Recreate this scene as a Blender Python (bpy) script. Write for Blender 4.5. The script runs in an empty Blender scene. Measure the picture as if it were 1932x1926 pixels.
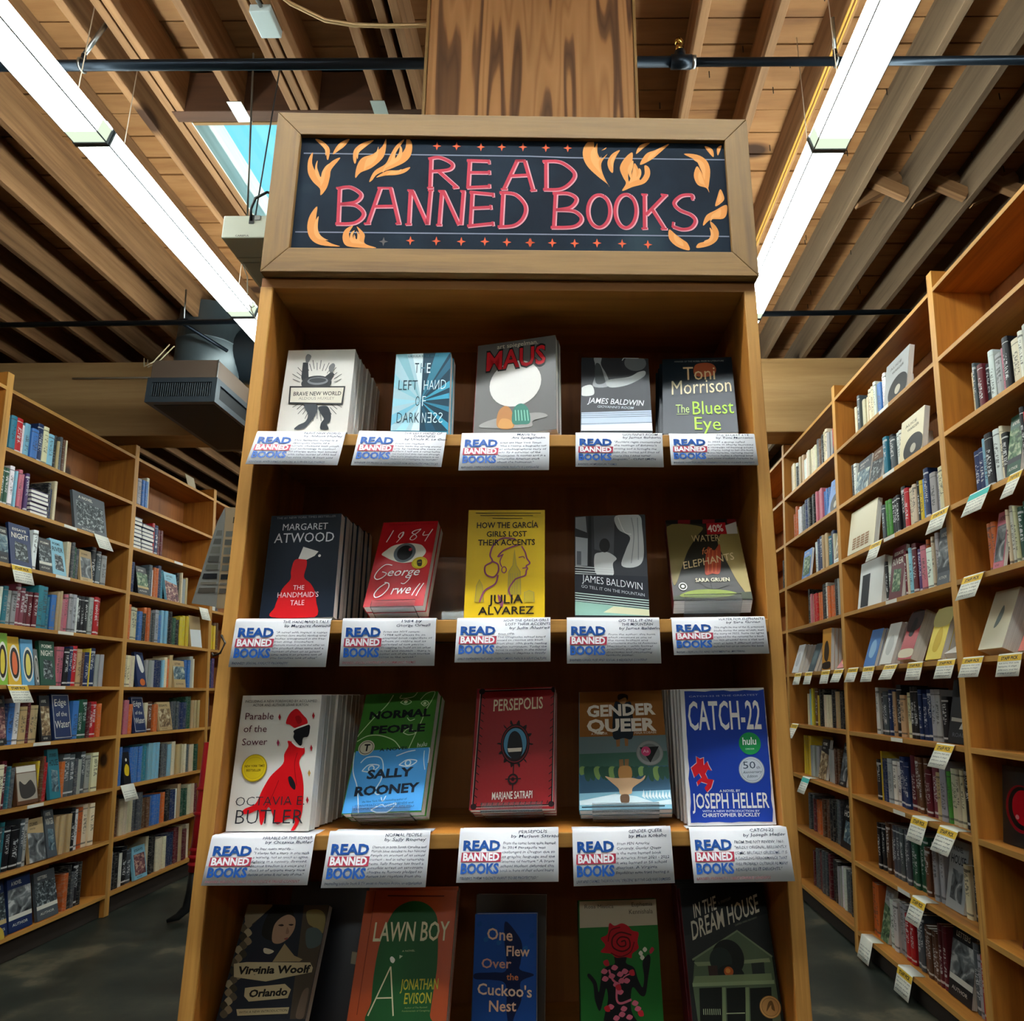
import bpy, math, random, json
from mathutils import Matrix, Vector
# ---------------------------------------------------------------- camera, world, exposure
scn = bpy.context.scene
COL = scn.collection
CZ = 1.28
cam = bpy.data.objects.new('camera', bpy.data.cameras.new('camera')); COL.objects.link(cam)
F_PX, PPX, PPY, PITCH, ROLL = 1351.29, 1077.96, 963.0, 0.2501, -0.0061
cam.location = (0.1108, -1.1889, CZ)
fw = Vector((0, math.cos(PITCH), math.sin(PITCH))); rt = Vector((1, 0, 0)); up = rt.cross(fw)
r2 = rt*math.cos(ROLL) + up*math.sin(ROLL); u2 = -rt*math.sin(ROLL) + up*math.cos(ROLL)
cam.matrix_world = Matrix(((r2.x, u2.x, -fw.x, 0.1108), (r2.y, u2.y, -fw.y, -1.1889), (r2.z, u2.z, -fw.z, CZ), (0, 0, 0, 1)))
cam.data.sensor_fit = 'HORIZONTAL'; cam.data.sensor_width = 36.0
cam.data.lens = F_PX/1932*36.0
cam.data.shift_x = (966-PPX)/1932; cam.data.shift_y = (PPY-963)/1932
cam.data.clip_start = 0.02
scn.camera = cam
world = bpy.data.worlds.new('sky'); scn.world = world; world.use_nodes = True
bg = world.node_tree.nodes['Background']; bg.inputs['Color'].default_value = (0.15, 0.50, 0.66, 1); bg.inputs['Strength'].default_value = 1.0
sun = bpy.data.objects.new('sun', bpy.data.lights.new('sun', 'SUN')); COL.objects.link(sun); sun.data.energy = 2.2; sun.data.angle = .01; sun.data.color = (1, .97, .9)
sun.rotation_euler = Vector((-.98, .05, -.17)).to_track_quat('-Z', 'Y').to_euler()
scn.view_settings.view_transform = 'Standard'; scn.view_settings.look = 'None'
scn.view_settings.exposure = 0.95; scn.view_settings.gamma = 1.0; scn.view_settings.use_curve_mapping = False
TUBE = 10      # radiance of the fluorescent lenses
# ---------------------------------------------------------------- data measured for this place
DATA = {"art": {"bnw": [["#", "illustration"]
,["r", "4a4a4a", 0.00113, [0.263, 0.409], [0.376, 0.371]]
,["r", "4a4a4a", 0.00113, [0.265, 0.371], [0.389, 0.314]]
,["r", "4a4a4a", 0.00113, [0.23, 0.353], [0.327, 0.295]]
,["r", "4a4a4a", 0.00113, [0.22, 0.318], [0.321, 0.24]]
,["r", "4a4a4a", 0.00113, [0.179, 0.31], [0.253, 0.238]]
,["r", "4a4a4a", 0.00113, [0.157, 0.281], [0.228, 0.189]]
,["r", "4a4a4a", 0.00113, [0.114, 0.284], [0.16, 0.202]]
,["r", "4a4a4a", 0.00113, [0.083, 0.262], [0.118, 0.163]]
,["r", "4a4a4a", 0.00113, [0.041, 0.276], [0.054, 0.191]]
,["r", "4a4a4a", 0.00113, [0.002, 0.263], [-0.001, 0.165]]
,["r", "4a4a4a", 0.00113, [-0.036, 0.286], [-0.056, 0.205]]
,["r", "4a4a4a", 0.00113, [-0.079, 0.284], [-0.12, 0.194]]
,["r", "4a4a4a", 0.00113, [-0.11, 0.315], [-0.161, 0.244]]
,["r", "4a4a4a", 0.00113, [-0.153, 0.324], [-0.23, 0.249]]
,["r", "4a4a4a", 0.00113, [-0.174, 0.359], [-0.254, 0.304]]
,["r", "4a4a4a", 0.00113, [-0.215, 0.378], [-0.322, 0.325]]
,["r", "4a4a4a", 0.00113, [-0.225, 0.416], [-0.327, 0.382]]
,["r", "4a4a4a", 0.00113, [-0.26, 0.614], [-0.375, 0.652]]
,["r", "4a4a4a", 0.00113, [-0.263, 0.653], [-0.391, 0.712]]
,["r", "4a4a4a", 0.00113, [-0.228, 0.671], [-0.329, 0.731]]
,["r", "4a4a4a", 0.00113, [-0.218, 0.708], [-0.325, 0.789]]
,["r", "4a4a4a", 0.00113, [-0.177, 0.716], [-0.255, 0.792]]
,["r", "4a4a4a", 0.00113, [-0.155, 0.747], [-0.23, 0.845]]
,["r", "4a4a4a", 0.00113, [-0.111, 0.743], [-0.159, 0.83]]
,["r", "4a4a4a", 0.00113, [-0.079, 0.767], [-0.117, 0.873]]
,["r", "4a4a4a", 0.00113, [-0.035, 0.752], [-0.05, 0.842]]
,["r", "4a4a4a", 0.00113, [0.004, 0.765], [0.007, 0.871]]
,["r", "4a4a4a", 0.00113, [0.043, 0.741], [0.064, 0.827]]
,["r", "4a4a4a", 0.00113, [0.087, 0.743], [0.131, 0.839]]
,["r", "4a4a4a", 0.00113, [0.118, 0.711], [0.172, 0.786]]
,["r", "4a4a4a", 0.00113, [0.163, 0.702], [0.243, 0.781]]
,["r", "4a4a4a", 0.00113, [0.184, 0.665], [0.266, 0.722]]
,["r", "4a4a4a", 0.00113, [0.225, 0.646], [0.335, 0.701]]
,["r", "4a4a4a", 0.00113, [0.234, 0.607], [0.338, 0.642]]
,["p", "26282a", [-0.259, 0.845], [-0.183, 0.848], [-0.142, 0.652], [-0.237, 0.631], [-0.253, 0.666]]
,["s", "6a6a68", [-0.213, 0.845], [-0.23, 0.911], [-0.203, 0.947], [-0.151, 0.926], [-0.156, 0.885], [-0.179, 0.848]]
,["p", "26282a", [0.08, 0.661], [0.18, 0.733], [0.229, 0.7], [0.177, 0.612], [0.087, 0.61]]
,["s", "6a6a68", [0.149, 0.733], [0.135, 0.791], [0.185, 0.831], [0.222, 0.806], [0.208, 0.749], [0.181, 0.721]]
,["e", "303234", [-0.021, 0.599], 0.221, 0.088]
,["e", "77787a", [-0.005, 0.623], 0.151, 0.045]
,["e", "3a3c3e", [-0.006, 0.631], 0.125, 0.029]
,["s", "3c4044", [-0.16, 0.356], [0.029, 0.345], [0.027, 0.237], [-0.059, 0.132], [-0.133, 0.08], [-0.253, 0.08], [-0.199, 0.126], [-0.108, 0.163], [-0.085, 0.239]]
,["s", "2c3034", [0.053, 0.322], [0.18, 0.328], [0.246, 0.234], [0.245, 0.157], [0.207, 0.127], [0.234, 0.073], [0.121, 0.074], [0.12, 0.144], [0.152, 0.189], [0.093, 0.252]]
,["p", "2a2a2a", [-0.404, 0.569], [0.41, 0.557], [0.399, 0.343], [-0.387, 0.364]]
,["p", "d8d2c0", [-0.381, 0.55], [0.388, 0.541], [0.377, 0.362], [-0.366, 0.383]]
,["#", "title_lettering"]
,["t", "3a3632", "BRAVE NEW WORLD", [-0.332, 0.456], [0.36, 0.453], 0.044, "b"]
,["t", "8a8478", "ALDOUS HUXLEY", [-0.248, 0.409], [0.268, 0.404], 0.031, ""]], "lhd": [["#", "illustration"]
,["p", "a4c4cc", [-0.499, 0.996], [-0.004, 0.999], [0.002, 0.05], [-0.501, 0.066]]
,["p", "153848", [-0.004, 0.999], [0.497, 1.002], [0.505, 0.036], [0.002, 0.05]]
,["p", "84b4be", [-0.01, 0.402], [-0.499, 0.996], [-0.304, 0.999]]
,["p", "8cc0cc", [-0.01, 0.402], [-0.503, 0.75], [-0.497, 0.579]]
,["p", "98ccd8", [-0.01, 0.402], [-0.507, 0.446], [-0.503, 0.346]]
,["p", "78b8cc", [-0.01, 0.402], [-0.502, 0.248], [-0.5, 0.119]]
,["p", "cfe0e2", [-0.204, 0.997], [-0.009, 0.998], [-0.003, 0.435]]
,["p", "9fd0de", [-0.406, 0.064], [-0.239, 0.059], [-0.017, 0.369]]
,["p", "cfe4ea", [-0.143, 0.055], [0.0, 0.05], [-0.019, 0.369]]
,["p", "2c7084", [-0.01, 0.402], [0.221, 1.001], [0.484, 1.001]]
,["p", "1f5a70", [-0.01, 0.402], [0.495, 0.935], [0.495, 0.796]]
,["p", "3f9ab4", [-0.01, 0.402], [0.499, 0.642], [0.501, 0.557]]
,["p", "3f9cba", [-0.01, 0.402], [0.5, 0.49], [0.498, 0.423]]
,["p", "2c7a94", [-0.01, 0.402], [0.501, 0.324], [0.5, 0.259]]
,["p", "3a96b4", [-0.01, 0.402], [0.5, 0.129], [0.5, 0.039]]
,["p", "174a60", [-0.01, 0.402], [0.119, 0.046], [0.286, 0.041]]
,["#", "title_lettering"]
,["t", "14343e", "T", [-0.142, 0.75], [-0.068, 0.748], 0.125, ""]
,["t", "4c7480", "H", [-0.038, 0.748], [0.056, 0.746], 0.124, ""]
,["t", "cfe6ec", "E", [0.076, 0.745], [0.142, 0.744], 0.124, ""]
,["t", "122c38", "LEFT", [-0.415, 0.544], [-0.075, 0.536], 0.122, "l"]
,["t", "d2f0f6", "HA", [0.038, 0.534], [0.219, 0.535], 0.119, "l"]
,["t", "d2f0f6", "N", [0.311, 0.536], [0.233, 0.536], 0.119, "l"]
,["t", "d2f0f6", "D", [0.341, 0.537], [0.433, 0.539], 0.118, "l"]
,["t", "122c38", "O", [-0.097, 0.341], [-0.022, 0.339], 0.123, "l"]
,["t", "d2f0f6", "F", [0.024, 0.338], [0.087, 0.337], 0.123, "l"]
,["t", "122c38", "DARK", [-0.405, 0.149], [-0.012, 0.14], 0.123, "l"]
,["t", "d2f0f6", "N", [0.036, 0.139], [0.103, 0.138], 0.123, "l"]
,["t", "d2f0f6", "E", [0.203, 0.136], [0.131, 0.137], 0.124, "l"]
,["t", "d2f0f6", "S", [0.299, 0.134], [0.227, 0.135], 0.124, "l"]
,["t", "d2f0f6", "S", [0.395, 0.131], [0.323, 0.133], 0.124, "l"]
,["t", "2a5a68", "URSULA K. LE GUIN", [-0.274, 0.949], [0.28, 0.947], 0.023, ""]], "maus": [["#", "illustration"]
,["e", "d8d5ce", [-0.001, 0.523], 0.321, 0.245]
,["s", "8d8a86", [-0.412, 0.107], [-0.255, 0.174], [0.242, 0.189], [0.399, 0.14], [0.223, 0.108], [0.165, 0.049]]
,["s", "a8703a", [-0.201, 0.086], [-0.202, 0.236], [-0.119, 0.295], [-0.037, 0.235], [-0.008, 0.066]]
,["s", "c08a4a", [-0.187, 0.081], [-0.164, 0.165], [-0.054, 0.145], [-0.022, 0.068]]
,["s", "2f6e5e", [-0.023, 0.109], [-0.017, 0.25], [0.071, 0.3], [0.162, 0.239], [0.188, 0.096], [0.086, 0.086]]
,["r", "8fd0b8", 0.00135, [0.007, 0.239], [0.018, 0.129]]
,["r", "8fd0b8", 0.00135, [0.043, 0.235], [0.056, 0.126]]
,["r", "8fd0b8", 0.00135, [0.079, 0.231], [0.093, 0.122]]
,["r", "8fd0b8", 0.00135, [0.115, 0.228], [0.131, 0.118]]
,["r", "8fd0b8", 0.00135, [0.151, 0.224], [0.168, 0.114]]
,["#", "author_lettering"]
,["t", "d8d0b8", "art spiegelman.", [-0.245, 0.926], [0.277, 0.925], 0.049, ""]
,["#", "title_lettering"]
,["t", "100808", "MAUS", [-0.381, 0.688], [0.381, 0.689], 0.217, "H"]
,["t", "c01420", "MAUS", [-0.373, 0.698], [0.373, 0.697], 0.198, "B"]], "gio": [["#", "illustration"]
,["p", "26282c", [-0.502, 1.001], [0.504, 0.998], [0.503, 0.314], [-0.503, 0.27]]
,["s", "8b8f90", [-0.317, 0.996], [-0.205, 1.005], [-0.214, 0.903], [-0.127, 0.76], [-0.1, 0.619], [-0.328, 0.612], [-0.297, 0.769], [-0.302, 0.902]]
,["s", "3a3e40", [-0.297, 0.902], [-0.228, 0.903], [-0.171, 0.748], [-0.16, 0.662], [-0.292, 0.66]]
,["e", "5d6163", [0.298, 0.932], 0.163, 0.109]
,["q", "c4c8c8", 0.00135, [0.103, 0.963], [0.154, 1.021], [0.254, 1.05], [0.353, 1.046]]
,["s", "a8acab", [-0.123, 0.694], [0.192, 0.742], [0.341, 0.81], [0.439, 0.822], [0.411, 0.745], [0.164, 0.633], [-0.089, 0.602]]
,["s", "c8cac4", [-0.496, 0.593], [-0.352, 0.627], [-0.321, 0.506], [-0.495, 0.491]]
,["p", "aebccc", [-0.503, 0.276], [0.503, 0.318], [0.498, 0.068], [-0.499, 0.055]]
,["r", "3c4650", 0.00108, [-0.503, 0.26], [0.506, 0.295]]
,["r", "3c4650", 0.00108, [-0.502, 0.236], [0.505, 0.271]]
,["r", "3c4650", 0.00108, [-0.502, 0.212], [0.503, 0.247]]
,["r", "3c4650", 0.00108, [-0.501, 0.136], [0.498, 0.171]]
,["p", "d8dee6", [-0.501, 0.12], [0.502, 0.161], [0.498, 0.068], [-0.499, 0.055]]
,["#", "author_lettering"]
,["t", "e2e6ea", "JAMES BALDWIN", [-0.415, 0.398], [0.403, 0.37], 0.068, "i"]
,["#", "title_lettering"]
,["t", "b8c0c8", "GIOVANNI'S ROOM", [-0.269, 0.34], [0.251, 0.327], 0.03, "i"]], "blu": [["#", "illustration"]
,["s", "94492a", [-0.058, 0.804], [-0.025, 0.897], [0.083, 0.924], [0.212, 0.906], [0.266, 0.83], [0.227, 0.75], [0.105, 0.724], [-0.022, 0.741]]
,["#", "author_lettering"]
,["t", "9aa4a0", "WINNER OF THE NOBEL PRIZE IN LITERATURE", [-0.332, 0.942], [0.383, 0.934], 0.021, ""]
,["t", "d2b98e", "Toni", [-0.206, 0.689], [0.245, 0.686], 0.18, ""]
,["t", "d2c49e", "Morrison", [-0.373, 0.49], [0.457, 0.518], 0.187, ""]
,["#", "title_lettering"]
,["t", "a8c070", "The", [-0.323, 0.253], [-0.137, 0.253], 0.106, ""]
,["r", "a8c070", 0.00108, [-0.312, 0.236], [-0.147, 0.237]]
,["t", "9ec83a", "Bluest", [-0.092, 0.227], [0.463, 0.233], 0.168, ""]
,["t", "9ec83a", "Eye", [-0.074, 0.039], [0.273, 0.029], 0.158, ""]], "hand": [["#", "illustration"]
,["s", "c01018", [-0.047, 0.56], [0.052, 0.552], [0.074, 0.495], [0.053, 0.383], [0.151, 0.319], [0.224, 0.239], [0.25, 0.156], [0.252, 0.005], [-0.332, 0.021], [-0.307, 0.106], [-0.279, 0.182], [-0.224, 0.285], [-0.132, 0.365], [-0.136, 0.444], [-0.11, 0.539]]
,["p", "d6d4cc", [0.001, 0.676], [0.22, 0.625], [0.171, 0.583], [0.066, 0.549], [-0.052, 0.561]]
,["e", "e8e4dc", [0.24, 0.583], 0.019, 0.013]
,["#", "author_lettering"]
,["t", "7c8088", "THE #1 NEW YORK TIMES BESTSELLER", [-0.419, 0.961], [0.422, 0.962], 0.021, ""]
,["t", "d8dade", "MARGARET", [-0.319, 0.846], [0.319, 0.843], 0.064, ""]
,["t", "d8dade", "ATWOOD", [-0.42, 0.724], [0.421, 0.719], 0.093, ""]
,["#", "title_lettering"]
,["t", "f0d4d8", "THE", [-0.081, 0.266], [0.07, 0.263], 0.042, ""]
,["t", "f0d4d8", "HANDMAID'S", [-0.285, 0.198], [0.276, 0.191], 0.047, ""]
,["t", "f0d4d8", "TALE", [-0.098, 0.122], [0.091, 0.12], 0.046, ""]], "1984": [["#", "title_lettering"]
,["q", "f2e4e0", 0.00174, [-0.281, 0.89], [-0.316, 0.82], [-0.36, 0.743]]
,["q", "f2e4e0", 0.00155, [-0.088, 0.868], [-0.145, 0.846], [-0.165, 0.81], [-0.128, 0.791], [-0.089, 0.823], [-0.087, 0.865], [-0.114, 0.801], [-0.178, 0.737]]
,["q", "f2e4e0", 0.00155, [0.219, 0.897], [0.117, 0.881], [0.066, 0.852], [0.133, 0.826], [0.163, 0.796], [0.11, 0.763], [0.054, 0.773], [0.078, 0.812], [0.149, 0.845], [0.212, 0.891]]
,["q", "f2e4e0", 0.00155, [0.288, 0.865], [0.273, 0.818], [0.377, 0.825]]
,["q", "f2e4e0", 0.00155, [0.429, 0.892], [0.379, 0.825], [0.326, 0.741]]
,["#", "illustration"]
,["s", "dcd6c4", [-0.393, 0.597], [-0.326, 0.646], [-0.208, 0.701], [0.016, 0.724], [0.242, 0.706], [0.33, 0.669], [0.383, 0.61], [0.32, 0.541], [0.188, 0.499], [0.006, 0.487], [-0.191, 0.523], [-0.331, 0.568]]
,["e", "5c6468", [0.01, 0.608], 0.192, 0.116]
,["e", "121416", [0.01, 0.608], 0.134, 0.089]
,["e", "c03848", [0.099, 0.645], 0.029, 0.02]
,["#", "sticker"]
,["e", "c8b020", [0.306, 0.483], 0.136, 0.07]
,["e", "8a7810", [0.306, 0.483], 0.119, 0.06]
,["e", "c8b020", [0.306, 0.483], 0.111, 0.056]
,["s", "2a2410", [0.258, 0.507], [0.326, 0.52], [0.352, 0.485], [0.348, 0.443], [0.285, 0.447]]
,["r", "c8b020", 0.00116, [0.278, 0.486], [0.335, 0.488]]
,["#", "author_lettering"]
,["q", "f6eae8", 0.00174, [-0.16, 0.46], [-0.276, 0.469], [-0.379, 0.409], [-0.424, 0.334], [-0.371, 0.3], [-0.286, 0.319], [-0.23, 0.365], [-0.31, 0.387]]
,["t", "f6eae8", "eorge", [-0.206, 0.336], [0.341, 0.337], 0.06, "i"]
,["q", "f6eae8", 0.00155, [0.212, 0.35], [0.179, 0.29], [0.113, 0.245], [0.056, 0.252]]
,["q", "f8f0ee", 0.00194, [-0.193, 0.257], [-0.304, 0.199], [-0.358, 0.134], [-0.318, 0.097], [-0.219, 0.126], [-0.143, 0.196], [-0.151, 0.249], [-0.226, 0.264]]
,["t", "f8f0ee", "rwe", [-0.083, 0.127], [0.247, 0.135], 0.066, "i"]
,["q", "f8f0ee", 0.00155, [0.384, 0.243], [0.324, 0.175], [0.283, 0.111]]
,["q", "f8f0ee", 0.00155, [0.448, 0.246], [0.394, 0.174], [0.355, 0.104]]
,["r", "8a0a10", 0.00077, [-0.36, 0.076], [0.411, 0.081]]
,["r", "8a0a10", 0.00077, [-0.333, 0.056], [0.377, 0.061]]
,["t", "8a0a10", "50TH ANNIVERSARY EDITION", [-0.377, 0.952], [0.428, 0.952], 0.018, ""]], "garcia": [["#", "illustration"]
,["p", "b8a02c", [0.034, 0.211], [0.043, 0.419], [0.092, 0.475], [0.111, 0.629], [0.137, 0.475], [0.19, 0.419], [0.199, 0.211]]
,["r", "8c8458", 0.00086, [0.034, 0.211], [0.043, 0.419], [0.092, 0.475], [0.111, 0.629], [0.137, 0.475], [0.19, 0.419], [0.199, 0.211]]
,["p", "b8a02c", [-0.374, 0.147], [-0.36, 0.294], [-0.326, 0.349], [-0.285, 0.294], [-0.264, 0.146]]
,["r", "8c8458", 0.00086, [-0.374, 0.147], [-0.36, 0.294], [-0.326, 0.349], [-0.285, 0.294], [-0.264, 0.146]]
,["p", "b8a02c", [0.244, 0.144], [0.243, 0.232], [0.304, 0.248], [0.364, 0.232], [0.37, 0.143]]
,["r", "8c8458", 0.00086, [0.244, 0.144], [0.243, 0.232], [0.304, 0.248], [0.364, 0.232], [0.37, 0.143]]
,["r", "8c8458", 0.00058, [0.066, 0.403], [0.062, 0.214]]
,["r", "8c8458", 0.00058, [0.092, 0.403], [0.089, 0.214]]
,["r", "8c8458", 0.00058, [0.123, 0.403], [0.12, 0.214]]
,["r", "8c8458", 0.00058, [0.155, 0.403], [0.15, 0.214]]
,["q", "8a4464", 0.00259, [0.201, 0.653], [0.247, 0.596], [0.271, 0.539], [0.309, 0.495], [0.265, 0.47], [0.279, 0.447], [0.266, 0.426], [0.251, 0.383], [0.173, 0.363], [0.118, 0.34], [0.048, 0.253], [0.101, 0.168]]
,["q", "8a4464", 0.00259, [0.189, 0.67], [0.076, 0.646], [-0.035, 0.61], [-0.101, 0.556], [-0.045, 0.572]]
,["q", "8a4464", 0.00288, [0.12, 0.72], [-0.04, 0.728], [-0.155, 0.671], [-0.201, 0.573], [-0.171, 0.513], [-0.258, 0.468], [-0.246, 0.396], [-0.149, 0.369], [-0.091, 0.42], [-0.098, 0.484], [-0.171, 0.513]]
,["q", "8a4464", 0.00202, [-0.034, 0.581], [-0.072, 0.513], [-0.048, 0.46]]
,["e", "8a4464", [-0.018, 0.435], 0.036, 0.032]
,["e", "e0b80e", [-0.018, 0.435], 0.022, 0.023]
,["q", "8a4464", 0.00288, [-0.094, 0.388], [-0.124, 0.309], [-0.254, 0.247], [-0.315, 0.146]]
,["q", "8a4464", 0.00173, [0.165, 0.547], [0.225, 0.555], [0.241, 0.537]]
,["q", "8a4464", 0.00173, [0.216, 0.447], [0.265, 0.454]]
,["s", "8a4464", [-0.087, 0.215], [-0.019, 0.153], [-0.034, 0.091], [-0.074, 0.153]]
,["#", "title_lettering"]
,["t", "1c1408", "HOW THE GARCÍA", [-0.385, 0.824], [0.414, 0.827], 0.053, "b"]
,["t", "1c1408", "GIRLS LOST", [-0.254, 0.742], [0.267, 0.744], 0.05, "b"]
,["t", "1c1408", "THEIR ACCENTS", [-0.36, 0.66], [0.373, 0.664], 0.053, "b"]
,["r", "3a3010", 0.00115, [-0.405, 0.969], [0.448, 0.967]]
,["r", "3a3010", 0.00115, [-0.346, 0.946], [0.344, 0.944]]
,["r", "3a3010", 0.00115, [-0.184, 0.918], [0.207, 0.917]]
,["#", "author_lettering"]
,["t", "1c1408", "JULIA", [-0.202, 0.132], [0.229, 0.135], 0.075, "b"]
,["t", "1c1408", "ALVAREZ", [-0.328, 0.035], [0.368, 0.041], 0.067, "b"]], "mount": [["#", "illustration"]
,["p", "2e3034", [-0.503, 0.996], [0.505, 1.003], [0.496, 0.023], [-0.498, 0.04]]
,["p", "4a4c50", [-0.234, 0.996], [0.067, 0.997], [0.041, 0.601], [-0.227, 0.658]]
,["p", "8c9094", [-0.493, 0.987], [-0.347, 0.993], [-0.329, 0.827], [-0.493, 0.875]]
,["p", "9a9ea0", [-0.493, 0.789], [-0.319, 0.768], [-0.327, 0.496], [-0.493, 0.499]]
,["p", "60646a", [-0.473, 0.645], [-0.412, 0.64], [-0.413, 0.506], [-0.474, 0.51]]
,["p", "1a1b1e", [-0.309, 0.998], [-0.267, 0.997], [-0.266, 0.495], [-0.315, 0.496]]
,["s", "b4b6b4", [0.08, 0.99], [0.404, 0.994], [0.451, 0.857], [0.453, 0.569], [0.346, 0.477], [0.146, 0.493], [0.214, 0.65], [0.274, 0.772], [0.112, 0.854]]
,["q", "84888a", 0.00144, [0.303, 0.967], [0.331, 0.788], [0.28, 0.512]]
,["q", "84888a", 0.00144, [0.39, 0.965], [0.39, 0.734], [0.379, 0.544]]
,["q", "d8d8d4", 0.00144, [0.116, 0.971], [0.197, 0.826], [0.295, 0.798]]
,["s", "c6c8c6", [-0.228, 0.592], [-0.142, 0.625], [-0.032, 0.623], [0.079, 0.563], [0.026, 0.512], [0.022, 0.397], [-0.202, 0.414]]
,["e", "1c1c1e", [-0.084, 0.694], 0.074, 0.07]
,["r", "d0d4d0", 0.00144, [-0.503, 0.494], [0.031, 0.461]]
,["r", "d0d4d0", 0.00144, [-0.503, 0.47], [0.031, 0.438]]
,["r", "d0d4d0", 0.00144, [-0.503, 0.446], [0.03, 0.414]]
,["r", "d0d4d0", 0.00144, [-0.503, 0.426], [0.029, 0.394]]
,["p", "22252c", [-0.503, 0.422], [0.501, 0.382], [0.499, 0.163], [-0.498, 0.247]]
,["r", "b8ccc4", 0.00173, [-0.498, 0.242], [0.505, 0.156]]
,["r", "b8ccc4", 0.00173, [-0.498, 0.219], [0.504, 0.133]]
,["r", "b8ccc4", 0.00173, [-0.498, 0.196], [0.502, 0.111]]
,["r", "b8ccc4", 0.00173, [-0.498, 0.173], [0.501, 0.088]]
,["p", "8cb4a4", [-0.498, 0.163], [0.5, 0.075], [0.496, 0.015], [-0.498, 0.034]]
,["p", "d0cda8", [-0.119, 0.055], [0.024, 0.109], [0.499, 0.071], [0.496, 0.015]]
,["#", "author_lettering"]
,["t", "e2e4e6", "JAMES BALDWIN", [-0.401, 0.347], [0.419, 0.255], 0.066, "l"]
,["#", "title_lettering"]
,["t", "a8acb0", "GO TELL IT ON THE MOUNTAIN", [-0.411, 0.29], [0.444, 0.193], 0.028, ""]], "water": [["#", "illustration"]
,["s", "7a6c40", [-0.489, 0.91], [-0.004, 0.9], [-0.087, 0.772], [-0.235, 0.591], [-0.349, 0.375], [-0.469, 0.169], [-0.5, 0.42]]
,["s", "94824c", [0.472, 0.891], [0.55, 0.806], [0.498, 0.066], [0.375, 0.157], [0.271, 0.408], [0.184, 0.697], [0.345, 0.869]]
,["s", "a8442a", [0.031, 0.621], [0.12, 0.585], [0.21, 0.656], [0.15, 0.325], [0.043, 0.302], [-0.052, 0.311]]
,["r", "d06a3a", 0.00144, [0.049, 0.587], [-0.01, 0.317]]
,["r", "d06a3a", 0.00144, [0.101, 0.586], [0.041, 0.316]]
,["r", "d06a3a", 0.00144, [0.153, 0.585], [0.091, 0.316]]
,["p", "2c3418", [-0.507, 0.05], [0.514, 0.086], [0.498, 0.008], [-0.503, -0.04]]
,["s", "7c8a34", [-0.417, 0.049], [-0.263, 0.106], [-0.037, 0.119], [0.184, 0.104], [0.31, 0.069], [0.169, 0.031], [-0.188, 0.022]]
,["q", "1c1a10", 0.00115, [-0.157, 0.205], [0.009, 0.122], [0.243, 0.169]]
,["q", "1c1a10", 0.00115, [0.008, 0.118], [0.001, 0.203]]
,["p", "181414", [-0.497, 1.02], [-0.322, 1.011], [-0.331, 0.943], [-0.504, 0.951]]
,["p", "7a1c20", [-0.322, 1.016], [-0.148, 1.008], [-0.158, 0.939], [-0.331, 0.948]]
,["p", "181414", [-0.147, 1.012], [0.026, 1.004], [0.014, 0.936], [-0.158, 0.944]]
,["p", "7a1c20", [0.027, 1.009], [0.199, 1.0], [0.186, 0.933], [0.015, 0.941]]
,["p", "181414", [0.2, 1.005], [0.372, 0.997], [0.358, 0.929], [0.187, 0.937]]
,["p", "7a1c20", [0.373, 1.002], [0.544, 0.993], [0.529, 0.926], [0.359, 0.934]]
,["#", "title_lettering"]
,["t", "c8b080", "WATER", [-0.166, 0.699], [0.219, 0.704], 0.083, ""]
,["t", "d07a4a", "for", [-0.051, 0.533], [0.091, 0.559], 0.08, "i"]
,["t", "d8c090", "ELEPHANTS", [-0.322, 0.358], [0.365, 0.467], 0.086, ""]
,["#", "author_lettering"]
,["t", "e0d8b8", "SARA GRUEN", [-0.191, 0.204], [0.251, 0.208], 0.041, "b"]
,["#", "sticker"]
,["p", "b01c24", [0.069, 0.94], [0.337, 0.949], [0.329, 0.792], [0.057, 0.79]]
,["t", "f0e8e0", "40%", [0.077, 0.822], [0.293, 0.83], 0.091, "b"]
,["p", "c8c4bc", [0.328, 0.906], [0.491, 0.955], [0.479, 0.794], [0.334, 0.792]]
,["#", "round_emblem"]
,["e", "e4e2dc", [-0.362, 0.154], 0.054, 0.044]
,["e", "30301c", [-0.362, 0.154], 0.043, 0.034]
,["e", "e4e2dc", [-0.362, 0.154], 0.022, 0.016]], "par": [["#", "illustration"]
,["s", "c8141c", [0.087, 0.783], [0.108, 0.84], [0.15, 0.876], [0.211, 0.891], [0.294, 0.844], [0.345, 0.812], [0.357, 0.776], [0.295, 0.757], [0.215, 0.744], [0.138, 0.771]]
,["s", "a00c14", [0.196, 0.829], [0.246, 0.839], [0.288, 0.797], [0.24, 0.776]]
,["s", "16181c", [0.205, 0.73], [0.375, 0.77], [0.395, 0.722], [0.379, 0.681], [0.323, 0.671], [0.314, 0.622], [0.281, 0.617], [0.204, 0.669], [0.204, 0.704]]
,["r", "f2eee6", 0.00225, [0.195, 0.737], [0.364, 0.774]]
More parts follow.
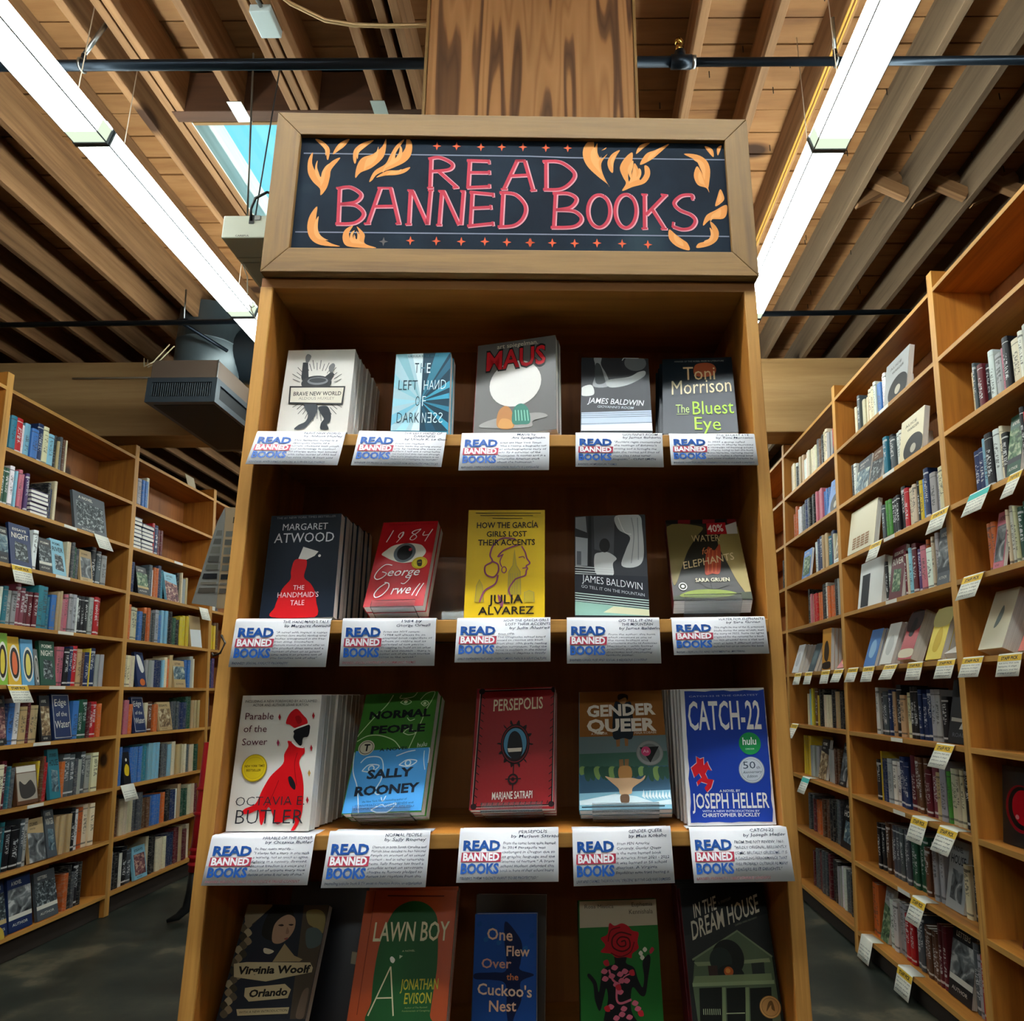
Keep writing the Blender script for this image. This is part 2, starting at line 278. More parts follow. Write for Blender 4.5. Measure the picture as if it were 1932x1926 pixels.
,["s", "d01018", [0.134, 0.649], [0.195, 0.641], [0.269, 0.61], [0.341, 0.607], [0.359, 0.561], [0.32, 0.529], [0.308, 0.481], [0.356, 0.401], [0.386, 0.321], [0.399, 0.224], [0.399, 0.127], [0.366, 0.05], [0.313, -0.003], [0.285, 0.003], [0.327, 0.068], [0.247, 0.089], [0.181, 0.068], [0.119, 0.049], [0.079, 0.068], [0.037, 0.128], [-0.02, 0.167], [-0.064, 0.049], [-0.101, 0.068], [-0.133, 0.146], [-0.242, 0.124], [-0.329, 0.126], [-0.302, 0.158], [-0.176, 0.196], [-0.112, 0.294], [-0.03, 0.392], [0.105, 0.482], [0.109, 0.552], [0.149, 0.611]]
,["q", "f2eee6", 0.00248, [0.191, 0.643], [0.26, 0.61], [0.343, 0.601]]
,["s", "16181c", [0.188, 0.38], [0.227, 0.386], [0.284, 0.332], [0.284, 0.292], [0.222, 0.322]]
,["q", "90080e", 0.00113, [0.269, 0.561], [0.251, 0.471], [0.302, 0.322]]
,["q", "90080e", 0.00113, [0.077, 0.362], [0.002, 0.225], [-0.054, 0.167]]
,["p", "a01c24", [-0.004, 0.857], [0.018, 0.83], [0.006, 0.803], [-0.016, 0.83]]
,["p", "a01c24", [0.419, 0.865], [0.441, 0.837], [0.428, 0.81], [0.407, 0.838]]
,["p", "a02c54", [0.012, 0.663], [0.034, 0.636], [0.022, 0.609], [-0.0, 0.636]]
,["p", "a01c24", [0.432, 0.622], [0.453, 0.596], [0.44, 0.57], [0.419, 0.596]]
,["p", "a01c24", [0.446, 0.244], [0.467, 0.218], [0.454, 0.193], [0.433, 0.219]]
,["p", "b08a3a", [0.437, 0.438], [0.458, 0.412], [0.445, 0.386], [0.424, 0.412]]
,["#", "sticker"]
,["e", "a48a14", [-0.242, 0.453], 0.156, 0.101]
,["e", "d8bc1c", [-0.242, 0.453], 0.146, 0.095]
,["e", "b49a1c", [-0.242, 0.453], 0.125, 0.081]
,["e", "d0b41c", [-0.242, 0.453], 0.12, 0.078]
,["t", "4a3a08", "NEW YORK TIMES", [-0.362, 0.457], [-0.115, 0.461], 0.016, "b"]
,["t", "4a3a08", "BESTSELLER", [-0.335, 0.427], [-0.156, 0.429], 0.016, "b"]
,["#", "title_lettering"]
,["t", "5a2030", "Parable", [-0.431, 0.814], [-0.074, 0.814], 0.051, ""]
,["t", "5a2030", "of the", [-0.431, 0.719], [-0.142, 0.719], 0.05, ""]
,["t", "5a2030", "Sower", [-0.431, 0.621], [-0.118, 0.623], 0.049, ""]
,["#", "author_lettering"]
,["t", "2a2c30", "OCTAVIA E.", [-0.419, 0.179], [0.419, 0.185], 0.064, "l"]
,["t", "2a2c30", "BUTLER", [-0.396, 0.052], [0.42, 0.054], 0.1, "l"]
,["t", "3a3634", "INCLUDING A NEW FOREWORD BY ACCLAIMED", [-0.454, 0.944], [0.454, 0.941], 0.019, ""]
,["t", "3a3634", "ACTOR AND AUTHOR LEVAR BURTON", [-0.352, 0.915], [0.346, 0.912], 0.019, ""]], "norm": [["#", "illustration"]
,["p", "3c7a2c", [-0.499, 0.996], [0.506, 0.999], [0.525, 0.508], [-0.479, 0.497]]
,["p", "4aa0e4", [-0.479, 0.497], [0.525, 0.508], [0.495, 0.012], [-0.495, -0.007]]
,["q", "c4dcae", 0.00158, [-0.113, 0.981], [-0.182, 0.889], [-0.336, 0.77], [-0.503, 0.619]]
,["q", "c4dcae", 0.00158, [-0.49, 0.578], [-0.365, 0.622], [-0.199, 0.624], [-0.003, 0.578], [0.108, 0.506]]
,["q", "c4dcae", 0.00135, [0.002, 0.909], [0.07, 0.938], [0.152, 0.911], [0.082, 0.888], [0.002, 0.909]]
,["e", "c4dcae", [0.076, 0.913], 0.025, 0.016]
,["q", "c4dcae", 0.00135, [0.002, 0.978], [-0.008, 0.947], [0.16, 0.955], [0.216, 0.997]]
,["q", "c4dcae", 0.00135, [0.288, 0.895], [0.339, 0.918], [0.392, 0.892], [0.341, 0.868], [0.288, 0.895]]
,["e", "c4dcae", [0.341, 0.892], 0.021, 0.014]
,["q", "c4dcae", 0.00135, [0.271, 0.926], [0.344, 0.981], [0.454, 0.996], [0.432, 0.922], [0.347, 0.801], [0.339, 0.753], [0.217, 0.504]]
,["q", "c4dcae", 0.00135, [0.131, 0.77], [0.175, 0.743], [0.237, 0.755]]
,["q", "c4dcae", 0.00135, [0.109, 0.64], [0.174, 0.673], [0.275, 0.635], [0.187, 0.62], [0.109, 0.64]]
,["q", "dcf0fa", 0.0018, [-0.496, 0.486], [-0.463, 0.333], [-0.366, 0.2], [-0.283, -0.0]]
,["q", "dcf0fa", 0.0018, [-0.385, 0.398], [-0.309, 0.442], [-0.145, 0.438], [-0.08, 0.369], [-0.075, 0.26], [-0.129, 0.175], [-0.093, 0.142], [-0.034, 0.152]]
,["q", "dcf0fa", 0.0018, [-0.346, 0.331], [-0.271, 0.379], [-0.134, 0.371], [-0.218, 0.323], [-0.346, 0.331]]
,["e", "dcf0fa", [-0.23, 0.35], 0.043, 0.027]
,["e", "4aa0e4", [-0.23, 0.35], 0.027, 0.017]
,["q", "dcf0fa", 0.0018, [0.125, 0.371], [0.222, 0.41], [0.35, 0.399], [0.254, 0.357], [0.125, 0.371]]
,["e", "dcf0fa", [0.238, 0.385], 0.043, 0.027]
,["e", "4aa0e4", [0.238, 0.385], 0.026, 0.017]
,["q", "dcf0fa", 0.0018, [0.07, 0.445], [0.206, 0.476], [0.311, 0.487]]
,["q", "dcf0fa", 0.00135, [0.429, 0.482], [0.438, 0.403], [0.47, 0.325]]
,["q", "dcf0fa", 0.00135, [0.487, 0.503], [0.517, 0.446], [0.505, 0.379]]
,["q", "dcf0fa", 0.0018, [-0.135, 0.023], [-0.017, 0.062], [0.038, 0.051], [0.171, 0.07], [0.084, 0.009], [-0.034, 0.001], [-0.135, 0.023]]
,["q", "dcf0fa", 0.00135, [-0.034, 0.12], [-0.007, 0.088], [0.024, 0.13]]
,["#", "title_lettering"]
,["t", "10181c", "NORMAL", [-0.388, 0.768], [0.441, 0.778], 0.064, "h"]
,["t", "10181c", "PEOPLE", [-0.332, 0.641], [0.393, 0.647], 0.062, "h"]
,["t", "10242c", "A NOVEL", [-0.166, 0.487], [0.214, 0.498], 0.025, "b"]
,["#", "author_lettering"]
,["t", "122438", "SALLY", [-0.268, 0.267], [0.322, 0.281], 0.066, "h"]
,["t", "122438", "ROONEY", [-0.385, 0.135], [0.429, 0.156], 0.067, "h"]
,["t", "123a6a", "the New York Times bestselling author of", [-0.266, 0.08], [0.293, 0.095], 0.015, ""]
,["t", "123a6a", "CONVERSATIONS WITH FRIENDS and", [-0.35, 0.049], [0.381, 0.067], 0.015, ""]
,["t", "123a6a", "BEAUTIFUL WORLD, WHERE ARE YOU", [-0.372, 0.022], [0.395, 0.04], 0.014, ""]
,["#", "sticker"]
,["e", "d8d2bc", [-0.347, 0.522], 0.107, 0.063]
,["e", "3a3a34", [-0.347, 0.522], 0.092, 0.054]
,["e", "d8d2bc", [-0.347, 0.522], 0.085, 0.049]
,["t", "141414", "T", [-0.377, 0.496], [-0.3, 0.496], 0.053, "h"]
,["#", "network_logo"]
,["t", "e8f4e4", "hulu", [0.327, 0.51], [0.451, 0.519], 0.037, ""]], "pers": [["#", "illustration"]
,["r", "20080c", 0.00311, [-0.438, 0.975], [0.494, 0.978], [0.468, 0.031], [-0.458, 0.023], [-0.438, 0.975]]
,["r", "d8b0a8", 0.00093, [-0.451, 0.982], [0.506, 0.986], [0.479, 0.023], [-0.47, 0.015], [-0.451, 0.982]]
,["r", "20080c", 0.00124, [-0.421, 0.924], [-0.386, 0.904]]
,["r", "20080c", 0.00124, [0.482, 0.916], [0.446, 0.896]]
,["r", "20080c", 0.00124, [-0.427, 0.03], [-0.416, 0.054]]
,["r", "20080c", 0.00124, [-0.423, 0.858], [-0.388, 0.837]]
,["r", "20080c", 0.00124, [0.48, 0.849], [0.445, 0.83]]
,["r", "20080c", 0.00124, [-0.362, 0.031], [-0.351, 0.055]]
,["r", "20080c", 0.00124, [-0.425, 0.791], [-0.39, 0.771]]
,["r", "20080c", 0.00124, [0.479, 0.783], [0.443, 0.764]]
,["r", "20080c", 0.00124, [-0.298, 0.031], [-0.286, 0.055]]
,["r", "20080c", 0.00124, [-0.427, 0.726], [-0.392, 0.706]]
,["r", "20080c", 0.00124, [0.477, 0.718], [0.442, 0.699]]
,["r", "20080c", 0.00124, [-0.233, 0.032], [-0.222, 0.056]]
,["r", "20080c", 0.00124, [-0.429, 0.662], [-0.395, 0.642]]
,["r", "20080c", 0.00124, [0.475, 0.654], [0.44, 0.635]]
,["r", "20080c", 0.00124, [-0.169, 0.032], [-0.157, 0.057]]
,["r", "20080c", 0.00124, [-0.431, 0.598], [-0.397, 0.578]]
,["r", "20080c", 0.00124, [0.473, 0.59], [0.439, 0.572]]
,["r", "20080c", 0.00124, [-0.104, 0.033], [-0.092, 0.057]]
,["r", "20080c", 0.00124, [-0.433, 0.535], [-0.399, 0.515]]
,["r", "20080c", 0.00124, [0.472, 0.528], [0.437, 0.509]]
,["r", "20080c", 0.00124, [-0.04, 0.034], [-0.028, 0.058]]
,["r", "20080c", 0.00124, [-0.435, 0.472], [-0.401, 0.453]]
,["r", "20080c", 0.00124, [0.47, 0.466], [0.436, 0.448]]
,["r", "20080c", 0.00124, [0.025, 0.034], [0.037, 0.058]]
,["r", "20080c", 0.00124, [-0.437, 0.411], [-0.403, 0.392]]
,["r", "20080c", 0.00124, [0.468, 0.404], [0.434, 0.386]]
,["r", "20080c", 0.00124, [0.089, 0.035], [0.101, 0.059]]
,["r", "20080c", 0.00124, [-0.439, 0.35], [-0.405, 0.331]]
,["r", "20080c", 0.00124, [0.467, 0.343], [0.433, 0.326]]
,["r", "20080c", 0.00124, [0.153, 0.035], [0.166, 0.059]]
,["r", "20080c", 0.00124, [-0.441, 0.289], [-0.407, 0.271]]
,["r", "20080c", 0.00124, [0.465, 0.283], [0.431, 0.266]]
,["r", "20080c", 0.00124, [0.218, 0.036], [0.23, 0.06]]
,["r", "20080c", 0.00124, [-0.442, 0.23], [-0.409, 0.211]]
,["r", "20080c", 0.00124, [0.464, 0.224], [0.43, 0.207]]
,["r", "20080c", 0.00124, [0.282, 0.036], [0.295, 0.061]]
,["r", "20080c", 0.00124, [-0.444, 0.171], [-0.411, 0.153]]
,["r", "20080c", 0.00124, [0.462, 0.165], [0.429, 0.148]]
,["r", "20080c", 0.00124, [0.346, 0.037], [0.359, 0.061]]
,["r", "20080c", 0.00124, [-0.446, 0.112], [-0.413, 0.094]]
,["r", "20080c", 0.00124, [0.46, 0.107], [0.427, 0.09]]
,["r", "20080c", 0.00124, [0.41, 0.038], [0.423, 0.062]]
,["e", "20080c", [-0.449, 0.026], 0.036, 0.023]
,["e", "20080c", [0.461, 0.036], 0.036, 0.022]
,["e", "20080c", [-0.431, 0.972], 0.039, 0.027]
,["e", "20080c", [0.489, 0.974], 0.038, 0.027]
,["s", "20080c", [0.166, 0.522], [0.238, 0.511], [0.208, 0.502]]
,["s", "20080c", [0.152, 0.453], [0.219, 0.426], [0.194, 0.434]]
,["s", "20080c", [0.107, 0.399], [0.16, 0.359], [0.149, 0.381]]
,["s", "20080c", [0.04, 0.371], [0.074, 0.323], [0.082, 0.352]]
,["s", "20080c", [-0.036, 0.372], [-0.024, 0.324], [0.007, 0.353]]
,["s", "20080c", [-0.106, 0.403], [-0.114, 0.363], [-0.063, 0.384]]
,["s", "20080c", [-0.157, 0.458], [-0.18, 0.432], [-0.114, 0.439]]
,["s", "20080c", [-0.179, 0.527], [-0.208, 0.518], [-0.135, 0.508]]
,["s", "20080c", [-0.166, 0.597], [-0.192, 0.606], [-0.123, 0.577]]
,["s", "20080c", [-0.122, 0.653], [-0.134, 0.676], [-0.078, 0.633]]
,["s", "20080c", [-0.054, 0.683], [-0.046, 0.714], [-0.01, 0.663]]
,["s", "20080c", [0.024, 0.682], [0.056, 0.712], [0.068, 0.662]]
,["s", "20080c", [0.096, 0.649], [0.148, 0.671], [0.139, 0.629]]
,["s", "20080c", [0.146, 0.592], [0.213, 0.599], [0.189, 0.572]]
,["e", "20080c", [0.015, 0.515], 0.177, 0.165]
,["e", "7a1420", [0.015, 0.515], 0.163, 0.153]
,["e", "20080c", [0.015, 0.515], 0.154, 0.145]
,["e", "4c86a8", [0.015, 0.52], 0.139, 0.126]
,["s", "14181e", [-0.073, 0.443], [-0.063, 0.576], [0.005, 0.622], [0.082, 0.573], [0.107, 0.44], [0.022, 0.388]]
,["p", "d8d0c0", [-0.076, 0.479], [0.098, 0.482], [0.092, 0.452], [-0.064, 0.448]]
,["e", "20080c", [0.003, 0.231], 0.063, 0.044]
,["e", "80101c", [0.003, 0.231], 0.041, 0.029]
,["e", "20080c", [0.003, 0.231], 0.02, 0.015]
,["r", "20080c", 0.00186, [0.006, 0.35], [0.005, 0.275]]
,["r", "20080c", 0.00186, [0.003, 0.194], [0.003, 0.147]]
,["r", "20080c", 0.00186, [-0.088, 0.232], [0.098, 0.234]]
,["#", "title_lettering"]
,["t", "e0c8a8", "PERSEPOLIS", [-0.274, 0.795], [0.348, 0.81], 0.099, "n"]
,["#", "author_lettering"]
,["t", "f4e4dc", "MARJANE SATRAPI", [-0.237, 0.076], [0.238, 0.084], 0.055, "n"]], "gq": [["#", "illustration"]
,["p", "96602a", [-0.5, 0.996], [0.502, 1.001], [0.495, 0.595], [-0.5, 0.591]]
,["p", "6c7f82", [-0.5, 0.591], [0.495, 0.595], [0.494, 0.459], [-0.501, 0.446]]
,["p", "41685a", [-0.501, 0.446], [0.494, 0.459], [0.496, 0.339], [-0.501, 0.331]]
,["p", "38607c", [-0.501, 0.331], [0.496, 0.339], [0.5, 0.132], [-0.501, 0.122]]
,["p", "8cc4d8", [-0.501, 0.13], [0.502, 0.147], [0.5, 0.003], [-0.501, 0.0]]
,["s", "7c9c5a", [-0.503, 0.325], [-0.464, 0.346], [-0.426, 0.327], [-0.439, 0.286], [-0.486, 0.276]]
,["s", "2e5848", [-0.448, 0.324], [-0.409, 0.345], [-0.371, 0.326], [-0.385, 0.229], [-0.431, 0.24]]
,["s", "2e5848", [-0.392, 0.323], [-0.354, 0.344], [-0.316, 0.325], [-0.33, 0.233], [-0.376, 0.25]]
,["s", "7c9c5a", [-0.337, 0.322], [-0.298, 0.343], [-0.26, 0.324], [-0.276, 0.237], [-0.321, 0.26]]
,["s", "2e5848", [-0.282, 0.322], [-0.243, 0.343], [-0.205, 0.324], [-0.221, 0.24], [-0.266, 0.27]]
,["s", "2e5848", [-0.227, 0.321], [-0.187, 0.342], [-0.15, 0.323], [-0.166, 0.244], [-0.213, 0.234]]
,["s", "7c9c5a", [-0.171, 0.32], [-0.132, 0.341], [-0.095, 0.322], [-0.111, 0.248], [-0.158, 0.244]]
,["s", "2e5848", [-0.116, 0.319], [-0.077, 0.34], [-0.04, 0.322], [-0.056, 0.252], [-0.103, 0.254]]
,["s", "2e5848", [-0.061, 0.319], [-0.022, 0.34], [0.015, 0.321], [-0.002, 0.256], [-0.047, 0.264]]
,["s", "7c9c5a", [-0.006, 0.318], [0.033, 0.339], [0.07, 0.32], [0.053, 0.26], [0.005, 0.229]]
,["s", "2e5848", [0.049, 0.317], [0.088, 0.338], [0.125, 0.319], [0.108, 0.263], [0.06, 0.238]]
,["s", "2e5848", [0.104, 0.317], [0.143, 0.338], [0.18, 0.319], [0.163, 0.267], [0.115, 0.248]]
,["s", "7c9c5a", [0.159, 0.316], [0.198, 0.337], [0.235, 0.318], [0.218, 0.271], [0.171, 0.258]]
,["s", "2e5848", [0.213, 0.315], [0.253, 0.336], [0.289, 0.317], [0.273, 0.275], [0.222, 0.223]]
,["s", "2e5848", [0.268, 0.314], [0.308, 0.335], [0.344, 0.316], [0.322, 0.219], [0.277, 0.233]]
,["s", "7c9c5a", [0.323, 0.314], [0.363, 0.335], [0.399, 0.316], [0.376, 0.222], [0.332, 0.242]]
,["s", "2e5848", [0.378, 0.313], [0.418, 0.334], [0.454, 0.315], [0.431, 0.226], [0.388, 0.252]]
,["s", "2e5848", [0.432, 0.312], [0.473, 0.333], [0.508, 0.314], [0.485, 0.23], [0.443, 0.262]]
,["p", "e8f2f4", [0.184, 0.1], [0.205, 0.151], [0.219, 0.078]]
,["p", "e8f2f4", [0.219, 0.099], [0.239, 0.14], [0.254, 0.077]]
,["p", "e8f2f4", [0.254, 0.099], [0.275, 0.148], [0.289, 0.077]]
,["p", "e8f2f4", [0.289, 0.099], [0.309, 0.138], [0.324, 0.077]]
,["p", "e8f2f4", [0.324, 0.098], [0.345, 0.146], [0.358, 0.076]]
,["p", "e8f2f4", [0.359, 0.098], [0.379, 0.135], [0.393, 0.076]]
,["p", "e8f2f4", [0.393, 0.097], [0.415, 0.144], [0.428, 0.075]]
,["p", "e8f2f4", [0.428, 0.097], [0.449, 0.133], [0.462, 0.075]]
,["p", "e8f2f4", [0.463, 0.097], [0.485, 0.141], [0.497, 0.075]]
,["p", "d8ecf2", [-0.497, 0.072], [-0.103, 0.122], [0.123, 0.101], [0.303, 0.055], [0.501, 0.075], [0.5, 0.035], [-0.493, 0.04]]
,["r", "12303c", 0.00186, [-0.473, 0.024], [0.422, 0.025]]
,["p", "9a6c42", [-0.079, 0.604], [-0.024, 0.603], [-0.036, 0.503], [-0.073, 0.5]]
,["p", "9a6c42", [0.02, 0.606], [0.07, 0.605], [0.059, 0.505], [0.025, 0.505]]
,["s", "1c2630", [-0.081, 0.874], [-0.019, 0.894], [0.067, 0.893], [0.124, 0.867], [0.121, 0.585], [0.018, 0.573], [0.007, 0.573], [-0.11, 0.585]]
,["e", "b08254", [0.021, 0.916], 0.046, 0.042]
,["s", "2a1c16", [-0.029, 0.912], [-0.033, 0.958], [0.027, 0.971], [0.085, 0.952], [0.078, 0.91], [0.052, 0.935]]
,["p", "8c6a44", [-0.051, 0.393], [-0.004, 0.395], [0.001, 0.326], [-0.05, 0.325]]
,["p", "8c6a44", [0.013, 0.395], [0.061, 0.397], [0.051, 0.326], [0.009, 0.325]]
,["s", "b8844a", [-0.05, 0.331], [0.073, 0.332], [0.075, 0.241], [-0.051, 0.24]]
,["s", "e4bc92", [-0.051, 0.243], [0.079, 0.244], [0.175, 0.232], [0.232, 0.262], [0.208, 0.225], [0.09, 0.167], [0.066, 0.12], [-0.051, 0.119], [-0.07, 0.161], [-0.161, 0.222], [-0.212, 0.26], [-0.139, 0.247]]
,["s", "e4bc92", [-0.041, 0.124], [0.031, 0.123], [0.035, 0.08], [-0.033, 0.081]]
,["s", "5c4028", [-0.046, 0.11], [0.037, 0.112], [0.041, 0.058], [-0.004, 0.046], [-0.049, 0.059]]
,["#", "title_lettering"]
,["t", "f0e8dc", "GENDER", [-0.408, 0.766], [0.403, 0.778], 0.096, "h"]
,["t", "f0e8dc", "QUEER", [-0.41, 0.632], [0.397, 0.636], 0.103, "h"]
,["#", "author_lettering"]
,["t", "e8dccc", "A MEMOIR", [-0.362, 0.603], [-0.171, 0.605], 0.02, ""]
,["t", "e8dccc", "MAIA KOBABE", [0.14, 0.604], [0.394, 0.608], 0.02, ""]
,["#", "sticker"]
,["e", "767a7a", [0.3, 0.444], 0.153, 0.105]
,["e", "8e9290", [0.3, 0.444], 0.145, 0.099]
,["e", "707474", [0.3, 0.444], 0.115, 0.076]
,["p", "16181a", [0.188, 0.49], [0.408, 0.496], [0.3, 0.363]]
,["e", "d04474", [0.258, 0.457], 0.054, 0.04]
,["t", "f4c8d8", "Aa", [0.225, 0.445], [0.289, 0.447], 0.026, ""]], "c22": [["#", "illustration"]
,["p", "1c3c9a", [-0.453, 0.985], [-0.371, 0.985], [-0.298, 0.982], [-0.205, 0.978], [-0.128, 0.984], [-0.053, 0.984], [0.019, 0.986], [0.097, 0.977], [0.187, 0.978], [0.266, 0.985], [0.335, 0.981], [0.421, 0.978], [0.503, 0.987], [0.495, 0.897], [0.491, 0.819], [0.489, 0.738], [0.493, 0.648], [0.485, 0.573], [0.488, 0.49], [0.485, 0.407], [0.477, 0.333], [0.476, 0.255], [0.466, 0.178], [0.476, 0.104], [0.459, 0.021], [0.386, 0.022], [0.313, 0.024], [0.244, 0.026], [0.157, 0.025], [0.083, 0.025], [0.0, 0.02], [-0.078, 0.022], [-0.145, 0.026], [-0.237, 0.025], [-0.303, 0.021], [-0.39, 0.024], [-0.469, 0.022], [-0.47, 0.096], [-0.455, 0.17], [-0.456, 0.248], [-0.467, 0.333], [-0.449, 0.407], [-0.458, 0.485], [-0.453, 0.566], [-0.457, 0.654], [-0.453, 0.736], [-0.454, 0.809], [-0.452, 0.903]]
,["p", "d6c0c8", [-0.365, 0.498], [-0.321, 0.48], [-0.271, 0.489], [-0.273, 0.434], [-0.23, 0.461], [-0.216, 0.43], [-0.185, 0.391], [-0.228, 0.403], [-0.262, 0.373], [-0.237, 0.326], [-0.171, 0.32], [-0.204, 0.265], [-0.256, 0.232], [-0.283, 0.262], [-0.245, 0.291], [-0.326, 0.307], [-0.369, 0.279], [-0.379, 0.308], [-0.319, 0.338], [-0.345, 0.377], [-0.402, 0.339], [-0.434, 0.416], [-0.364, 0.451]]
,["p", "c41c28", [-0.359, 0.494], [-0.315, 0.475], [-0.278, 0.485], [-0.28, 0.43], [-0.237, 0.457], [-0.223, 0.426], [-0.192, 0.387], [-0.235, 0.399], [-0.269, 0.369], [-0.243, 0.331], [-0.178, 0.324], [-0.21, 0.269], [-0.262, 0.236], [-0.289, 0.266], [-0.251, 0.295], [-0.319, 0.311], [-0.362, 0.283], [-0.372, 0.312], [-0.312, 0.342], [-0.339, 0.373], [-0.395, 0.343], [-0.428, 0.412], [-0.358, 0.447]]
,["#", "title_lettering"]
,["t", "eae8e4", "CATCH-22", [-0.425, 0.693], [0.431, 0.691], 0.208, "n"]
,["#", "author_lettering"]
,["t", "eae8e4", "A NOVEL BY", [-0.118, 0.235], [0.121, 0.235], 0.017, "b"]
,["t", "eae8e4", "JOSEPH HELLER", [-0.44, 0.122], [0.439, 0.121], 0.104, "n"]
,["t", "d8dcec", "WITH A NEW INTRODUCTION BY", [-0.33, 0.095], [0.323, 0.091], 0.015, "b"]
,["t", "eae8e4", "CHRISTOPHER BUCKLEY", [-0.334, 0.062], [0.327, 0.061], 0.024, "b"]
,["t", "a8b4d8", "CATCH-22 IS THE GREATEST", [-0.401, 0.937], [0.422, 0.94], 0.012, ""]
,["#", "sticker"]
,["e", "1f8a4c", [0.276, 0.583], 0.128, 0.082]
,["t", "f0f4f0", "hulu", [0.193, 0.574], [0.352, 0.575], 0.053, "b"]
,["t", "d8f0dc", "COMING SOON", [0.219, 0.537], [0.321, 0.538], 0.011, ""]
,["e", "8a94a4", [0.271, 0.391], 0.149, 0.096]
,["e", "c2cad2", [0.271, 0.391], 0.14, 0.09]
,["e", "6a7484", [0.271, 0.391], 0.127, 0.082]
,["e", "bcc4cc", [0.271, 0.391], 0.123, 0.079]
,["t", "3c4858", "50", [0.176, 0.4], [0.319, 0.401], 0.05, ""]
,["t", "3c4858", "th", [0.327, 0.398], [0.371, 0.399], 0.019, ""]
,["t", "3c4858", "Anniversary", [0.165, 0.364], [0.389, 0.369], 0.019, "i"]
,["t", "3c4858", "Edition", [0.213, 0.334], [0.332, 0.338], 0.019, "i"]], "orl": [["#", "illustration"]
,["p", "20242e", [-0.498, 0.999], [0.499, 1.001], [0.501, 0.262], [-0.501, 0.254]]
,["p", "4a3e30", [0.191, 0.995], [0.499, 1.001], [0.501, 0.262], [0.324, 0.26]]
,["s", "8a7a4a", [0.245, 0.952], [0.388, 0.964], [0.48, 0.917], [0.496, 0.804], [0.362, 0.844], [0.286, 0.874]]
,["s", "4c5a58", [0.289, 0.823], [0.4, 0.839], [0.49, 0.794], [0.482, 0.723], [0.345, 0.707]]
,["s", "8a785c", [-0.535, 0.981], [-0.494, 1.011], [-0.432, 0.975], [-0.475, 0.949]]
,["s", "5c5240", [-0.466, 0.951], [-0.425, 0.981], [-0.363, 0.945], [-0.406, 0.92]]
,["s", "a89878", [-0.508, 0.921], [-0.467, 0.95], [-0.405, 0.915], [-0.448, 0.89]]
,["s", "3c3628", [-0.439, 0.891], [-0.398, 0.921], [-0.337, 0.886], [-0.38, 0.86]]
,["s", "8a785c", [-0.481, 0.862], [-0.44, 0.891], [-0.379, 0.856], [-0.422, 0.831]]
,["s", "5c5240", [-0.522, 0.832], [-0.482, 0.861], [-0.421, 0.826], [-0.463, 0.802]]
,["s", "a89878", [-0.454, 0.803], [-0.414, 0.832], [-0.353, 0.798], [-0.396, 0.773]]
,["s", "3c3628", [-0.496, 0.774], [-0.455, 0.803], [-0.395, 0.768], [-0.437, 0.744]]
,["s", "8a785c", [-0.428, 0.746], [-0.388, 0.774], [-0.328, 0.74], [-0.37, 0.716]]
,["s", "5c5240", [-0.469, 0.717], [-0.429, 0.745], [-0.369, 0.711], [-0.411, 0.687]]
,["s", "a89878", [-0.51, 0.688], [-0.47, 0.716], [-0.41, 0.683], [-0.452, 0.659]]
,["s", "3c3628", [-0.443, 0.66], [-0.403, 0.688], [-0.344, 0.655], [-0.386, 0.631]]
,["s", "8a785c", [-0.484, 0.632], [-0.444, 0.66], [-0.385, 0.627], [-0.426, 0.603]]
,["s", "5c5240", [-0.524, 0.604], [-0.485, 0.632], [-0.425, 0.599], [-0.467, 0.575]]
,["s", "a89878", [-0.458, 0.577], [-0.419, 0.604], [-0.36, 0.572], [-0.401, 0.548]]
,["s", "3c3628", [-0.498, 0.549], [-0.459, 0.576], [-0.4, 0.544], [-0.441, 0.521]]
,["s", "8a785c", [-0.432, 0.522], [-0.393, 0.549], [-0.335, 0.517], [-0.376, 0.494]]
,["s", "5c5240", [-0.472, 0.495], [-0.433, 0.522], [-0.375, 0.49], [-0.416, 0.467]]
,["s", "a89878", [-0.512, 0.468], [-0.473, 0.494], [-0.415, 0.463], [-0.456, 0.44]]
,["s", "3c3628", [-0.447, 0.441], [-0.408, 0.468], [-0.35, 0.436], [-0.391, 0.414]]
,["s", "8a785c", [-0.487, 0.414], [-0.448, 0.441], [-0.39, 0.41], [-0.43, 0.387]]
,["s", "5c5240", [-0.422, 0.388], [-0.383, 0.415], [-0.326, 0.384], [-0.366, 0.361]]
,["s", "a89878", [-0.461, 0.362], [-0.423, 0.388], [-0.365, 0.357], [-0.406, 0.335]]
,["s", "3c3628", [-0.5, 0.336], [-0.462, 0.362], [-0.405, 0.331], [-0.445, 0.309]]
,["s", "8a785c", [-0.436, 0.31], [-0.398, 0.336], [-0.341, 0.305], [-0.381, 0.283]]
,["s", "5c5240", [-0.475, 0.284], [-0.437, 0.31], [-0.38, 0.279], [-0.42, 0.258]]
,["s", "8a7a60", [-0.477, 0.995], [-0.199, 0.998], [-0.263, 0.934], [-0.361, 0.871], [-0.429, 0.84], [-0.487, 0.902]]
,["s", "181410", [-0.086, 0.75], [-0.231, 0.79], [-0.221, 0.924], [-0.1, 0.983], [0.057, 0.962], [0.127, 0.884], [0.036, 0.925], [-0.06, 0.894], [-0.096, 0.811]]
,["s", "b08c70", [-0.11, 0.842], [-0.062, 0.899], [0.035, 0.927], [0.124, 0.9], [0.145, 0.833], [0.103, 0.771], [0.013, 0.731], [-0.084, 0.745]]
,["s", "8a4c44", [0.049, 0.763], [0.085, 0.771], [0.099, 0.763], [0.074, 0.755]]
,["s", "2a1c18", [-0.061, 0.854], [-0.018, 0.861], [0.009, 0.852], [-0.021, 0.846]]
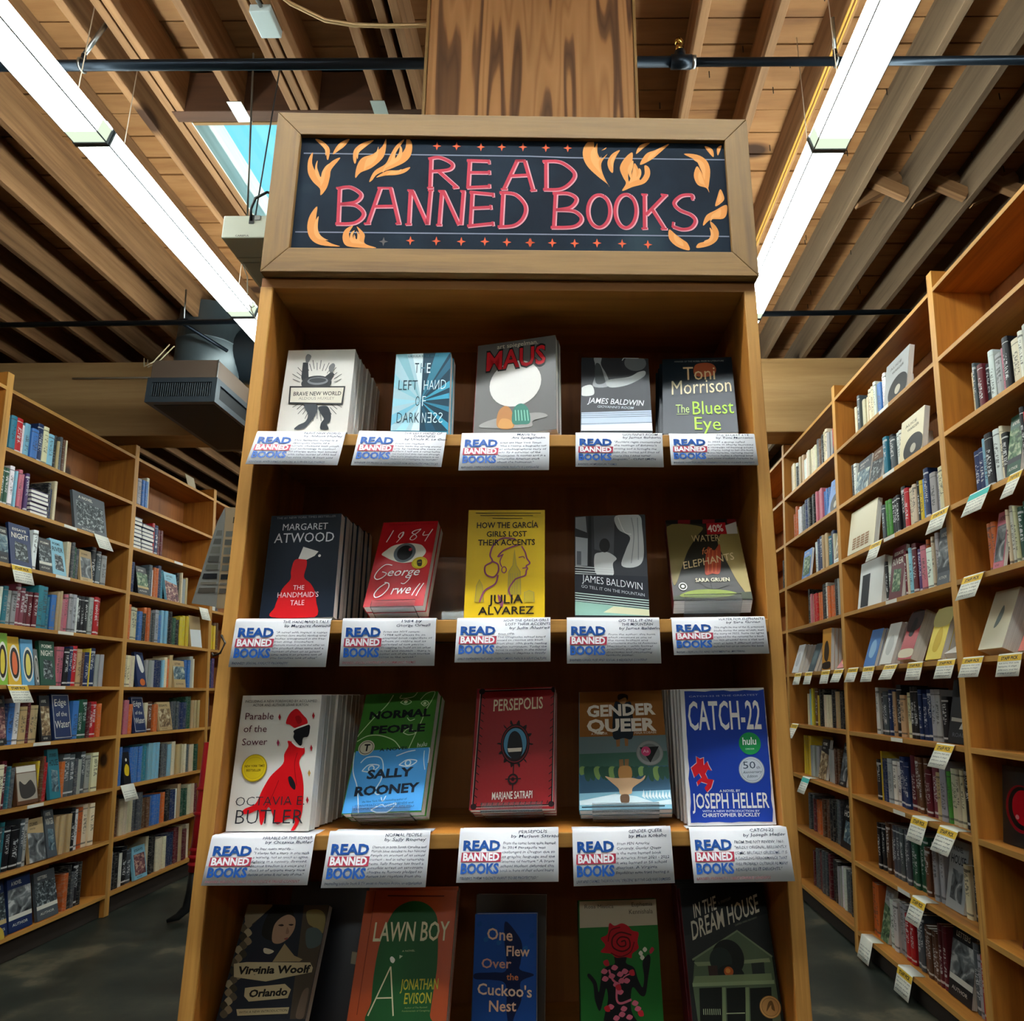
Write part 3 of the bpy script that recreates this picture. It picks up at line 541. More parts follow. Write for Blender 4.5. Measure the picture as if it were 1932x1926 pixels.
,["s", "2a1c18", [0.061, 0.859], [0.103, 0.863], [0.124, 0.857], [0.094, 0.851]]
,["s", "94705a", [0.054, 0.842], [0.089, 0.812], [0.082, 0.796], [0.054, 0.799]]
,["s", "20202c", [-0.306, 0.61], [-0.269, 0.679], [-0.153, 0.7], [-0.041, 0.69], [-0.004, 0.61]]
,["s", "d0c4a8", [-0.156, 0.7], [-0.036, 0.681], [-0.081, 0.661], [-0.148, 0.67]]
,["p", "a08a64", [0.07, 0.731], [0.217, 0.652], [0.324, 0.629], [0.295, 0.614], [-0.022, 0.61]]
,["s", "6c5a4a", [0.386, 0.315], [0.408, 0.425], [0.47, 0.444], [0.48, 0.333], [0.474, 0.267], [0.398, 0.266]]
,["#", "author_lettering"]
,["p", "c4b48c", [-0.468, 0.595], [-0.323, 0.607], [0.421, 0.609], [0.465, 0.576], [0.463, 0.547], [-0.044, 0.485], [-0.425, 0.511]]
,["t", "16120c", "Virginia Woolf", [-0.398, 0.53], [0.439, 0.545], 0.046, "h"]
,["#", "title_lettering"]
,["p", "c4b48c", [-0.263, 0.443], [-0.209, 0.448], [0.184, 0.472], [0.268, 0.438], [0.253, 0.385], [-0.18, 0.36], [-0.248, 0.392]]
,["t", "16120c", "Orlando", [-0.197, 0.387], [0.236, 0.403], 0.043, "h"]
,["p", "b8a880", [-0.298, 0.313], [0.294, 0.33], [0.294, 0.291], [-0.267, 0.274]]
,["t", "3a3424", "WITH A NEW INTRODUCTION", [-0.259, 0.287], [0.279, 0.305], 0.014, ""]], "lawn": [["#", "illustration"]
,["r", "8c3410", 0.00124, [-0.402, 0.996], [-0.408, 0.265]]
,["s", "1c5a2a", [-0.28, 0.212], [-0.281, 0.334], [-0.293, 0.476], [-0.28, 0.651], [-0.22, 0.803], [-0.144, 0.887], [-0.005, 0.929], [0.145, 0.92], [0.263, 0.869], [0.32, 0.785], [0.355, 0.543], [0.341, 0.39], [0.33, 0.263], [0.325, 0.21]]
,["r", "e0d8b0", 0.00198, [-0.128, 0.534], [-0.296, 0.26]]
,["r", "e0d8b0", 0.00198, [-0.128, 0.534], [-0.04, 0.259]]
,["r", "e0d8b0", 0.00173, [-0.233, 0.356], [-0.072, 0.358]]
,["s", "e8e4d8", [-0.147, 0.584], [-0.126, 0.593], [-0.093, 0.575], [-0.104, 0.555], [-0.134, 0.562]]
,["p", "b8c8a0", [-0.051, 0.601], [-0.015, 0.595], [-0.047, 0.579]]
,["#", "title_lettering"]
,["t", "e2dab0", "LAWN BOY", [-0.355, 0.684], [0.449, 0.687], 0.113, "n"]
,["t", "b8c090", "A NOVEL", [-0.028, 0.619], [0.106, 0.622], 0.01, ""]
,["r", "5c1c08", 0.00173, [-0.261, 0.966], [0.121, 0.962], [0.361, 0.961]]
,["#", "author_lettering"]
,["t", "b8b030", "JONATHAN", [-0.001, 0.401], [0.385, 0.405], 0.059, "n"]
,["t", "b8b030", "EVISON", [0.053, 0.324], [0.327, 0.328], 0.058, "n"]
,["t", "90a060", "Author of The Revised", [0.065, 0.297], [0.293, 0.301], 0.009, ""]
,["t", "90a060", "Fundamentals of Caregiving", [0.045, 0.28], [0.323, 0.283], 0.009, ""]], "cuck": [["#", "illustration"]
,["s", "122048", [-0.468, 0.547], [-0.188, 0.554], [0.024, 0.573], [-0.014, 0.77], [-0.009, 0.941], [0.188, 0.841], [0.268, 0.755], [0.247, 0.628], [0.24, 0.572], [0.461, 0.533], [0.251, 0.482], [0.266, 0.353], [0.17, 0.246], [0.093, 0.14], [0.036, 0.273], [0.017, 0.462], [-0.185, 0.497], [-0.465, 0.505]]
,["s", "1a4c90", [-0.465, 0.931], [-0.406, 0.945], [-0.389, 0.916], [-0.448, 0.902]]
,["s", "2460a0", [-0.352, 0.81], [-0.292, 0.825], [-0.276, 0.796], [-0.335, 0.782]]
,["s", "1a4c90", [-0.252, 0.907], [-0.192, 0.921], [-0.176, 0.892], [-0.235, 0.878]]
,["s", "2460a0", [-0.14, 0.787], [-0.081, 0.801], [-0.065, 0.772], [-0.124, 0.758]]
,["s", "2460a0", [0.28, 0.739], [0.339, 0.753], [0.355, 0.725], [0.296, 0.711]]
,["s", "1a4c90", [0.383, 0.834], [0.442, 0.849], [0.458, 0.82], [0.398, 0.806]]
,["#", "title_lettering"]
,["t", "e8c0a4", "One", [-0.297, 0.806], [0.114, 0.79], 0.086, "b"]
,["t", "e8c0a4", "Flew", [0.02, 0.677], [0.388, 0.672], 0.074, "b"]
,["t", "d8a090", "Over", [-0.373, 0.588], [0.101, 0.584], 0.07, "b"]
,["t", "c87850", "the", [0.027, 0.497], [0.215, 0.495], 0.047, "b"]
,["t", "ecd0b8", "Cuckoo's", [-0.425, 0.395], [0.428, 0.368], 0.079, "b"]
,["t", "e8c0a4", "Nest", [-0.236, 0.268], [0.187, 0.27], 0.078, "b"]], "rose": [["#", "illustration"]
,["p", "b4a890", [-0.487, 0.997], [0.494, 1.004], [0.499, 0.816], [-0.49, 0.812]]
,["s", "14161c", [-0.062, 0.617], [0.078, 0.61], [0.074, 0.564], [0.171, 0.531], [0.21, 0.456], [0.262, 0.4], [0.288, 0.467], [0.28, 0.566], [0.336, 0.609], [0.369, 0.614], [0.379, 0.576], [0.339, 0.466], [0.295, 0.355], [0.234, 0.349], [0.136, 0.403], [0.111, 0.254], [0.201, 0.134], [-0.214, 0.145], [-0.168, 0.332], [-0.186, 0.404], [-0.225, 0.333], [-0.274, 0.261], [-0.327, 0.335], [-0.344, 0.432], [-0.41, 0.488], [-0.384, 0.503], [-0.304, 0.449], [-0.276, 0.382], [-0.224, 0.515], [-0.153, 0.548], [-0.07, 0.563]]
,["s", "b01420", [-0.116, 0.838], [-0.051, 0.82], [0.04, 0.835], [0.115, 0.817], [0.171, 0.783], [0.248, 0.766], [0.228, 0.706], [0.237, 0.661], [0.156, 0.625], [0.142, 0.596], [0.061, 0.605], [-0.044, 0.603], [-0.112, 0.63], [-0.239, 0.645], [-0.178, 0.688], [-0.231, 0.737], [-0.145, 0.764]]
,["q", "4a060c", 0.00214, [0.023, 0.709], [0.07, 0.715], [0.075, 0.683], [0.009, 0.678], [-0.031, 0.711], [0.025, 0.741], [0.119, 0.727], [0.125, 0.669], [0.029, 0.644], [-0.081, 0.674], [-0.081, 0.737], [0.016, 0.773], [0.156, 0.752]]
,["q", "6a0a12", 0.00184, [-0.112, 0.636], [0.003, 0.609], [0.134, 0.638], [0.188, 0.706]]
,["q", "6a0a12", 0.00184, [-0.141, 0.713], [-0.101, 0.788], [0.019, 0.809]]
,["q", "d06a84", 0.00306, [-0.143, 0.525], [-0.106, 0.463], [-0.058, 0.426], [-0.061, 0.329], [-0.01, 0.304], [0.117, 0.325]]
,["q", "d06a84", 0.00184, [-0.055, 0.401], [0.038, 0.472], [0.133, 0.495]]
,["s", "d06a84", [-0.243, 0.51], [-0.209, 0.534], [-0.159, 0.518], [-0.193, 0.497]]
,["s", "d06a84", [-0.235, 0.461], [-0.201, 0.485], [-0.151, 0.469], [-0.185, 0.448]]
,["s", "d06a84", [-0.115, 0.532], [-0.08, 0.556], [-0.03, 0.54], [-0.065, 0.519]]
,["s", "d06a84", [-0.153, 0.478], [-0.119, 0.501], [-0.069, 0.486], [-0.103, 0.464]]
,["s", "d06a84", [-0.033, 0.445], [0.001, 0.468], [0.05, 0.452], [0.016, 0.431]]
,["s", "d06a84", [-0.048, 0.488], [-0.014, 0.511], [0.035, 0.496], [0.001, 0.474]]
,["s", "d06a84", [0.011, 0.505], [0.045, 0.529], [0.095, 0.513], [0.061, 0.491]]
,["s", "d06a84", [0.029, 0.443], [0.063, 0.467], [0.113, 0.451], [0.078, 0.43]]
,["s", "d06a84", [-0.057, 0.372], [-0.023, 0.396], [0.026, 0.38], [-0.008, 0.359]]
,["s", "d06a84", [-0.1, 0.422], [-0.066, 0.445], [-0.016, 0.43], [-0.05, 0.408]]
,["s", "d06a84", [0.119, 0.297], [0.153, 0.32], [0.202, 0.304], [0.168, 0.283]]
,["s", "d06a84", [0.15, 0.26], [0.184, 0.283], [0.233, 0.268], [0.199, 0.247]]
,["s", "d06a84", [-0.178, 0.28], [-0.145, 0.303], [-0.096, 0.287], [-0.129, 0.267]]
,["s", "d06a84", [-0.02, 0.264], [0.013, 0.287], [0.062, 0.272], [0.028, 0.251]]
,["s", "d06a84", [-0.115, 0.207], [-0.082, 0.23], [-0.033, 0.215], [-0.067, 0.195]]
,["s", "d06a84", [0.043, 0.21], [0.077, 0.232], [0.125, 0.217], [0.092, 0.197]]
,["s", "d06a84", [-0.046, 0.229], [-0.012, 0.252], [0.036, 0.237], [0.003, 0.216]]
,["s", "c02838", [-0.211, 0.58], [-0.154, 0.591], [-0.138, 0.554], [-0.19, 0.552]]
,["s", "c02838", [0.102, 0.509], [0.158, 0.52], [0.173, 0.483], [0.122, 0.482]]
,["s", "c02838", [-0.072, 0.417], [-0.016, 0.428], [-0.001, 0.392], [-0.051, 0.39]]
,["s", "c02838", [-0.219, 0.283], [-0.164, 0.294], [-0.148, 0.258], [-0.198, 0.257]]
,["s", "c02838", [0.187, 0.244], [0.243, 0.254], [0.257, 0.219], [0.207, 0.217]]
,["s", "d8d4c4", [0.288, 0.651], [0.318, 0.668], [0.345, 0.65], [0.315, 0.633]]
,["s", "d8d4c4", [0.234, 0.627], [0.264, 0.644], [0.29, 0.626], [0.26, 0.609]]
,["s", "d8d4c4", [0.25, 0.598], [0.28, 0.615], [0.306, 0.597], [0.276, 0.58]]
,["s", "b83040", [0.372, 0.639], [0.408, 0.666], [0.434, 0.648], [0.389, 0.62]]
,["#", "author_lettering"]
,["t", "4a4438", "Rosa Mística", [-0.423, 0.946], [-0.056, 0.943], 0.026, ""]
,["#", "side_lettering"]
,["t", "4a4438", "Euphemia", [0.179, 0.95], [0.445, 0.952], 0.029, ""]
,["t", "4a4438", "Kennishala", [0.141, 0.897], [0.444, 0.898], 0.032, ""]], "dream": [["#", "illustration"]
,["p", "10161a", [-0.494, 0.999], [0.497, 0.997], [0.489, 0.816], [-0.505, 0.694]]
,["p", "586a50", [-0.406, 0.556], [0.115, 0.719], [0.47, 0.554], [0.464, 0.166], [-0.441, 0.189], [-0.458, 0.402]]
,["r", "7c8c6c", 0.00275, [-0.433, 0.547], [0.114, 0.714], [0.474, 0.546]]
,["p", "8a9a74", [-0.421, 0.533], [-0.094, 0.532], [-0.087, 0.509], [-0.384, 0.508]]
,["p", "8a9a74", [0.118, 0.533], [0.436, 0.54], [0.444, 0.515], [0.134, 0.512]]
,["e", "161c1a", [-0.03, 0.55], 0.182, 0.113]
,["e", "22302c", [-0.114, 0.538], 0.127, 0.079]
,["s", "1a201e", [-0.2, 0.44], [-0.101, 0.504], [0.067, 0.5], [0.113, 0.433]]
,["p", "3c2a24", [-0.268, 0.508], [-0.163, 0.508], [-0.167, 0.445], [-0.266, 0.443]]
,["p", "2c3430", [0.223, 0.513], [0.369, 0.516], [0.362, 0.447], [0.221, 0.444]]
,["e", "c8642a", [-0.042, 0.469], 0.053, 0.029]
,["e", "e89a4a", [-0.049, 0.474], 0.027, 0.015]
,["p", "90a47c", [-0.46, 0.411], [0.454, 0.408], [0.454, 0.385], [-0.461, 0.389]]
,["p", "7c9068", [-0.427, 0.45], [0.434, 0.448], [0.433, 0.409], [-0.456, 0.41]]
,["p", "141a18", [-0.39, 0.379], [-0.141, 0.379], [-0.171, 0.186], [-0.418, 0.192]]
,["p", "141a18", [-0.091, 0.372], [0.118, 0.373], [0.083, 0.18], [-0.124, 0.185]]
,["p", "141a18", [0.169, 0.366], [0.41, 0.367], [0.369, 0.173], [0.13, 0.179]]
,["r", "a8b894", 0.00122, [-0.368, 0.26], [-0.372, 0.227]]
,["r", "a8b894", 0.00122, [-0.346, 0.26], [-0.349, 0.226]]
,["r", "a8b894", 0.00122, [-0.324, 0.259], [-0.327, 0.226]]
,["r", "a8b894", 0.00122, [-0.301, 0.259], [-0.305, 0.225]]
,["r", "a8b894", 0.00122, [-0.279, 0.258], [-0.282, 0.224]]
,["r", "a8b894", 0.00122, [-0.256, 0.258], [-0.26, 0.224]]
,["r", "a8b894", 0.00122, [-0.234, 0.257], [-0.238, 0.223]]
,["r", "a8b894", 0.00122, [-0.212, 0.256], [-0.215, 0.223]]
,["r", "a8b894", 0.00122, [-0.189, 0.256], [-0.193, 0.222]]
,["p", "7c9068", [-0.137, 0.378], [-0.1, 0.378], [-0.139, 0.185], [-0.179, 0.186]]
,["p", "7c9068", [0.122, 0.372], [0.16, 0.372], [0.116, 0.179], [0.075, 0.18]]
,["r", "a8b894", 0.00122, [-0.126, 0.228], [0.079, 0.226]]
,["#", "title_lettering"]
,["t", "d0ccb8", "IN THE", [-0.363, 0.803], [-0.091, 0.856], 0.086, "n"]
,["t", "d0ccb8", "DREAM HOUSE", [-0.408, 0.667], [0.404, 0.832], 0.113, "n"]
,["t", "7a807c", "a memoir", [-0.064, 0.884], [0.091, 0.915], 0.017, ""]
,["#", "author_lettering"]
,["t", "7a806c", "CARMEN MARIA MACHADO", [0.097, 0.743], [0.361, 0.789], 0.012, ""]
,["#", "sticker"]
,["e", "7a5a2c", [0.366, 0.253], 0.12, 0.066]
,["e", "c89a5c", [0.366, 0.253], 0.114, 0.063]
,["e", "8a683a", [0.366, 0.253], 0.097, 0.054]
,["e", "b88a50", [0.366, 0.253], 0.091, 0.05]
,["s", "6a4c24", [0.317, 0.228], [0.353, 0.28], [0.396, 0.285], [0.411, 0.231], [0.377, 0.242], [0.375, 0.264]]]}, "books": {"bnw": [-0.3535, 0.0192, 0.4447, 0.0159, 0.1542, 0.0231, 0.1256, 0.1864], "lhd": [-0.1605, 0.0189, 0.4457, -0.0016, 0.1573, 0.03, 0.1032, 0.1764], "maus": [0.009, 0.0264, 0.4451, -0.1845, 0.2393, 0.0571, 0.1554, 0.22], "gio": [0.1938, 0.0317, 0.4445, 0.0057, 0.3342, -0.0249, 0.1302, 0.197], "blu": [0.3584, 0.0272, 0.4467, -0.1102, 0.4265, -0.0357, 0.1345, 0.2079], "hand": [-0.3523, 0.0208, 0.1184, 0.0049, 0.1335, 0.0358, 0.1236, 0.1878], "1984": [-0.1903, 0.0185, 0.141, -0.0798, 0.4503, 0.009, 0.103, 0.1839], "garcia": [-0.0034, 0.0271, 0.1188, 0.0233, 0.1427, 0.0032, 0.136, 0.1989], "mount": [0.179, 0.0326, 0.1202, -0.0709, 0.1937, 0.0056, 0.1266, 0.1928], "water": [0.3616, 0.0222, 0.1508, -0.0611, 0.5976, 0.001, 0.133, 0.2024], "par": [-0.3695, 0.0118, -0.2085, -0.0595, 0.0631, 0.0076, 0.1323, 0.2053], "norm": [-0.1925, 0.0268, -0.1824, -0.1273, 0.4434, 0.0395, 0.1307, 0.2044], "pers": [0.0124, 0.0403, -0.18, -0.0611, 0.3279, 0.022, 0.1376, 0.2005], "gq": [0.1949, 0.0396, -0.1815, -0.0622, 0.502, 0.0191, 0.1485, 0.2107], "c22": [0.3692, 0.0371, -0.2043, -0.0413, 0.0374, 0.0148, 0.1387, 0.2111], "orl": [-0.3773, 0.0246, -0.5252, -0.0464, 0.4553, 0.0001, 0.1368, 0.2083], "lawn": [-0.1547, 0.0147, -0.5284, -0.0225, 0.4101, 0.0074, 0.1492, 0.2276], "cuck": [0.0035, 0.0592, -0.5194, -0.0478, 0.1616, 0.0163, 0.0994, 0.179], "rose": [0.1848, 0.0545, -0.5218, 0.1026, 0.1974, -0.0042, 0.1274, 0.2009], "dream": [0.3768, 0.0497, -0.5237, 0.09, 0.3034, 0.001, 0.1426, 0.2221]}, "cards": [[-0.3579, -0.0455, 0.3727, 0.0278, 0.4012, -0.0146, 0.1532, 0.0775], [-0.1846, -0.0364, 0.3694, 0.0127, 0.341, -0.0267, 0.1528, 0.0776], [-0.0032, -0.0323, 0.3654, 0.0076, 0.3291, 0.0014, 0.1534, 0.0829], [0.1949, -0.0076, 0.3755, 0.0118, 0.1106, -0.0108, 0.1528, 0.0672], [0.3601, -0.0055, 0.3795, 0.0233, 0.1561, 0.0002, 0.1516, 0.0637], [-0.359, -0.0239, 0.0408, 0.023, 0.1109, -0.0051, 0.1536, 0.0781], [-0.186, -0.0175, 0.0408, 0.0266, 0.0087, 0.0, 0.1512, 0.0766], [-0.0004, -0.0229, 0.0493, 0.0184, 0.2365, 0.0046, 0.1529, 0.0745], [0.1785, -0.0081, 0.0465, 0.0229, 0.0991, -0.003, 0.1526, 0.0753], [0.3536, -0.0045, 0.0601, 0.0223, 0.1412, 0.0113, 0.1559, 0.0622], [-0.3587, -0.0333, -0.2734, 0.0247, 0.2663, -0.0062, 0.1548, 0.0684], [-0.1835, -0.0335, -0.2744, 0.0232, 0.307, -0.0047, 0.1531, 0.0764], [0.0136, -0.0349, -0.2679, 0.0249, 0.4111, -0.0015, 0.1502, 0.0748], [0.1867, -0.0148, -0.2769, 0.0451, 0.1876, 0.0131, 0.1518, 0.0779], [0.3659, -0.0175, -0.2738, 0.0319, 0.2941, 0.0047, 0.1517, 0.0762]], "sign": {"flame": [[[-0.384, 1.0486], [-0.3734, 1.047], [-0.3591, 1.0347], [-0.3537, 1.0224], [-0.3551, 1.003], [-0.3582, 1.0047], [-0.361, 1.0205], [-0.3693, 1.0328]],
 [[-0.3177, 1.0504], [-0.3344, 1.0423], [-0.3437, 1.0279], [-0.3471, 1.0144], [-0.3374, 1.0227], [-0.3263, 1.0335]],
 [[-0.2707, 1.0487], [-0.2926, 1.0412], [-0.3065, 1.0267], [-0.3082, 1.009], [-0.3043, 0.9943], [-0.3016, 0.9986], [-0.2998, 1.0162], [-0.286, 1.0324]],
 [[-0.247, 1.0527], [-0.2534, 1.0347], [-0.2702, 1.0167], [-0.2904, 1.0075], [-0.2994, 0.9881], [-0.3006, 0.9619], [-0.2911, 0.9742], [-0.2711, 0.985], [-0.2517, 1.0064], [-0.2463, 1.026]],
 [[-0.211, 1.0515], [-0.2266, 1.037], [-0.2373, 1.0137], [-0.2451, 0.9942], [-0.2648, 0.9781], [-0.2736, 0.9544], [-0.2679, 0.9572], [-0.2585, 0.9712], [-0.2298, 0.9857], [-0.2068, 1.0001], [-0.1964, 1.0179], [-0.1964, 1.0428], [-0.2067, 1.0559], [-0.2084, 1.0319], [-0.218, 1.014], [-0.2255, 1.0051], [-0.2258, 1.021]],
 [[-0.1973, 0.9879], [-0.2177, 0.9806], [-0.2412, 0.9785], [-0.261, 0.9636], [-0.2435, 0.968], [-0.2201, 0.9701], [-0.2042, 0.9773]],
 [[-0.386, 1.0183], [-0.3933, 1.0006], [-0.3916, 0.9727], [-0.3805, 0.9521], [-0.3661, 0.9368], [-0.3634, 0.9221], [-0.3531, 0.9387], [-0.3491, 0.9629], [-0.3475, 0.9803], [-0.3324, 1.0069], [-0.3488, 0.9978], [-0.3619, 0.9766], [-0.3661, 0.9557], [-0.3763, 0.9729], [-0.3854, 0.9937]],
 [[-0.3679, 0.8975], [-0.3801, 0.8772], [-0.3827, 0.8504], [-0.3744, 0.8273], [-0.3548, 0.8144], [-0.3189, 0.8115], [-0.3351, 0.8179], [-0.3531, 0.8292], [-0.3646, 0.8473], [-0.368, 0.8706]],
 [[-0.2977, 0.8565], [-0.3115, 0.848], [-0.3155, 0.8313], [-0.3091, 0.8149], [-0.2917, 0.8102], [-0.2515, 0.809], [-0.2677, 0.8154], [-0.2747, 0.8219], [-0.2749, 0.8385], [-0.2904, 0.8549], [-0.2852, 0.8416], [-0.2855, 0.8251], [-0.2915, 0.8283], [-0.2941, 0.8382], [-0.297, 0.8249], [-0.3015, 0.8282], [-0.3039, 0.8414]],
 [[0.1499, 1.0541], [0.1391, 1.0377], [0.1379, 1.0163], [0.1461, 0.9951], [0.1639, 0.9743], [0.1845, 0.9553], [0.1874, 0.9501], [0.176, 0.978], [0.1734, 1.0026], [0.1858, 1.0242], [0.1735, 1.0133], [0.1662, 1.0274], [0.1665, 1.049], [0.1603, 1.0381], [0.159, 1.0543]],
 [[0.1837, 1.0392], [0.1738, 1.0319], [0.1815, 1.0349]],
 [[0.2103, 1.0336], [0.1949, 1.0243], [0.1855, 1.0064], [0.1882, 0.9887], [0.1955, 0.9811], [0.1975, 1.003], [0.2039, 1.0209]],
 [[0.2344, 1.0286], [0.2189, 1.014], [0.2093, 0.9926], [0.2149, 0.9715], [0.2205, 0.9576], [0.2126, 0.9401], [0.2323, 0.9491], [0.2565, 0.9581], [0.2676, 0.9758], [0.2667, 0.9935], [0.2578, 0.9987], [0.2572, 0.9792], [0.2477, 0.965], [0.2468, 0.9861], [0.2383, 1.0037], [0.2332, 0.9824], [0.2266, 0.9612], [0.2256, 0.9822], [0.2338, 1.0072]],
 [[0.2711, 1.0526], [0.2501, 1.045], [0.2419, 1.0251], [0.256, 1.0379]],
 [[0.3082, 1.0496], [0.2802, 1.0347], [0.2617, 1.0254], [0.2488, 1.0003], [0.2703, 1.0113], [0.286, 1.0258]],
 [[0.3784, 1.0454], [0.3933, 1.0384], [0.3948, 1.0205], [0.3867, 1.0293]],
 [[0.4116, 1.0477], [0.4026, 1.0404], [0.4032, 1.0242], [0.4091, 1.0369]],
 [[0.3362, 1.0267], [0.3621, 1.0253], [0.3797, 1.0131], [0.3862, 0.9918], [0.3832, 0.9635], [0.3794, 0.9495], [0.3731, 0.9739], [0.3653, 0.9986], [0.3584, 1.0127]],
 [[0.3607, 0.9985], [0.3536, 0.9772], [0.3602, 0.9562], [0.3764, 0.9494], [0.3818, 0.9391], [0.3771, 0.9635], [0.3691, 0.9845]],
 [[0.4033, 0.9464], [0.3969, 0.9289], [0.3921, 0.9081], [0.4094, 0.9221], [0.4082, 0.9377]],
 [[0.4133, 0.9118], [0.3916, 0.8995], [0.3731, 0.8872], [0.366, 0.865], [0.3816, 0.8788], [0.4055, 0.8809], [0.4138, 0.8946]],
 [[0.3798, 0.8737], [0.383, 0.8501], [0.3732, 0.8331], [0.3552, 0.8262], [0.3517, 0.8162], [0.3755, 0.8215], [0.3909, 0.8334], [0.3954, 0.8502], [0.3897, 0.8654]],
 [[0.3005, 0.8558], [0.2997, 0.8356], [0.3137, 0.8191], [0.3368, 0.811], [0.3346, 0.826], [0.3232, 0.8359], [0.3119, 0.8458]]], "star": [[-0.1474, 1.0372], [-0.1093, 1.0372], [-0.0618, 1.0362], [-0.0212, 1.0369], [0.0201, 1.0375], [-0.2386, 0.823], [-0.1887, 0.8256], [-0.1402, 0.8252], [-0.0934, 0.8248], [-0.0492, 0.8253], [-0.0078, 0.8245], [0.0349, 0.824], [0.0203, 1.0375], [0.0649, 1.0365], [0.1079, 1.0365], [0.0371, 0.8241], [0.0778, 0.8239], [0.12, 0.8234], [0.1623, 0.8246], [0.2099, 0.8238], [0.2587, 0.8224]], "let": [["r", [-0.1581, 1.0079], [-0.1574, 0.9426]]
,["r", [-0.1626, 0.9415], [-0.1509, 0.9424]]
,["q", [-0.1631, 1.0071], [-0.1418, 1.011], [-0.1175, 0.9973], [-0.1223, 0.9838], [-0.1554, 0.9791]]
,["r", [-0.1421, 0.9793], [-0.1067, 0.944]]
,["r", [-0.114, 0.9422], [-0.1023, 0.9438]]
,["r", [-0.0834, 1.0049], [-0.0846, 0.9444]]
,["r", [-0.0885, 1.0048], [-0.0454, 1.0041]]
,["r", [-0.0826, 0.9775], [-0.0448, 0.978]]
,["r", [-0.0875, 0.9436], [-0.0435, 0.9464]]
,["r", [-0.0461, 1.0062], [-0.0453, 0.997]]
,["r", [-0.0449, 0.983], [-0.0441, 0.9732]]
,["r", [-0.0442, 0.9519], [-0.0434, 0.9426]]
,["r", [0.0085, 1.0053], [-0.0156, 0.9419]]
,["r", [-0.0215, 0.9408], [-0.0091, 0.941]]
,["r", [0.0049, 1.0052], [0.0235, 1.0055]]
,["r", [-0.3292, 0.939], [-0.3263, 0.8618]]
,["r", [-0.3356, 0.9389], [-0.3268, 0.9384]]
,["q", [-0.3311, 0.9383], [-0.3094, 0.9411], [-0.2879, 0.9252], [-0.2969, 0.9087], [-0.3256, 0.9032]]
,["q", [-0.3256, 0.9032], [-0.2964, 0.9013], [-0.2798, 0.8819], [-0.2953, 0.8629], [-0.3311, 0.8604]]
,["r", [-0.2522, 0.9395], [-0.2706, 0.8618]]
,["r", [-0.2325, 0.9398], [-0.2125, 0.8626]]
,["r", [-0.2572, 0.9401], [-0.2296, 0.9405]]
,["r", [-0.2605, 0.899], [-0.2236, 0.9002]]
,["r", [-0.2778, 0.8611], [-0.2657, 0.8619]]
,["r", [-0.2186, 0.8618], [-0.2085, 0.8626]]
,["r", [-0.1941, 0.9359], [-0.1939, 0.8612]]
,["r", [-0.2, 0.9358], [-0.1888, 0.9353]]
,["r", [-0.1911, 0.9342], [-0.1597, 0.8616]]
,["r", [-0.1559, 0.9364], [-0.1585, 0.8606]]
,["r", [-0.2003, 0.8607], [-0.1887, 0.8612]]
,["r", [-0.1609, 0.9363], [-0.1506, 0.9365]]
,["r", [-0.1344, 0.935], [-0.1367, 0.8602]]
,["r", [-0.1412, 0.9349], [-0.1285, 0.9351]]
,["r", [-0.1314, 0.934], [-0.0995, 0.8607]]
,["r", [-0.0931, 0.9349], [-0.0958, 0.8608]]
,["r", [-0.1422, 0.8602], [-0.1315, 0.8603]]
,["r", [-0.0991, 0.9355], [-0.0899, 0.935]]
,["r", [-0.0763, 0.9338], [-0.0777, 0.8593]]
,["r", [-0.0813, 0.9334], [-0.0355, 0.9289]]
,["r", [-0.0759, 0.8982], [-0.0401, 0.9004]]
,["r", [-0.0835, 0.8586], [-0.0353, 0.8649]]
,["r", [-0.0367, 0.9323], [-0.0359, 0.9227]]
,["r", [-0.0408, 0.9055], [-0.0394, 0.8953]]
,["r", [-0.0359, 0.8689], [-0.0346, 0.8595]]
,["r", [-0.0172, 0.9333], [-0.0194, 0.8584]]
,["q", [-0.0237, 0.9332], [0.0059, 0.9295], [0.0254, 0.9047], [0.0227, 0.8792], [0.0054, 0.8614], [-0.0258, 0.8576]]
,["r", [0.023, 1.0066], [0.04, 0.9393]]
,["r", [0.0065, 1.0063], [0.0242, 1.0066]]
,["r", [-0.0064, 0.9709], [0.0317, 0.9736]]
,["r", [0.035, 0.9382], [0.0468, 0.9397]]
,["r", [0.065, 1.0044], [0.0652, 0.9421]]
,["q", [0.0584, 1.005], [0.0921, 1.0042], [0.1184, 0.9823], [0.1165, 0.963], [0.0949, 0.9436], [0.0599, 0.9413]]
,["r", [0.0836, 0.9327], [0.0801, 0.859]]
,["q", [0.0783, 0.9326], [0.1068, 0.9333], [0.1233, 0.9208], [0.1126, 0.9025], [0.0845, 0.8963]]
,["q", [0.0845, 0.8963], [0.1184, 0.894], [0.133, 0.8766], [0.1182, 0.8602], [0.0748, 0.8576]]
,["q", [0.1749, 0.9284], [0.1805, 0.9228], [0.1848, 0.9144], [0.1873, 0.9041], [0.1878, 0.893], [0.1862, 0.882], [0.1827, 0.8723], [0.1776, 0.8649], [0.1714, 0.8603], [0.1648, 0.8591], [0.1584, 0.8614], [0.1527, 0.8669], [0.1484, 0.8751], [0.1459, 0.8853], [0.1453, 0.8964], [0.1469, 0.9074], [0.1504, 0.9172], [0.1555, 0.9248], [0.1617, 0.9295], [0.1683, 0.9307], [0.1749, 0.9284]]
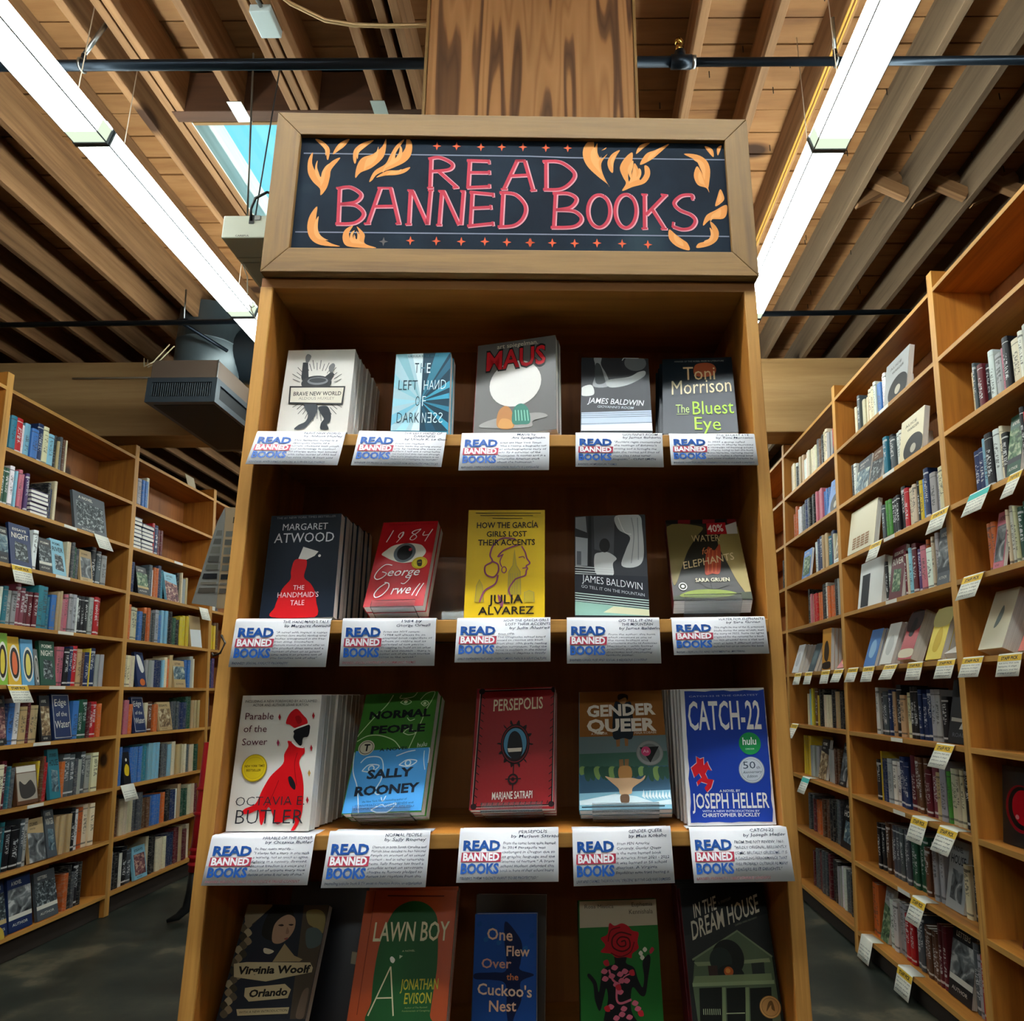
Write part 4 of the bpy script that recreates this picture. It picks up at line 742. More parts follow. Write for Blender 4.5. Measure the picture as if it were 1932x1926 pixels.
,["q", [0.2263, 0.9301], [0.2316, 0.9243], [0.2356, 0.9157], [0.2379, 0.9051], [0.2382, 0.8936], [0.2365, 0.8823], [0.2331, 0.8724], [0.2282, 0.8647], [0.2223, 0.86], [0.2161, 0.8588], [0.21, 0.8611], [0.2047, 0.8668], [0.2007, 0.8753], [0.1984, 0.8858], [0.198, 0.8972], [0.1996, 0.9085], [0.203, 0.9186], [0.2079, 0.9264], [0.2138, 0.9312], [0.2202, 0.9325], [0.2263, 0.9301]]
,["r", [0.2551, 0.9331], [0.2534, 0.8579]]
,["r", [0.2492, 0.933], [0.2605, 0.9325]]
,["r", [0.2475, 0.8571], [0.2587, 0.8579]]
,["r", [0.2951, 0.9316], [0.2567, 0.8874]]
,["r", [0.2871, 0.9335], [0.2999, 0.9316]]
,["r", [0.2681, 0.9022], [0.2911, 0.8577]]
,["r", [0.2843, 0.8569], [0.2964, 0.8571]]
,["q", [0.3481, 0.9247], [0.3455, 0.933], [0.3259, 0.9306], [0.3118, 0.9145], [0.3216, 0.8995], [0.3434, 0.8886], [0.3511, 0.875], [0.3421, 0.8603], [0.3242, 0.8567], [0.3073, 0.8626]]
,["r", [0.348, 0.9344], [0.3479, 0.9212]]
,["r", [0.3089, 0.8728], [0.3072, 0.8606]]], "line": [[[-0.4035, 1.0163], [0.0342, 1.0164], [0.1132, 1.0144], [0.4164, 1.0144]],
 [[-0.4043, 0.8418], [0.0356, 0.8423], [0.1707, 0.8424], [0.415, 0.842]]]}, "shelf": [["L", 1, 1, [[2.411, 2.91, "w2 t1.6 r1.8 w1 a1.6 b2 n1.6 c1.6 a1.8 k.8 l.7 s.9 u.8 c.6"]]]
,["L", 1, 2, [[2.413, 2.643, "d2 d2 d1.8 w2 a1 r1 p1.6 p1.2 v1.6"], [2.648, 2.788, "K", 6, "v"], [2.793, 2.856, "k1 n1 c1"]]]
,["L", 1, 2, [[3.019, 3.328, "F", "s", 0.27]]]
,["L", 1, 3, [[2.474, 2.541, "F", "k", 0.2], [2.554, 2.712, "F", "n", 0.24], [2.717, 2.755, "w"], [2.764, 2.868, "F", "k", 0.2], [2.873, 2.987, "F", "a", 0.22], [2.992, 3.102, "c1 c1 s1 d1 s1"], [3.108, 3.224, "F", "l", 0.2], [3.23, 3.371, "k2 s2 e2.4"]]]
,["L", 1, 4, [[2.503, 3.352, "w2 w2 t3 e6 x3 x3 m9 t8 t2 b4 l2 l2 p3 p3 e6 w2 k9 e4 r7"]]]
,["L", 1, 5, [[2.547, 2.624, "F", "g", 0.27], [2.63, 2.721, "F", "y", 0.26], [2.723, 2.814, "F", "a", 0.25], [2.821, 2.854, "F", "s", 0.2], [2.858, 2.98, "F", "d", 0.25], [2.986, 3.408, "p6 k4 n3 r4 l4 u3 n4 y1.4 n5 e7"]]]
,["L", 1, 6, [[2.594, 2.66, "F", "k", 0.25], [2.664, 2.894, "n2 b5 w4 l6 m2 l7"], [2.904, 2.985, "F", "k", 0.25], [3.005, 3.154, "F", "nE", 0.26], [3.159, 3.425, "b5 d8 m2 r7 o3"]]]
,["L", 1, 7, [[2.636, 2.751, "c7 m5 t2 s4"], [2.772, 2.927, "F", "uP", 0.2], [2.932, 3.003, "y2 u2 r3 r3"], [3.012, 3.101, "F", "t", 0.27], [3.106, 3.427, "o3 s6 s5 s3 e4 s4 e5 c6"]]]
,["L", 1, 8, [[2.68, 2.888, "s5 t4 k6 k8 s4 e4"], [2.901, 3.024, "F", "l", 0.22], [3.034, 3.111, "F", "s", 0.26], [3.116, 3.429, "l5 l5 k3 w3 o4 c8"]]]
,["L", 1, 9, [[2.724, 2.795, "F", "n", 0.26], [2.803, 2.965, "F", "n", 0.26], [3.001, 3.161, "F", "s", 0.24], [3.205, 3.356, "o4 k3 s3 k4 k3"]]]
,["L", 2, 1, [[3.563, 3.795, "l4 e3 b4 c2"]]]
,["L", 2, 2, [[3.555, 3.706, "K", 8, "n"], [3.713, 3.854, "K", 7, "n"], [3.859, 3.987, "r2 n3 m4"]]]
,["L", 2, 3, [[3.534, 3.688, "c3 n6"], [3.702, 3.836, "F", "k", 0.2], [3.844, 4.042, "s2 w1 o3 n2 t2"], [4.059, 4.23, "F", "a", 0.22], [4.239, 4.394, "k2 c1 e3 l4"]]]
,["L", 2, 4, [[3.544, 4.422, "l4 o2 c6 b3 k3 o5 s4 e3 b3 a5 k4 d5 k3 y3 y3 y4"], [4.431, 4.604, "F", "lW", 0.25]]]
,["L", 2, 5, [[3.568, 3.756, "r2 c6 c4"], [3.77, 3.872, "F", "nM", 0.24], [3.879, 4.22, "e7 n8 a2 c3 o2 l3"], [4.224, 4.386, "F", "l", 0.2], [4.395, 4.547, "b5 e3 c2"]]]
,["L", 2, 6, [[3.581, 3.761, "u5 p5 o3"], [3.768, 3.904, "F", "nE", 0.24], [3.911, 4.047, "c3 u4 o4"], [4.055, 4.229, "F", "l", 0.2], [4.235, 4.645, "s5 n6 d4 l7"]]]
,["L", 2, 7, [[3.598, 3.681, "b2 b5"], [3.685, 3.761, "F", "kY", 0.2], [3.765, 4.652, "b4 b5 t4 a4 a5 k2 s5 a3 c5 l5 c4 s3 c5 d4"]]]
,["L", 2, 8, [[3.62, 4.659, "u4 c10 s7 u5 b9 o4 k4 n4 w2 l4 d5 c7 m3"]]]
,["L", 2, 9, [[3.619, 3.856, "e2 k5 w3 k4 s4"], [3.862, 4.008, "F", "a", 0.2], [4.015, 4.576, "c2 k5 c3 c5 n7 m4 l3 m4 c3"]]]
,["L", 3, 3, [[4.679, 4.881, "b3 s3 w3 s3"]]]
,["L", 3, 4, [[4.694, 4.905, "y4 y3 u3"]]]
,["L", 3, 5, [[4.709, 4.842, "m3 n3 v3"]]]
,["L", 3, 6, [[4.723, 4.804, "n3 s3"]]]
,["R", 2, 1, [[2.663, 2.239, "c2 s4 c2 c2 c2 l2 c2 c2 w2 b3 w4"], [2.23, 1.966, "F", "eD", 0.24]]]
,["R", 2, 2, [[2.73, 2.663, "k2 w2"], [2.652, 2.469, "F", "s", 0.2], [2.456, 2.311, "F", "u", 0.2], [2.306, 2.106, "t2 k2 s2 w3"], [2.098, 1.86, "F", "cD", 0.22]]]
,["R", 2, 3, [[2.766, 2.4, "F", "cB", 0.26], [2.383, 1.626, "s7 g6 k9 k4 r4 c9 k2 y3 b3 n4 e5 e4 c5 c5"]]]
,["R", 2, 4, [[2.691, 2.383, "F", "wK", 0.25], [2.375, 2.311, "k3 w3"], [2.303, 2.157, "F", "m", 0.26], [2.15, 1.83, "m2 c2 a3 m4 v3 p5 o2 w5 c2 e3"], [1.824, 1.722, "F", "s", 0.25], [1.719, 1.658, "s3 e3 c2"]]]
,["R", 2, 6, [[2.664, 1.932, "w6 k5 s5 n6 l3 k5 l5 c5 k8 n3 n4 n4 e8 k5"], [1.922, 1.754, "F", "kR", 0.26], [1.749, 1.697, "r5"]]]
,["R", 2, 7, [[2.672, 1.707, "k5 y1 n6 e5 w8 n6 n5 m5 u5 u6 m5 x5 l4 e5 g3 c5 c6 k8 k6"]]]
,["R", 2, 8, [[2.706, 2.063, "k6 u8 s9 s6 d12 u6 e6"], [2.041, 1.898, "F", "e", 0.26], [1.889, 1.742, "c5 k4 m8"]]]
,["R", 2, 9, [[2.813, 2.733, "o4"], [2.717, 2.627, "F", "e", 0.24], [2.619, 2.08, "w7 e6 r7 s6 u6 u5 m5"], [2.069, 1.893, "F", "k", 0.26], [1.888, 1.795, "s6 e4 r5"]]]
,["R", 1, 1, [[3.897, 2.986, "c3 c2 w2 k3 l4 w4 c9 s2 u2 k3 c4 e4 r2"], [2.974, 2.837, "F", "n", 0.22]]]
,["R", 1, 2, [[3.878, 3.105, "o4 o2 w6 s4 n4 k4 k3 p5 p3 b2 b5"], [3.093, 2.808, "F", "bD", 0.22]]]
,["R", 1, 3, [[3.637, 3.464, "F", "b", 0.2], [3.437, 3.033, "w3 n8 l6 t3 n4 c2"], [3.022, 2.828, "F", "w", 0.24]]]
,["R", 1, 4, [[3.607, 2.84, "k2 c3 p3 c3 r5 o5 k6 w3 o8 k5 e5 w6"]]]
,["R", 1, 6, [[3.784, 2.884, "c4 a3 y2 u3 y4 k5 c7 k4 l4 k4 u3 k4 e6"]]]
,["R", 1, 7, [[3.849, 3.577, "y7 e7"], [3.564, 3.425, "F", "k", 0.24], [3.415, 3.219, "e8 u4"], [3.209, 3.096, "F", "k", 0.24], [3.086, 2.923, "e7 e7"]]]
,["R", 1, 8, [[3.829, 3.235, "s8 m5 o7 u8 k7 s4"], [3.224, 3.017, "F", "k", 0.25], [3.008, 2.971, "u4"]]]
,["R", 1, 9, [[3.779, 2.983, "m4 s5 m5 s6 m5 k6 e4 w5 s6 k8"]]]
,["R", 3, 2, [[1.478, 1.328, "l3 s2 k2 m4 k3 w4"], [1.324, 1.219, "e5 p3 k4"], [1.215, 1.094, "c6 w3 e6"]]]
,["R", 3, 3, [[1.521, 1.317, "n8 a3 k5 w4 c2"], [1.312, 1.277, "k4"], [1.273, 1.189, "F", "d", 0.24], [1.187, 1.145, "k4 r4"]]]
,["R", 3, 4, [[1.467, 1.413, "o5"], [1.409, 1.34, "F", "p", 0.22], [1.336, 1.194, "c3 w5 b5 c4 d7 d8 g4"]]]
,["R", 3, 6, [[1.359, 1.303, "k5 s6"]]]
,["R", 3, 7, [[1.352, 1.26, "u5 t5"]]]
,["R", 0, 3, [[4.14, 4.006, "k2 s2 c2"]]]], "scards": [["R", 3, 1.491, 1.315]
,["R", 3, 1.213, 1.137]
,["R", 3, 1.774, 1.629]
,["R", 3, 2.417, 2.277]
,["R", 4, 1.577, 1.417]
,["R", 5, 3.783, 3.594]
,["R", 5, 3.566, 3.371]
,["R", 5, 3.242, 3.072]
,["R", 5, 3.024, 2.856]
,["R", 5, 2.812, 2.646]
,["R", 5, 2.601, 2.44]
,["R", 5, 2.337, 2.186]
,["R", 5, 2.094, 1.936]
,["R", 5, 1.822, 1.67]
,["R", 5, 1.621, 1.477]
,["R", 5, 1.383, 1.247]
,["R", 6, 3.884, 3.694]
,["R", 6, 1.89, 1.722]
,["R", 7, 3.692, 3.486]
,["R", 7, 2.157, 1.981]
,["R", 7, 1.905, 1.757]
,["R", 8, 2.187, 2.065]
,["R", 9, 2.788, 2.649]
,["R", 9, 2.374, 2.229]
,["L", 2, 3.151, 3.315]
,["L", 3, 2.528, 2.67]
,["L", 3, 2.458, 2.459]
,["L", 5, 2.584, 2.734]
,["L", 7, 3.608, 3.755]
,["L", 3, 4.46, 4.648]]}
rnd = random.Random(7)
def lin(h):
    if isinstance(h, (tuple, list)): return tuple(h)+(1,) if len(h) == 3 else tuple(h)
    r = [int(h[i:i+2], 16)/255 for i in (0, 2, 4)]
    return tuple(c/12.92 if c <= .04045 else ((c+.055)/1.055)**2.4 for c in r)+(1,)
MATS = {}
def newmat(name):
    m = bpy.data.materials.new(name); m.use_nodes = True
    nt = m.node_tree; b = nt.nodes['Principled BSDF']
    return m, nt, b
def plain(h, rough=.55, name=None, metal=0, spec=.5):
    k = (h, rough, metal, spec)
    if k not in MATS:
        m, nt, b = newmat(name or 'paint_'+str(h))
        b.inputs['Base Color'].default_value = lin(h); b.inputs['Roughness'].default_value = rough; b.inputs['Metallic'].default_value = metal
        b.inputs['Specular IOR Level'].default_value = spec
        MATS[k] = m
    return MATS[k]
def emit(h, s, name):
    m = bpy.data.materials.new(name); m.use_nodes = True; nt = m.node_tree
    for n in list(nt.nodes):
        if n.type == 'BSDF_PRINCIPLED': nt.nodes.remove(n)
    e = nt.nodes.new('ShaderNodeEmission'); e.inputs[0].default_value = lin(h); e.inputs[1].default_value = s
    nt.links.new(e.outputs[0], nt.nodes['Material Output'].inputs[0]); return m
def N(nt, typ, **kw):
    n = nt.nodes.new(typ)
    for k, v in kw.items(): setattr(n, k, v)
    return n
def ramp(nt, stops):
    r = N(nt, 'ShaderNodeValToRGB'); cr = r.color_ramp
    while len(cr.elements) < len(stops): cr.elements.new(.5)
    for e, (p, c) in zip(cr.elements, stops): e.position = p; e.color = lin(c)
    return r
def wood(name, stops, axis, freq=26, stretch=.07, rough=.6, knots=None, bump=.15, contrast_rings=0, detail=5):
    """timber: noise stretched along the grain axis (0 x, 1 y, 2 z), object space"""
    m, nt, b = newmat(name)
    tc = N(nt, 'ShaderNodeTexCoord'); mp = N(nt, 'ShaderNodeMapping')
    sc = [freq]*3; sc[axis] = freq*stretch; mp.inputs['Scale'].default_value = sc
    oi = N(nt, 'ShaderNodeObjectInfo'); off = N(nt, 'ShaderNodeVectorMath', operation='SCALE')
    off.inputs[0].default_value = (37, 53, 71); nt.links.new(oi.outputs['Random'], off.inputs['Scale'])
    nt.links.new(tc.outputs['Object'], mp.inputs['Vector'])
    ad = N(nt, 'ShaderNodeVectorMath', operation='ADD'); nt.links.new(mp.outputs[0], ad.inputs[0]); nt.links.new(off.outputs[0], ad.inputs[1])
    no = N(nt, 'ShaderNodeTexNoise'); no.inputs['Scale'].default_value = 1; no.inputs['Detail'].default_value = detail; no.inputs['Roughness'].default_value = .62
    nt.links.new(ad.outputs[0], no.inputs['Vector'])
    fac = no.outputs['Fac']
    if contrast_rings:
        mu = N(nt, 'ShaderNodeMath', operation='MULTIPLY'); mu.inputs[1].default_value = contrast_rings; nt.links.new(fac, mu.inputs[0])
        pp = N(nt, 'ShaderNodeMath', operation='PINGPONG'); pp.inputs[1].default_value = 1.0; nt.links.new(mu.outputs[0], pp.inputs[0]); fac = pp.outputs[0]
    r = ramp(nt, stops); nt.links.new(fac, r.inputs[0]); colour = r.outputs[0]
    # slow tone change over the board
    n2 = N(nt, 'ShaderNodeTexNoise'); n2.inputs['Scale'].default_value = .13; n2.inputs['Detail'].default_value = 2; nt.links.new(ad.outputs[0], n2.inputs['Vector'])
    mr = N(nt, 'ShaderNodeMapRange'); mr.inputs[1].default_value = .3; mr.inputs[2].default_value = .7; mr.inputs[3].default_value = .72; mr.inputs[4].default_value = 1.2; nt.links.new(n2.outputs['Fac'], mr.inputs[0])
    mx = N(nt, 'ShaderNodeVectorMath', operation='SCALE'); nt.links.new(colour, mx.inputs[0]); nt.links.new(mr.outputs[0], mx.inputs['Scale']); colour = mx.outputs[0]
    if knots:
        mp2 = N(nt, 'ShaderNodeMapping'); s2 = [knots]*3; s2[axis] = knots*.55; mp2.inputs['Scale'].default_value = s2; nt.links.new(tc.outputs['Object'], mp2.inputs['Vector'])
        a2 = N(nt, 'ShaderNodeVectorMath', operation='ADD'); nt.links.new(mp2.outputs[0], a2.inputs[0]); nt.links.new(off.outputs[0], a2.inputs[1])
        vo = N(nt, 'ShaderNodeTexVoronoi'); vo.inputs['Scale'].default_value = 1; nt.links.new(a2.outputs[0], vo.inputs['Vector'])
        kr = ramp(nt, [(.0, '000000'), (.05, '202020'), (.085, 'ffffff')]); nt.links.new(vo.outputs['Distance'], kr.inputs[0])
        mk = N(nt, 'ShaderNodeMix', data_type='RGBA', blend_type='MIX'); nt.links.new(kr.outputs[0], mk.inputs[0]); mk.inputs[6].default_value = lin('3a2210'); nt.links.new(colour, mk.inputs[7]); colour = mk.outputs[2]
    nt.links.new(colour, b.inputs['Base Color']); b.inputs['Roughness'].default_value = rough; b.inputs['Specular IOR Level'].default_value = .35
    if bump:
        bp = N(nt, 'ShaderNodeBump'); bp.inputs['Strength'].default_value = bump; bp.inputs['Distance'].default_value = .004; nt.links.new(no.outputs['Fac'], bp.inputs['Height']); nt.links.new(bp.outputs[0], b.inputs['Normal'])
    return m
PINE = [(.25, '84501c'), (.45, 'a66a28'), (.6, 'b4762e'), (.8, '965e24')]
pine = [wood('pine_%s' % 'xyz'[a], PINE, a, 22, .06, .5, 2.6) for a in range(3)]
pine_plain = [wood('pine_edge_%s' % 'xyz'[a], [(.25, '94622a'), (.5, 'bd8a44'), (.75, 'aa7838')], a, 40, .05, .55) for a in range(3)]  # same pine, lighter: light on the front edges put into the colour
DK = [(.25, '744420'), (.5, '965c2c'), (.75, '845026')]
stained = [wood('stained_back_%s' % 'xyz'[a], DK, a, 18, .07, .55, 2.2) for a in range(3)]
FRM = [(.25, '664926'), (.5, '866434'), (.75, '75562b')]
frame_wood = [wood('frame_wood_%s' % 'xyz'[a], FRM, a, 42, .05, .6) for a in range(3)]
FIR = [(.22, '5e4028'), (.45, '84603e'), (.6, '946e4a'), (.8, '785436')]
fir = [wood('fir_joist_%s' % 'xyz'[a], FIR, a, 24, .05, .75, 1.6, .25) for a in range(3)]
fir_old = wood('weathered_joist_y', [(.22, '4a3a2a'), (.5, '6e5a44'), (.78, '5c4a38')], 1, 24, .05, .8, None, .3)
deck = wood('deck_board_x', [(.22, '70492a'), (.45, '94673c'), (.62, 'a5774a'), (.82, '835831')], 0, 9, .12, .75, 1.3, .2)
girder_mat = wood('girder_timber_x', [(.2, '86643c'), (.26, '4e361e'), (.3, 'b08a58'), (.5, 'bf9864'), (.62, 'caa470'), (.8, 'b08857')], 0, 10, .06, .75, 1.1, .4)
ply = wood('fir_plywood_z', [(.0, '4e2f16'), (.2, '643f21'), (.34, '9a6a3e'), (.7, 'a47346'), (1, '8e6036')], 2, 14.0, .06, .75, None, .04, contrast_rings=9, detail=1.4)
page_mat = None
def make_pages():
    m, nt, b = newmat('page_edges')
    tc = N(nt, 'ShaderNodeTexCoord'); no = N(nt, 'ShaderNodeTexNoise'); mp = N(nt, 'ShaderNodeMapping'); mp.inputs['Scale'].default_value = (4, 900, 4)
    nt.links.new(tc.outputs['Object'], mp.inputs[0]); nt.links.new(mp.outputs[0], no.inputs['Vector']); no.inputs['Scale'].default_value = 1
    r = ramp(nt, [(.3, 'b4b0a8'), (.5, 'dcd8d0'), (.7, 'e8e5df')]); nt.links.new(no.outputs['Fac'], r.inputs[0]); nt.links.new(r.outputs[0], b.inputs['Base Color']); b.inputs['Roughness'].default_value = .85
    return m
page_mat = make_pages()
def make_cloth(use_attr):
    """spine/cover colour from the object (or vertex) colour with a printed title block and bands on the spine"""
    m, nt, b = newmat('book_cover_attr' if use_attr else 'book_cover')
    if use_attr:
        at = N(nt, 'ShaderNodeAttribute', attribute_name='tint'); base = at.outputs['Color']
    else:
        oi = N(nt, 'ShaderNodeObjectInfo'); base = oi.outputs['Color']
    b.inputs['Roughness'].default_value = .42; b.inputs['Specular IOR Level'].default_value = .25
    if use_attr:
        tc = N(nt, 'ShaderNodeTexCoord'); mp = N(nt, 'ShaderNodeMapping'); mp.inputs['Scale'].default_value = (40, 55, 150); nt.links.new(tc.outputs['Object'], mp.inputs[0])
        no = N(nt, 'ShaderNodeTexNoise'); no.inputs['Scale'].default_value = 1; no.inputs['Detail'].default_value = 2; nt.links.new(mp.outputs[0], no.inputs['Vector'])
        r = ramp(nt, [(.5, '000000'), (.6, '8a8a8a')]); nt.links.new(no.outputs['Fac'], r.inputs[0])
        mx = N(nt, 'ShaderNodeMix', data_type='RGBA'); nt.links.new(r.outputs[0], mx.inputs[0]); nt.links.new(base, mx.inputs[6]); mx.inputs[7].default_value = (.35, .33, .28, 1)
        nt.links.new(mx.outputs[2], b.inputs['Base Color']); return m
    tc = N(nt, 'ShaderNodeTexCoord'); sx = N(nt, 'ShaderNodeSeparateXYZ'); nt.links.new(tc.outputs['Generated'], sx.inputs[0])
    def mth(op, a, v, v2=None):
        n = N(nt, 'ShaderNodeMath', operation=op)
        for i, q in enumerate((a, v, v2)):
            if q is None: continue
            if isinstance(q, (int, float)): n.inputs[i].default_value = q
            else: nt.links.new(q, n.inputs[i])
        return n.outputs[0]
    X, Y, Z = sx.outputs; rn = oi.outputs['Random']
    # printed title: streaky noise running along the spine
    mp = N(nt, 'ShaderNodeMapping'); mp.inputs['Scale'].default_value = (60, 1, 210); nt.links.new(tc.outputs['Object'], mp.inputs[0])
    of = N(nt, 'ShaderNodeVectorMath', operation='SCALE'); of.inputs[0].default_value = (91, 17, 43); nt.links.new(rn, of.inputs['Scale'])
    ad = N(nt, 'ShaderNodeVectorMath', operation='ADD'); nt.links.new(mp.outputs[0], ad.inputs[0]); nt.links.new(of.outputs[0], ad.inputs[1])
    no = N(nt, 'ShaderNodeTexNoise'); no.inputs['Scale'].default_value = 1; no.inputs['Detail'].default_value = 1; nt.links.new(ad.outputs[0], no.inputs['Vector'])
    ink = mth('GREATER_THAN', no.outputs['Fac'], .53)
    lo = mth('ADD', mth('MULTIPLY', rn, .25), .2); hi = mth('ADD', lo, .45)
    mid = mth('MULTIPLY', mth('GREATER_THAN', Z, lo), mth('LESS_THAN', Z, hi))
    cen = mth('LESS_THAN', mth('ABSOLUTE', mth('SUBTRACT', X, .5), 0), .3)
    front = mth('LESS_THAN', Y, .06)
    bands = mth('MAXIMUM', mth('LESS_THAN', mth('ABSOLUTE', mth('SUBTRACT', Z, .9), 0), mth('MULTIPLY', rn, .025)), mth('LESS_THAN', mth('ABSOLUTE', mth('SUBTRACT', Z, .09), 0), .02))
    fac = mth('MULTIPLY', mth('MAXIMUM', mth('MULTIPLY', mth('MULTIPLY', ink, mid), cen), bands), front)
    fac = mth('MULTIPLY', fac, .75)
    bw = N(nt, 'ShaderNodeRGBToBW'); nt.links.new(base, bw.inputs[0])
    inv = N(nt, 'ShaderNodeMapRange'); inv.inputs[1].default_value = .12; inv.inputs[2].default_value = .13; inv.inputs[3].default_value = .62; inv.inputs[4].default_value = .05; nt.links.new(bw.outputs[0], inv.inputs[0])
    mx = N(nt, 'ShaderNodeMix', data_type='RGBA'); nt.links.new(fac, mx.inputs[0]); nt.links.new(base, mx.inputs[6]); nt.links.new(inv.outputs[0], mx.inputs[7])
    nt.links.new(mx.outputs[2], b.inputs['Base Color']); return m
cloth = make_cloth(False); cloth_attr = make_cloth(True)
# ---------------------------------------------------------------- geometry helpers
class MB:
    def __init__(s): s.v = []; s.f = []; s.m = []; s.mats = []; s.sm = []
    def mi(s, mat):
        if mat not in s.mats: s.mats.append(mat)
        return s.mats.index(mat)
    def add(s, vs, fs, mat, T=None, smooth=False):
        o = len(s.v); k = s.mi(mat)
        s.v += [tuple(T @ Vector(v)) if T else tuple(v) for v in vs]
        for f in fs: s.f.append([o+i for i in f]); s.m.append(k); s.sm.append(smooth)
    def box(s, a, b, mat, T=None, ch=0):
        (x0, y0, z0), (x1, y1, z1) = a, b
        if x0 > x1: x0, x1 = x1, x0
        if y0 > y1: y0, y1 = y1, y0
        if z0 > z1: z0, z1 = z1, z0
        vs = [(x0, y0, z0), (x1, y0, z0), (x1, y1, z0), (x0, y1, z0), (x0, y0, z1), (x1, y0, z1), (x1, y1, z1), (x0, y1, z1)]
        s.add(vs, [(0, 3, 2, 1), (4, 5, 6, 7), (0, 1, 5, 4), (1, 2, 6, 5), (2, 3, 7, 6), (3, 0, 4, 7)], mat, T)
    def prism(s, pts, d, mat, T=None):
        """pts (x,z) outline extruded from y=0 to y=d"""
        n = len(pts); vs = [(x, 0, z) for x, z in pts]+[(x, d, z) for x, z in pts]
        s.add(vs, [tuple(range(n)), tuple(range(2*n-1, n-1, -1))]+[(i, i+n, (i+1) % n+n, (i+1) % n) for i in range(n)], mat, T)
    def tube(s, pts, r, mat, n=10, T=None, caps=True):
        P = [Vector(p) for p in pts]; vs = []; fs = []
        for i, p in enumerate(P):
            d = (P[min(i+1, len(P)-1)]-P[max(i-1, 0)]).normalized()
            a = d.cross(Vector((0, 0, 1)));
            if a.length < .05: a = d.cross(Vector((1, 0, 0)))
            a.normalize(); b = d.cross(a); rr = r[i] if isinstance(r, (list, tuple)) else r
            vs += [p+(a*math.cos(2*math.pi*k/n)+b*math.sin(2*math.pi*k/n))*rr for k in range(n)]
        for i in range(len(P)-1):
            for k in range(n): fs.append((i*n+k, i*n+(k+1) % n, (i+1)*n+(k+1) % n, (i+1)*n+k))
        if caps: fs += [tuple(range(n-1, -1, -1)), tuple((len(P)-1)*n+k for k in range(n))]
        s.add(vs, fs, mat, T, True)
    def lathe(s, prof, mat, n=24, T=None):
        """prof (r, z) about z"""
        vs = [(r*math.cos(2*math.pi*k/n), r*math.sin(2*math.pi*k/n), z) for r, z in prof for k in range(n)]
        fs = [(i*n+k, i*n+(k+1) % n, (i+1)*n+(k+1) % n, (i+1)*n+k) for i in range(len(prof)-1) for k in range(n)]
        s.add(vs, fs, mat, T, True)
    def obj(s, name, parent=None, M=None, bevel=0):
        me = bpy.data.meshes.new(name); me.from_pydata(s.v, [], s.f)
        for m in s.mats: me.materials.append(m)
        me.polygons.foreach_set('material_index', s.m); me.polygons.foreach_set('use_smooth', s.sm); me.update()
        o = bpy.data.objects.new(name, me); COL.objects.link(o)
        if parent: o.parent = parent
        if M is not None: o.matrix_basis = M
        if bevel:
            b = o.modifiers.new('bevel', 'BEVEL'); b.width = bevel; b.segments = 2; b.limit_method = 'ANGLE'; b.angle_limit = .7
        return o
def empty(name, M=None):
    o = bpy.data.objects.new(name, None); o.empty_display_size = .05; COL.objects.link(o)
    if M is not None: o.matrix_basis = M
    return o
def tag(o, label, cat, group=None):
    o['label'] = label; o['category'] = cat
    if group: o['group'] = group
    return o
def struct(o, label=None, cat=None):
    o['kind'] = 'structure'
    if label: o['label'] = label; o['category'] = cat or o.name.split('.')[0].split('_')[0]
    return o
def bx(name, a, b, mat, parent=None, M=None, bevel=0):
    m = MB(); m.box(a, b, mat); return m.obj(name, parent, M, bevel)
Tr = Matrix.Translation
def smooth_closed(P, k=5):
    n = len(P); out = []
    for i in range(n):
        p0, p1, p2, p3 = P[i-1], P[i], P[(i+1) % n], P[(i+2) % n]
        for j in range(k):
            t = j/k; out.append(tuple(.5*((2*p1[c])+(-p0[c]+p2[c])*t+(2*p0[c]-5*p1[c]+4*p2[c]-p3[c])*t*t+(-p0[c]+3*p1[c]-3*p2[c]+p3[c])*t**3) for c in (0, 1)))
    return out
def smooth_open(P, k=6):
    out = []
    for i in range(len(P)-1):
        p0, p1, p2, p3 = P[max(i-1, 0)], P[i], P[i+1], P[min(i+2, len(P)-1)]
        for j in range(k):
            t = j/k; out.append(tuple(.5*((2*p1[c])+(-p0[c]+p2[c])*t+(2*p0[c]-5*p1[c]+4*p2[c]-p3[c])*t*t+(-p0[c]+3*p1[c]-3*p2[c]+p3[c])*t**3) for c in (0, 1)))
    return out+[tuple(P[-1])]
# lettering: outlines of the built-in font, cached as flat triangles
TXT = {}
STY = {'': (0, 0), 'b': (.016, 0), 'h': (.04, 0), 'l': (-.012, 0), 'n': (.012, 0), 'i': (.004, .28), 'B': (.02, 0), 'H': (.048, 0), 'k': (.004, .12)}
def text2d(s, st=''):
    if (s, st) not in TXT:
        off, sh = STY[st]
        cu = bpy.data.curves.new('t', 'FONT'); cu.body = s; cu.resolution_u = 2; cu.offset = off; cu.shear = sh
        o = bpy.data.objects.new('t', cu); me = bpy.data.meshes.new_from_object(o)
        vs = [(v.co.x, v.co.y) for v in me.vertices]; fs = [tuple(p.vertices) for p in me.polygons]
        bpy.data.objects.remove(o); bpy.data.curves.remove(cu); bpy.data.meshes.remove(me)
        if st == 'k':
            ph = len(s)*1.7; vs = [(x, y+.07*math.sin(x*5+ph)+.04*math.sin(x*13+ph)) for x, y in vs]
        x0 = min(v[0] for v in vs); x1 = max(v[0] for v in vs)
        TXT[(s, st)] = (vs, fs, x0, x1)
    return TXT[(s, st)]
_h = text2d('H'); CAPH = max(v[1] for v in _h[0]); _x = text2d('x'); XH = max(v[1] for v in _x[0])
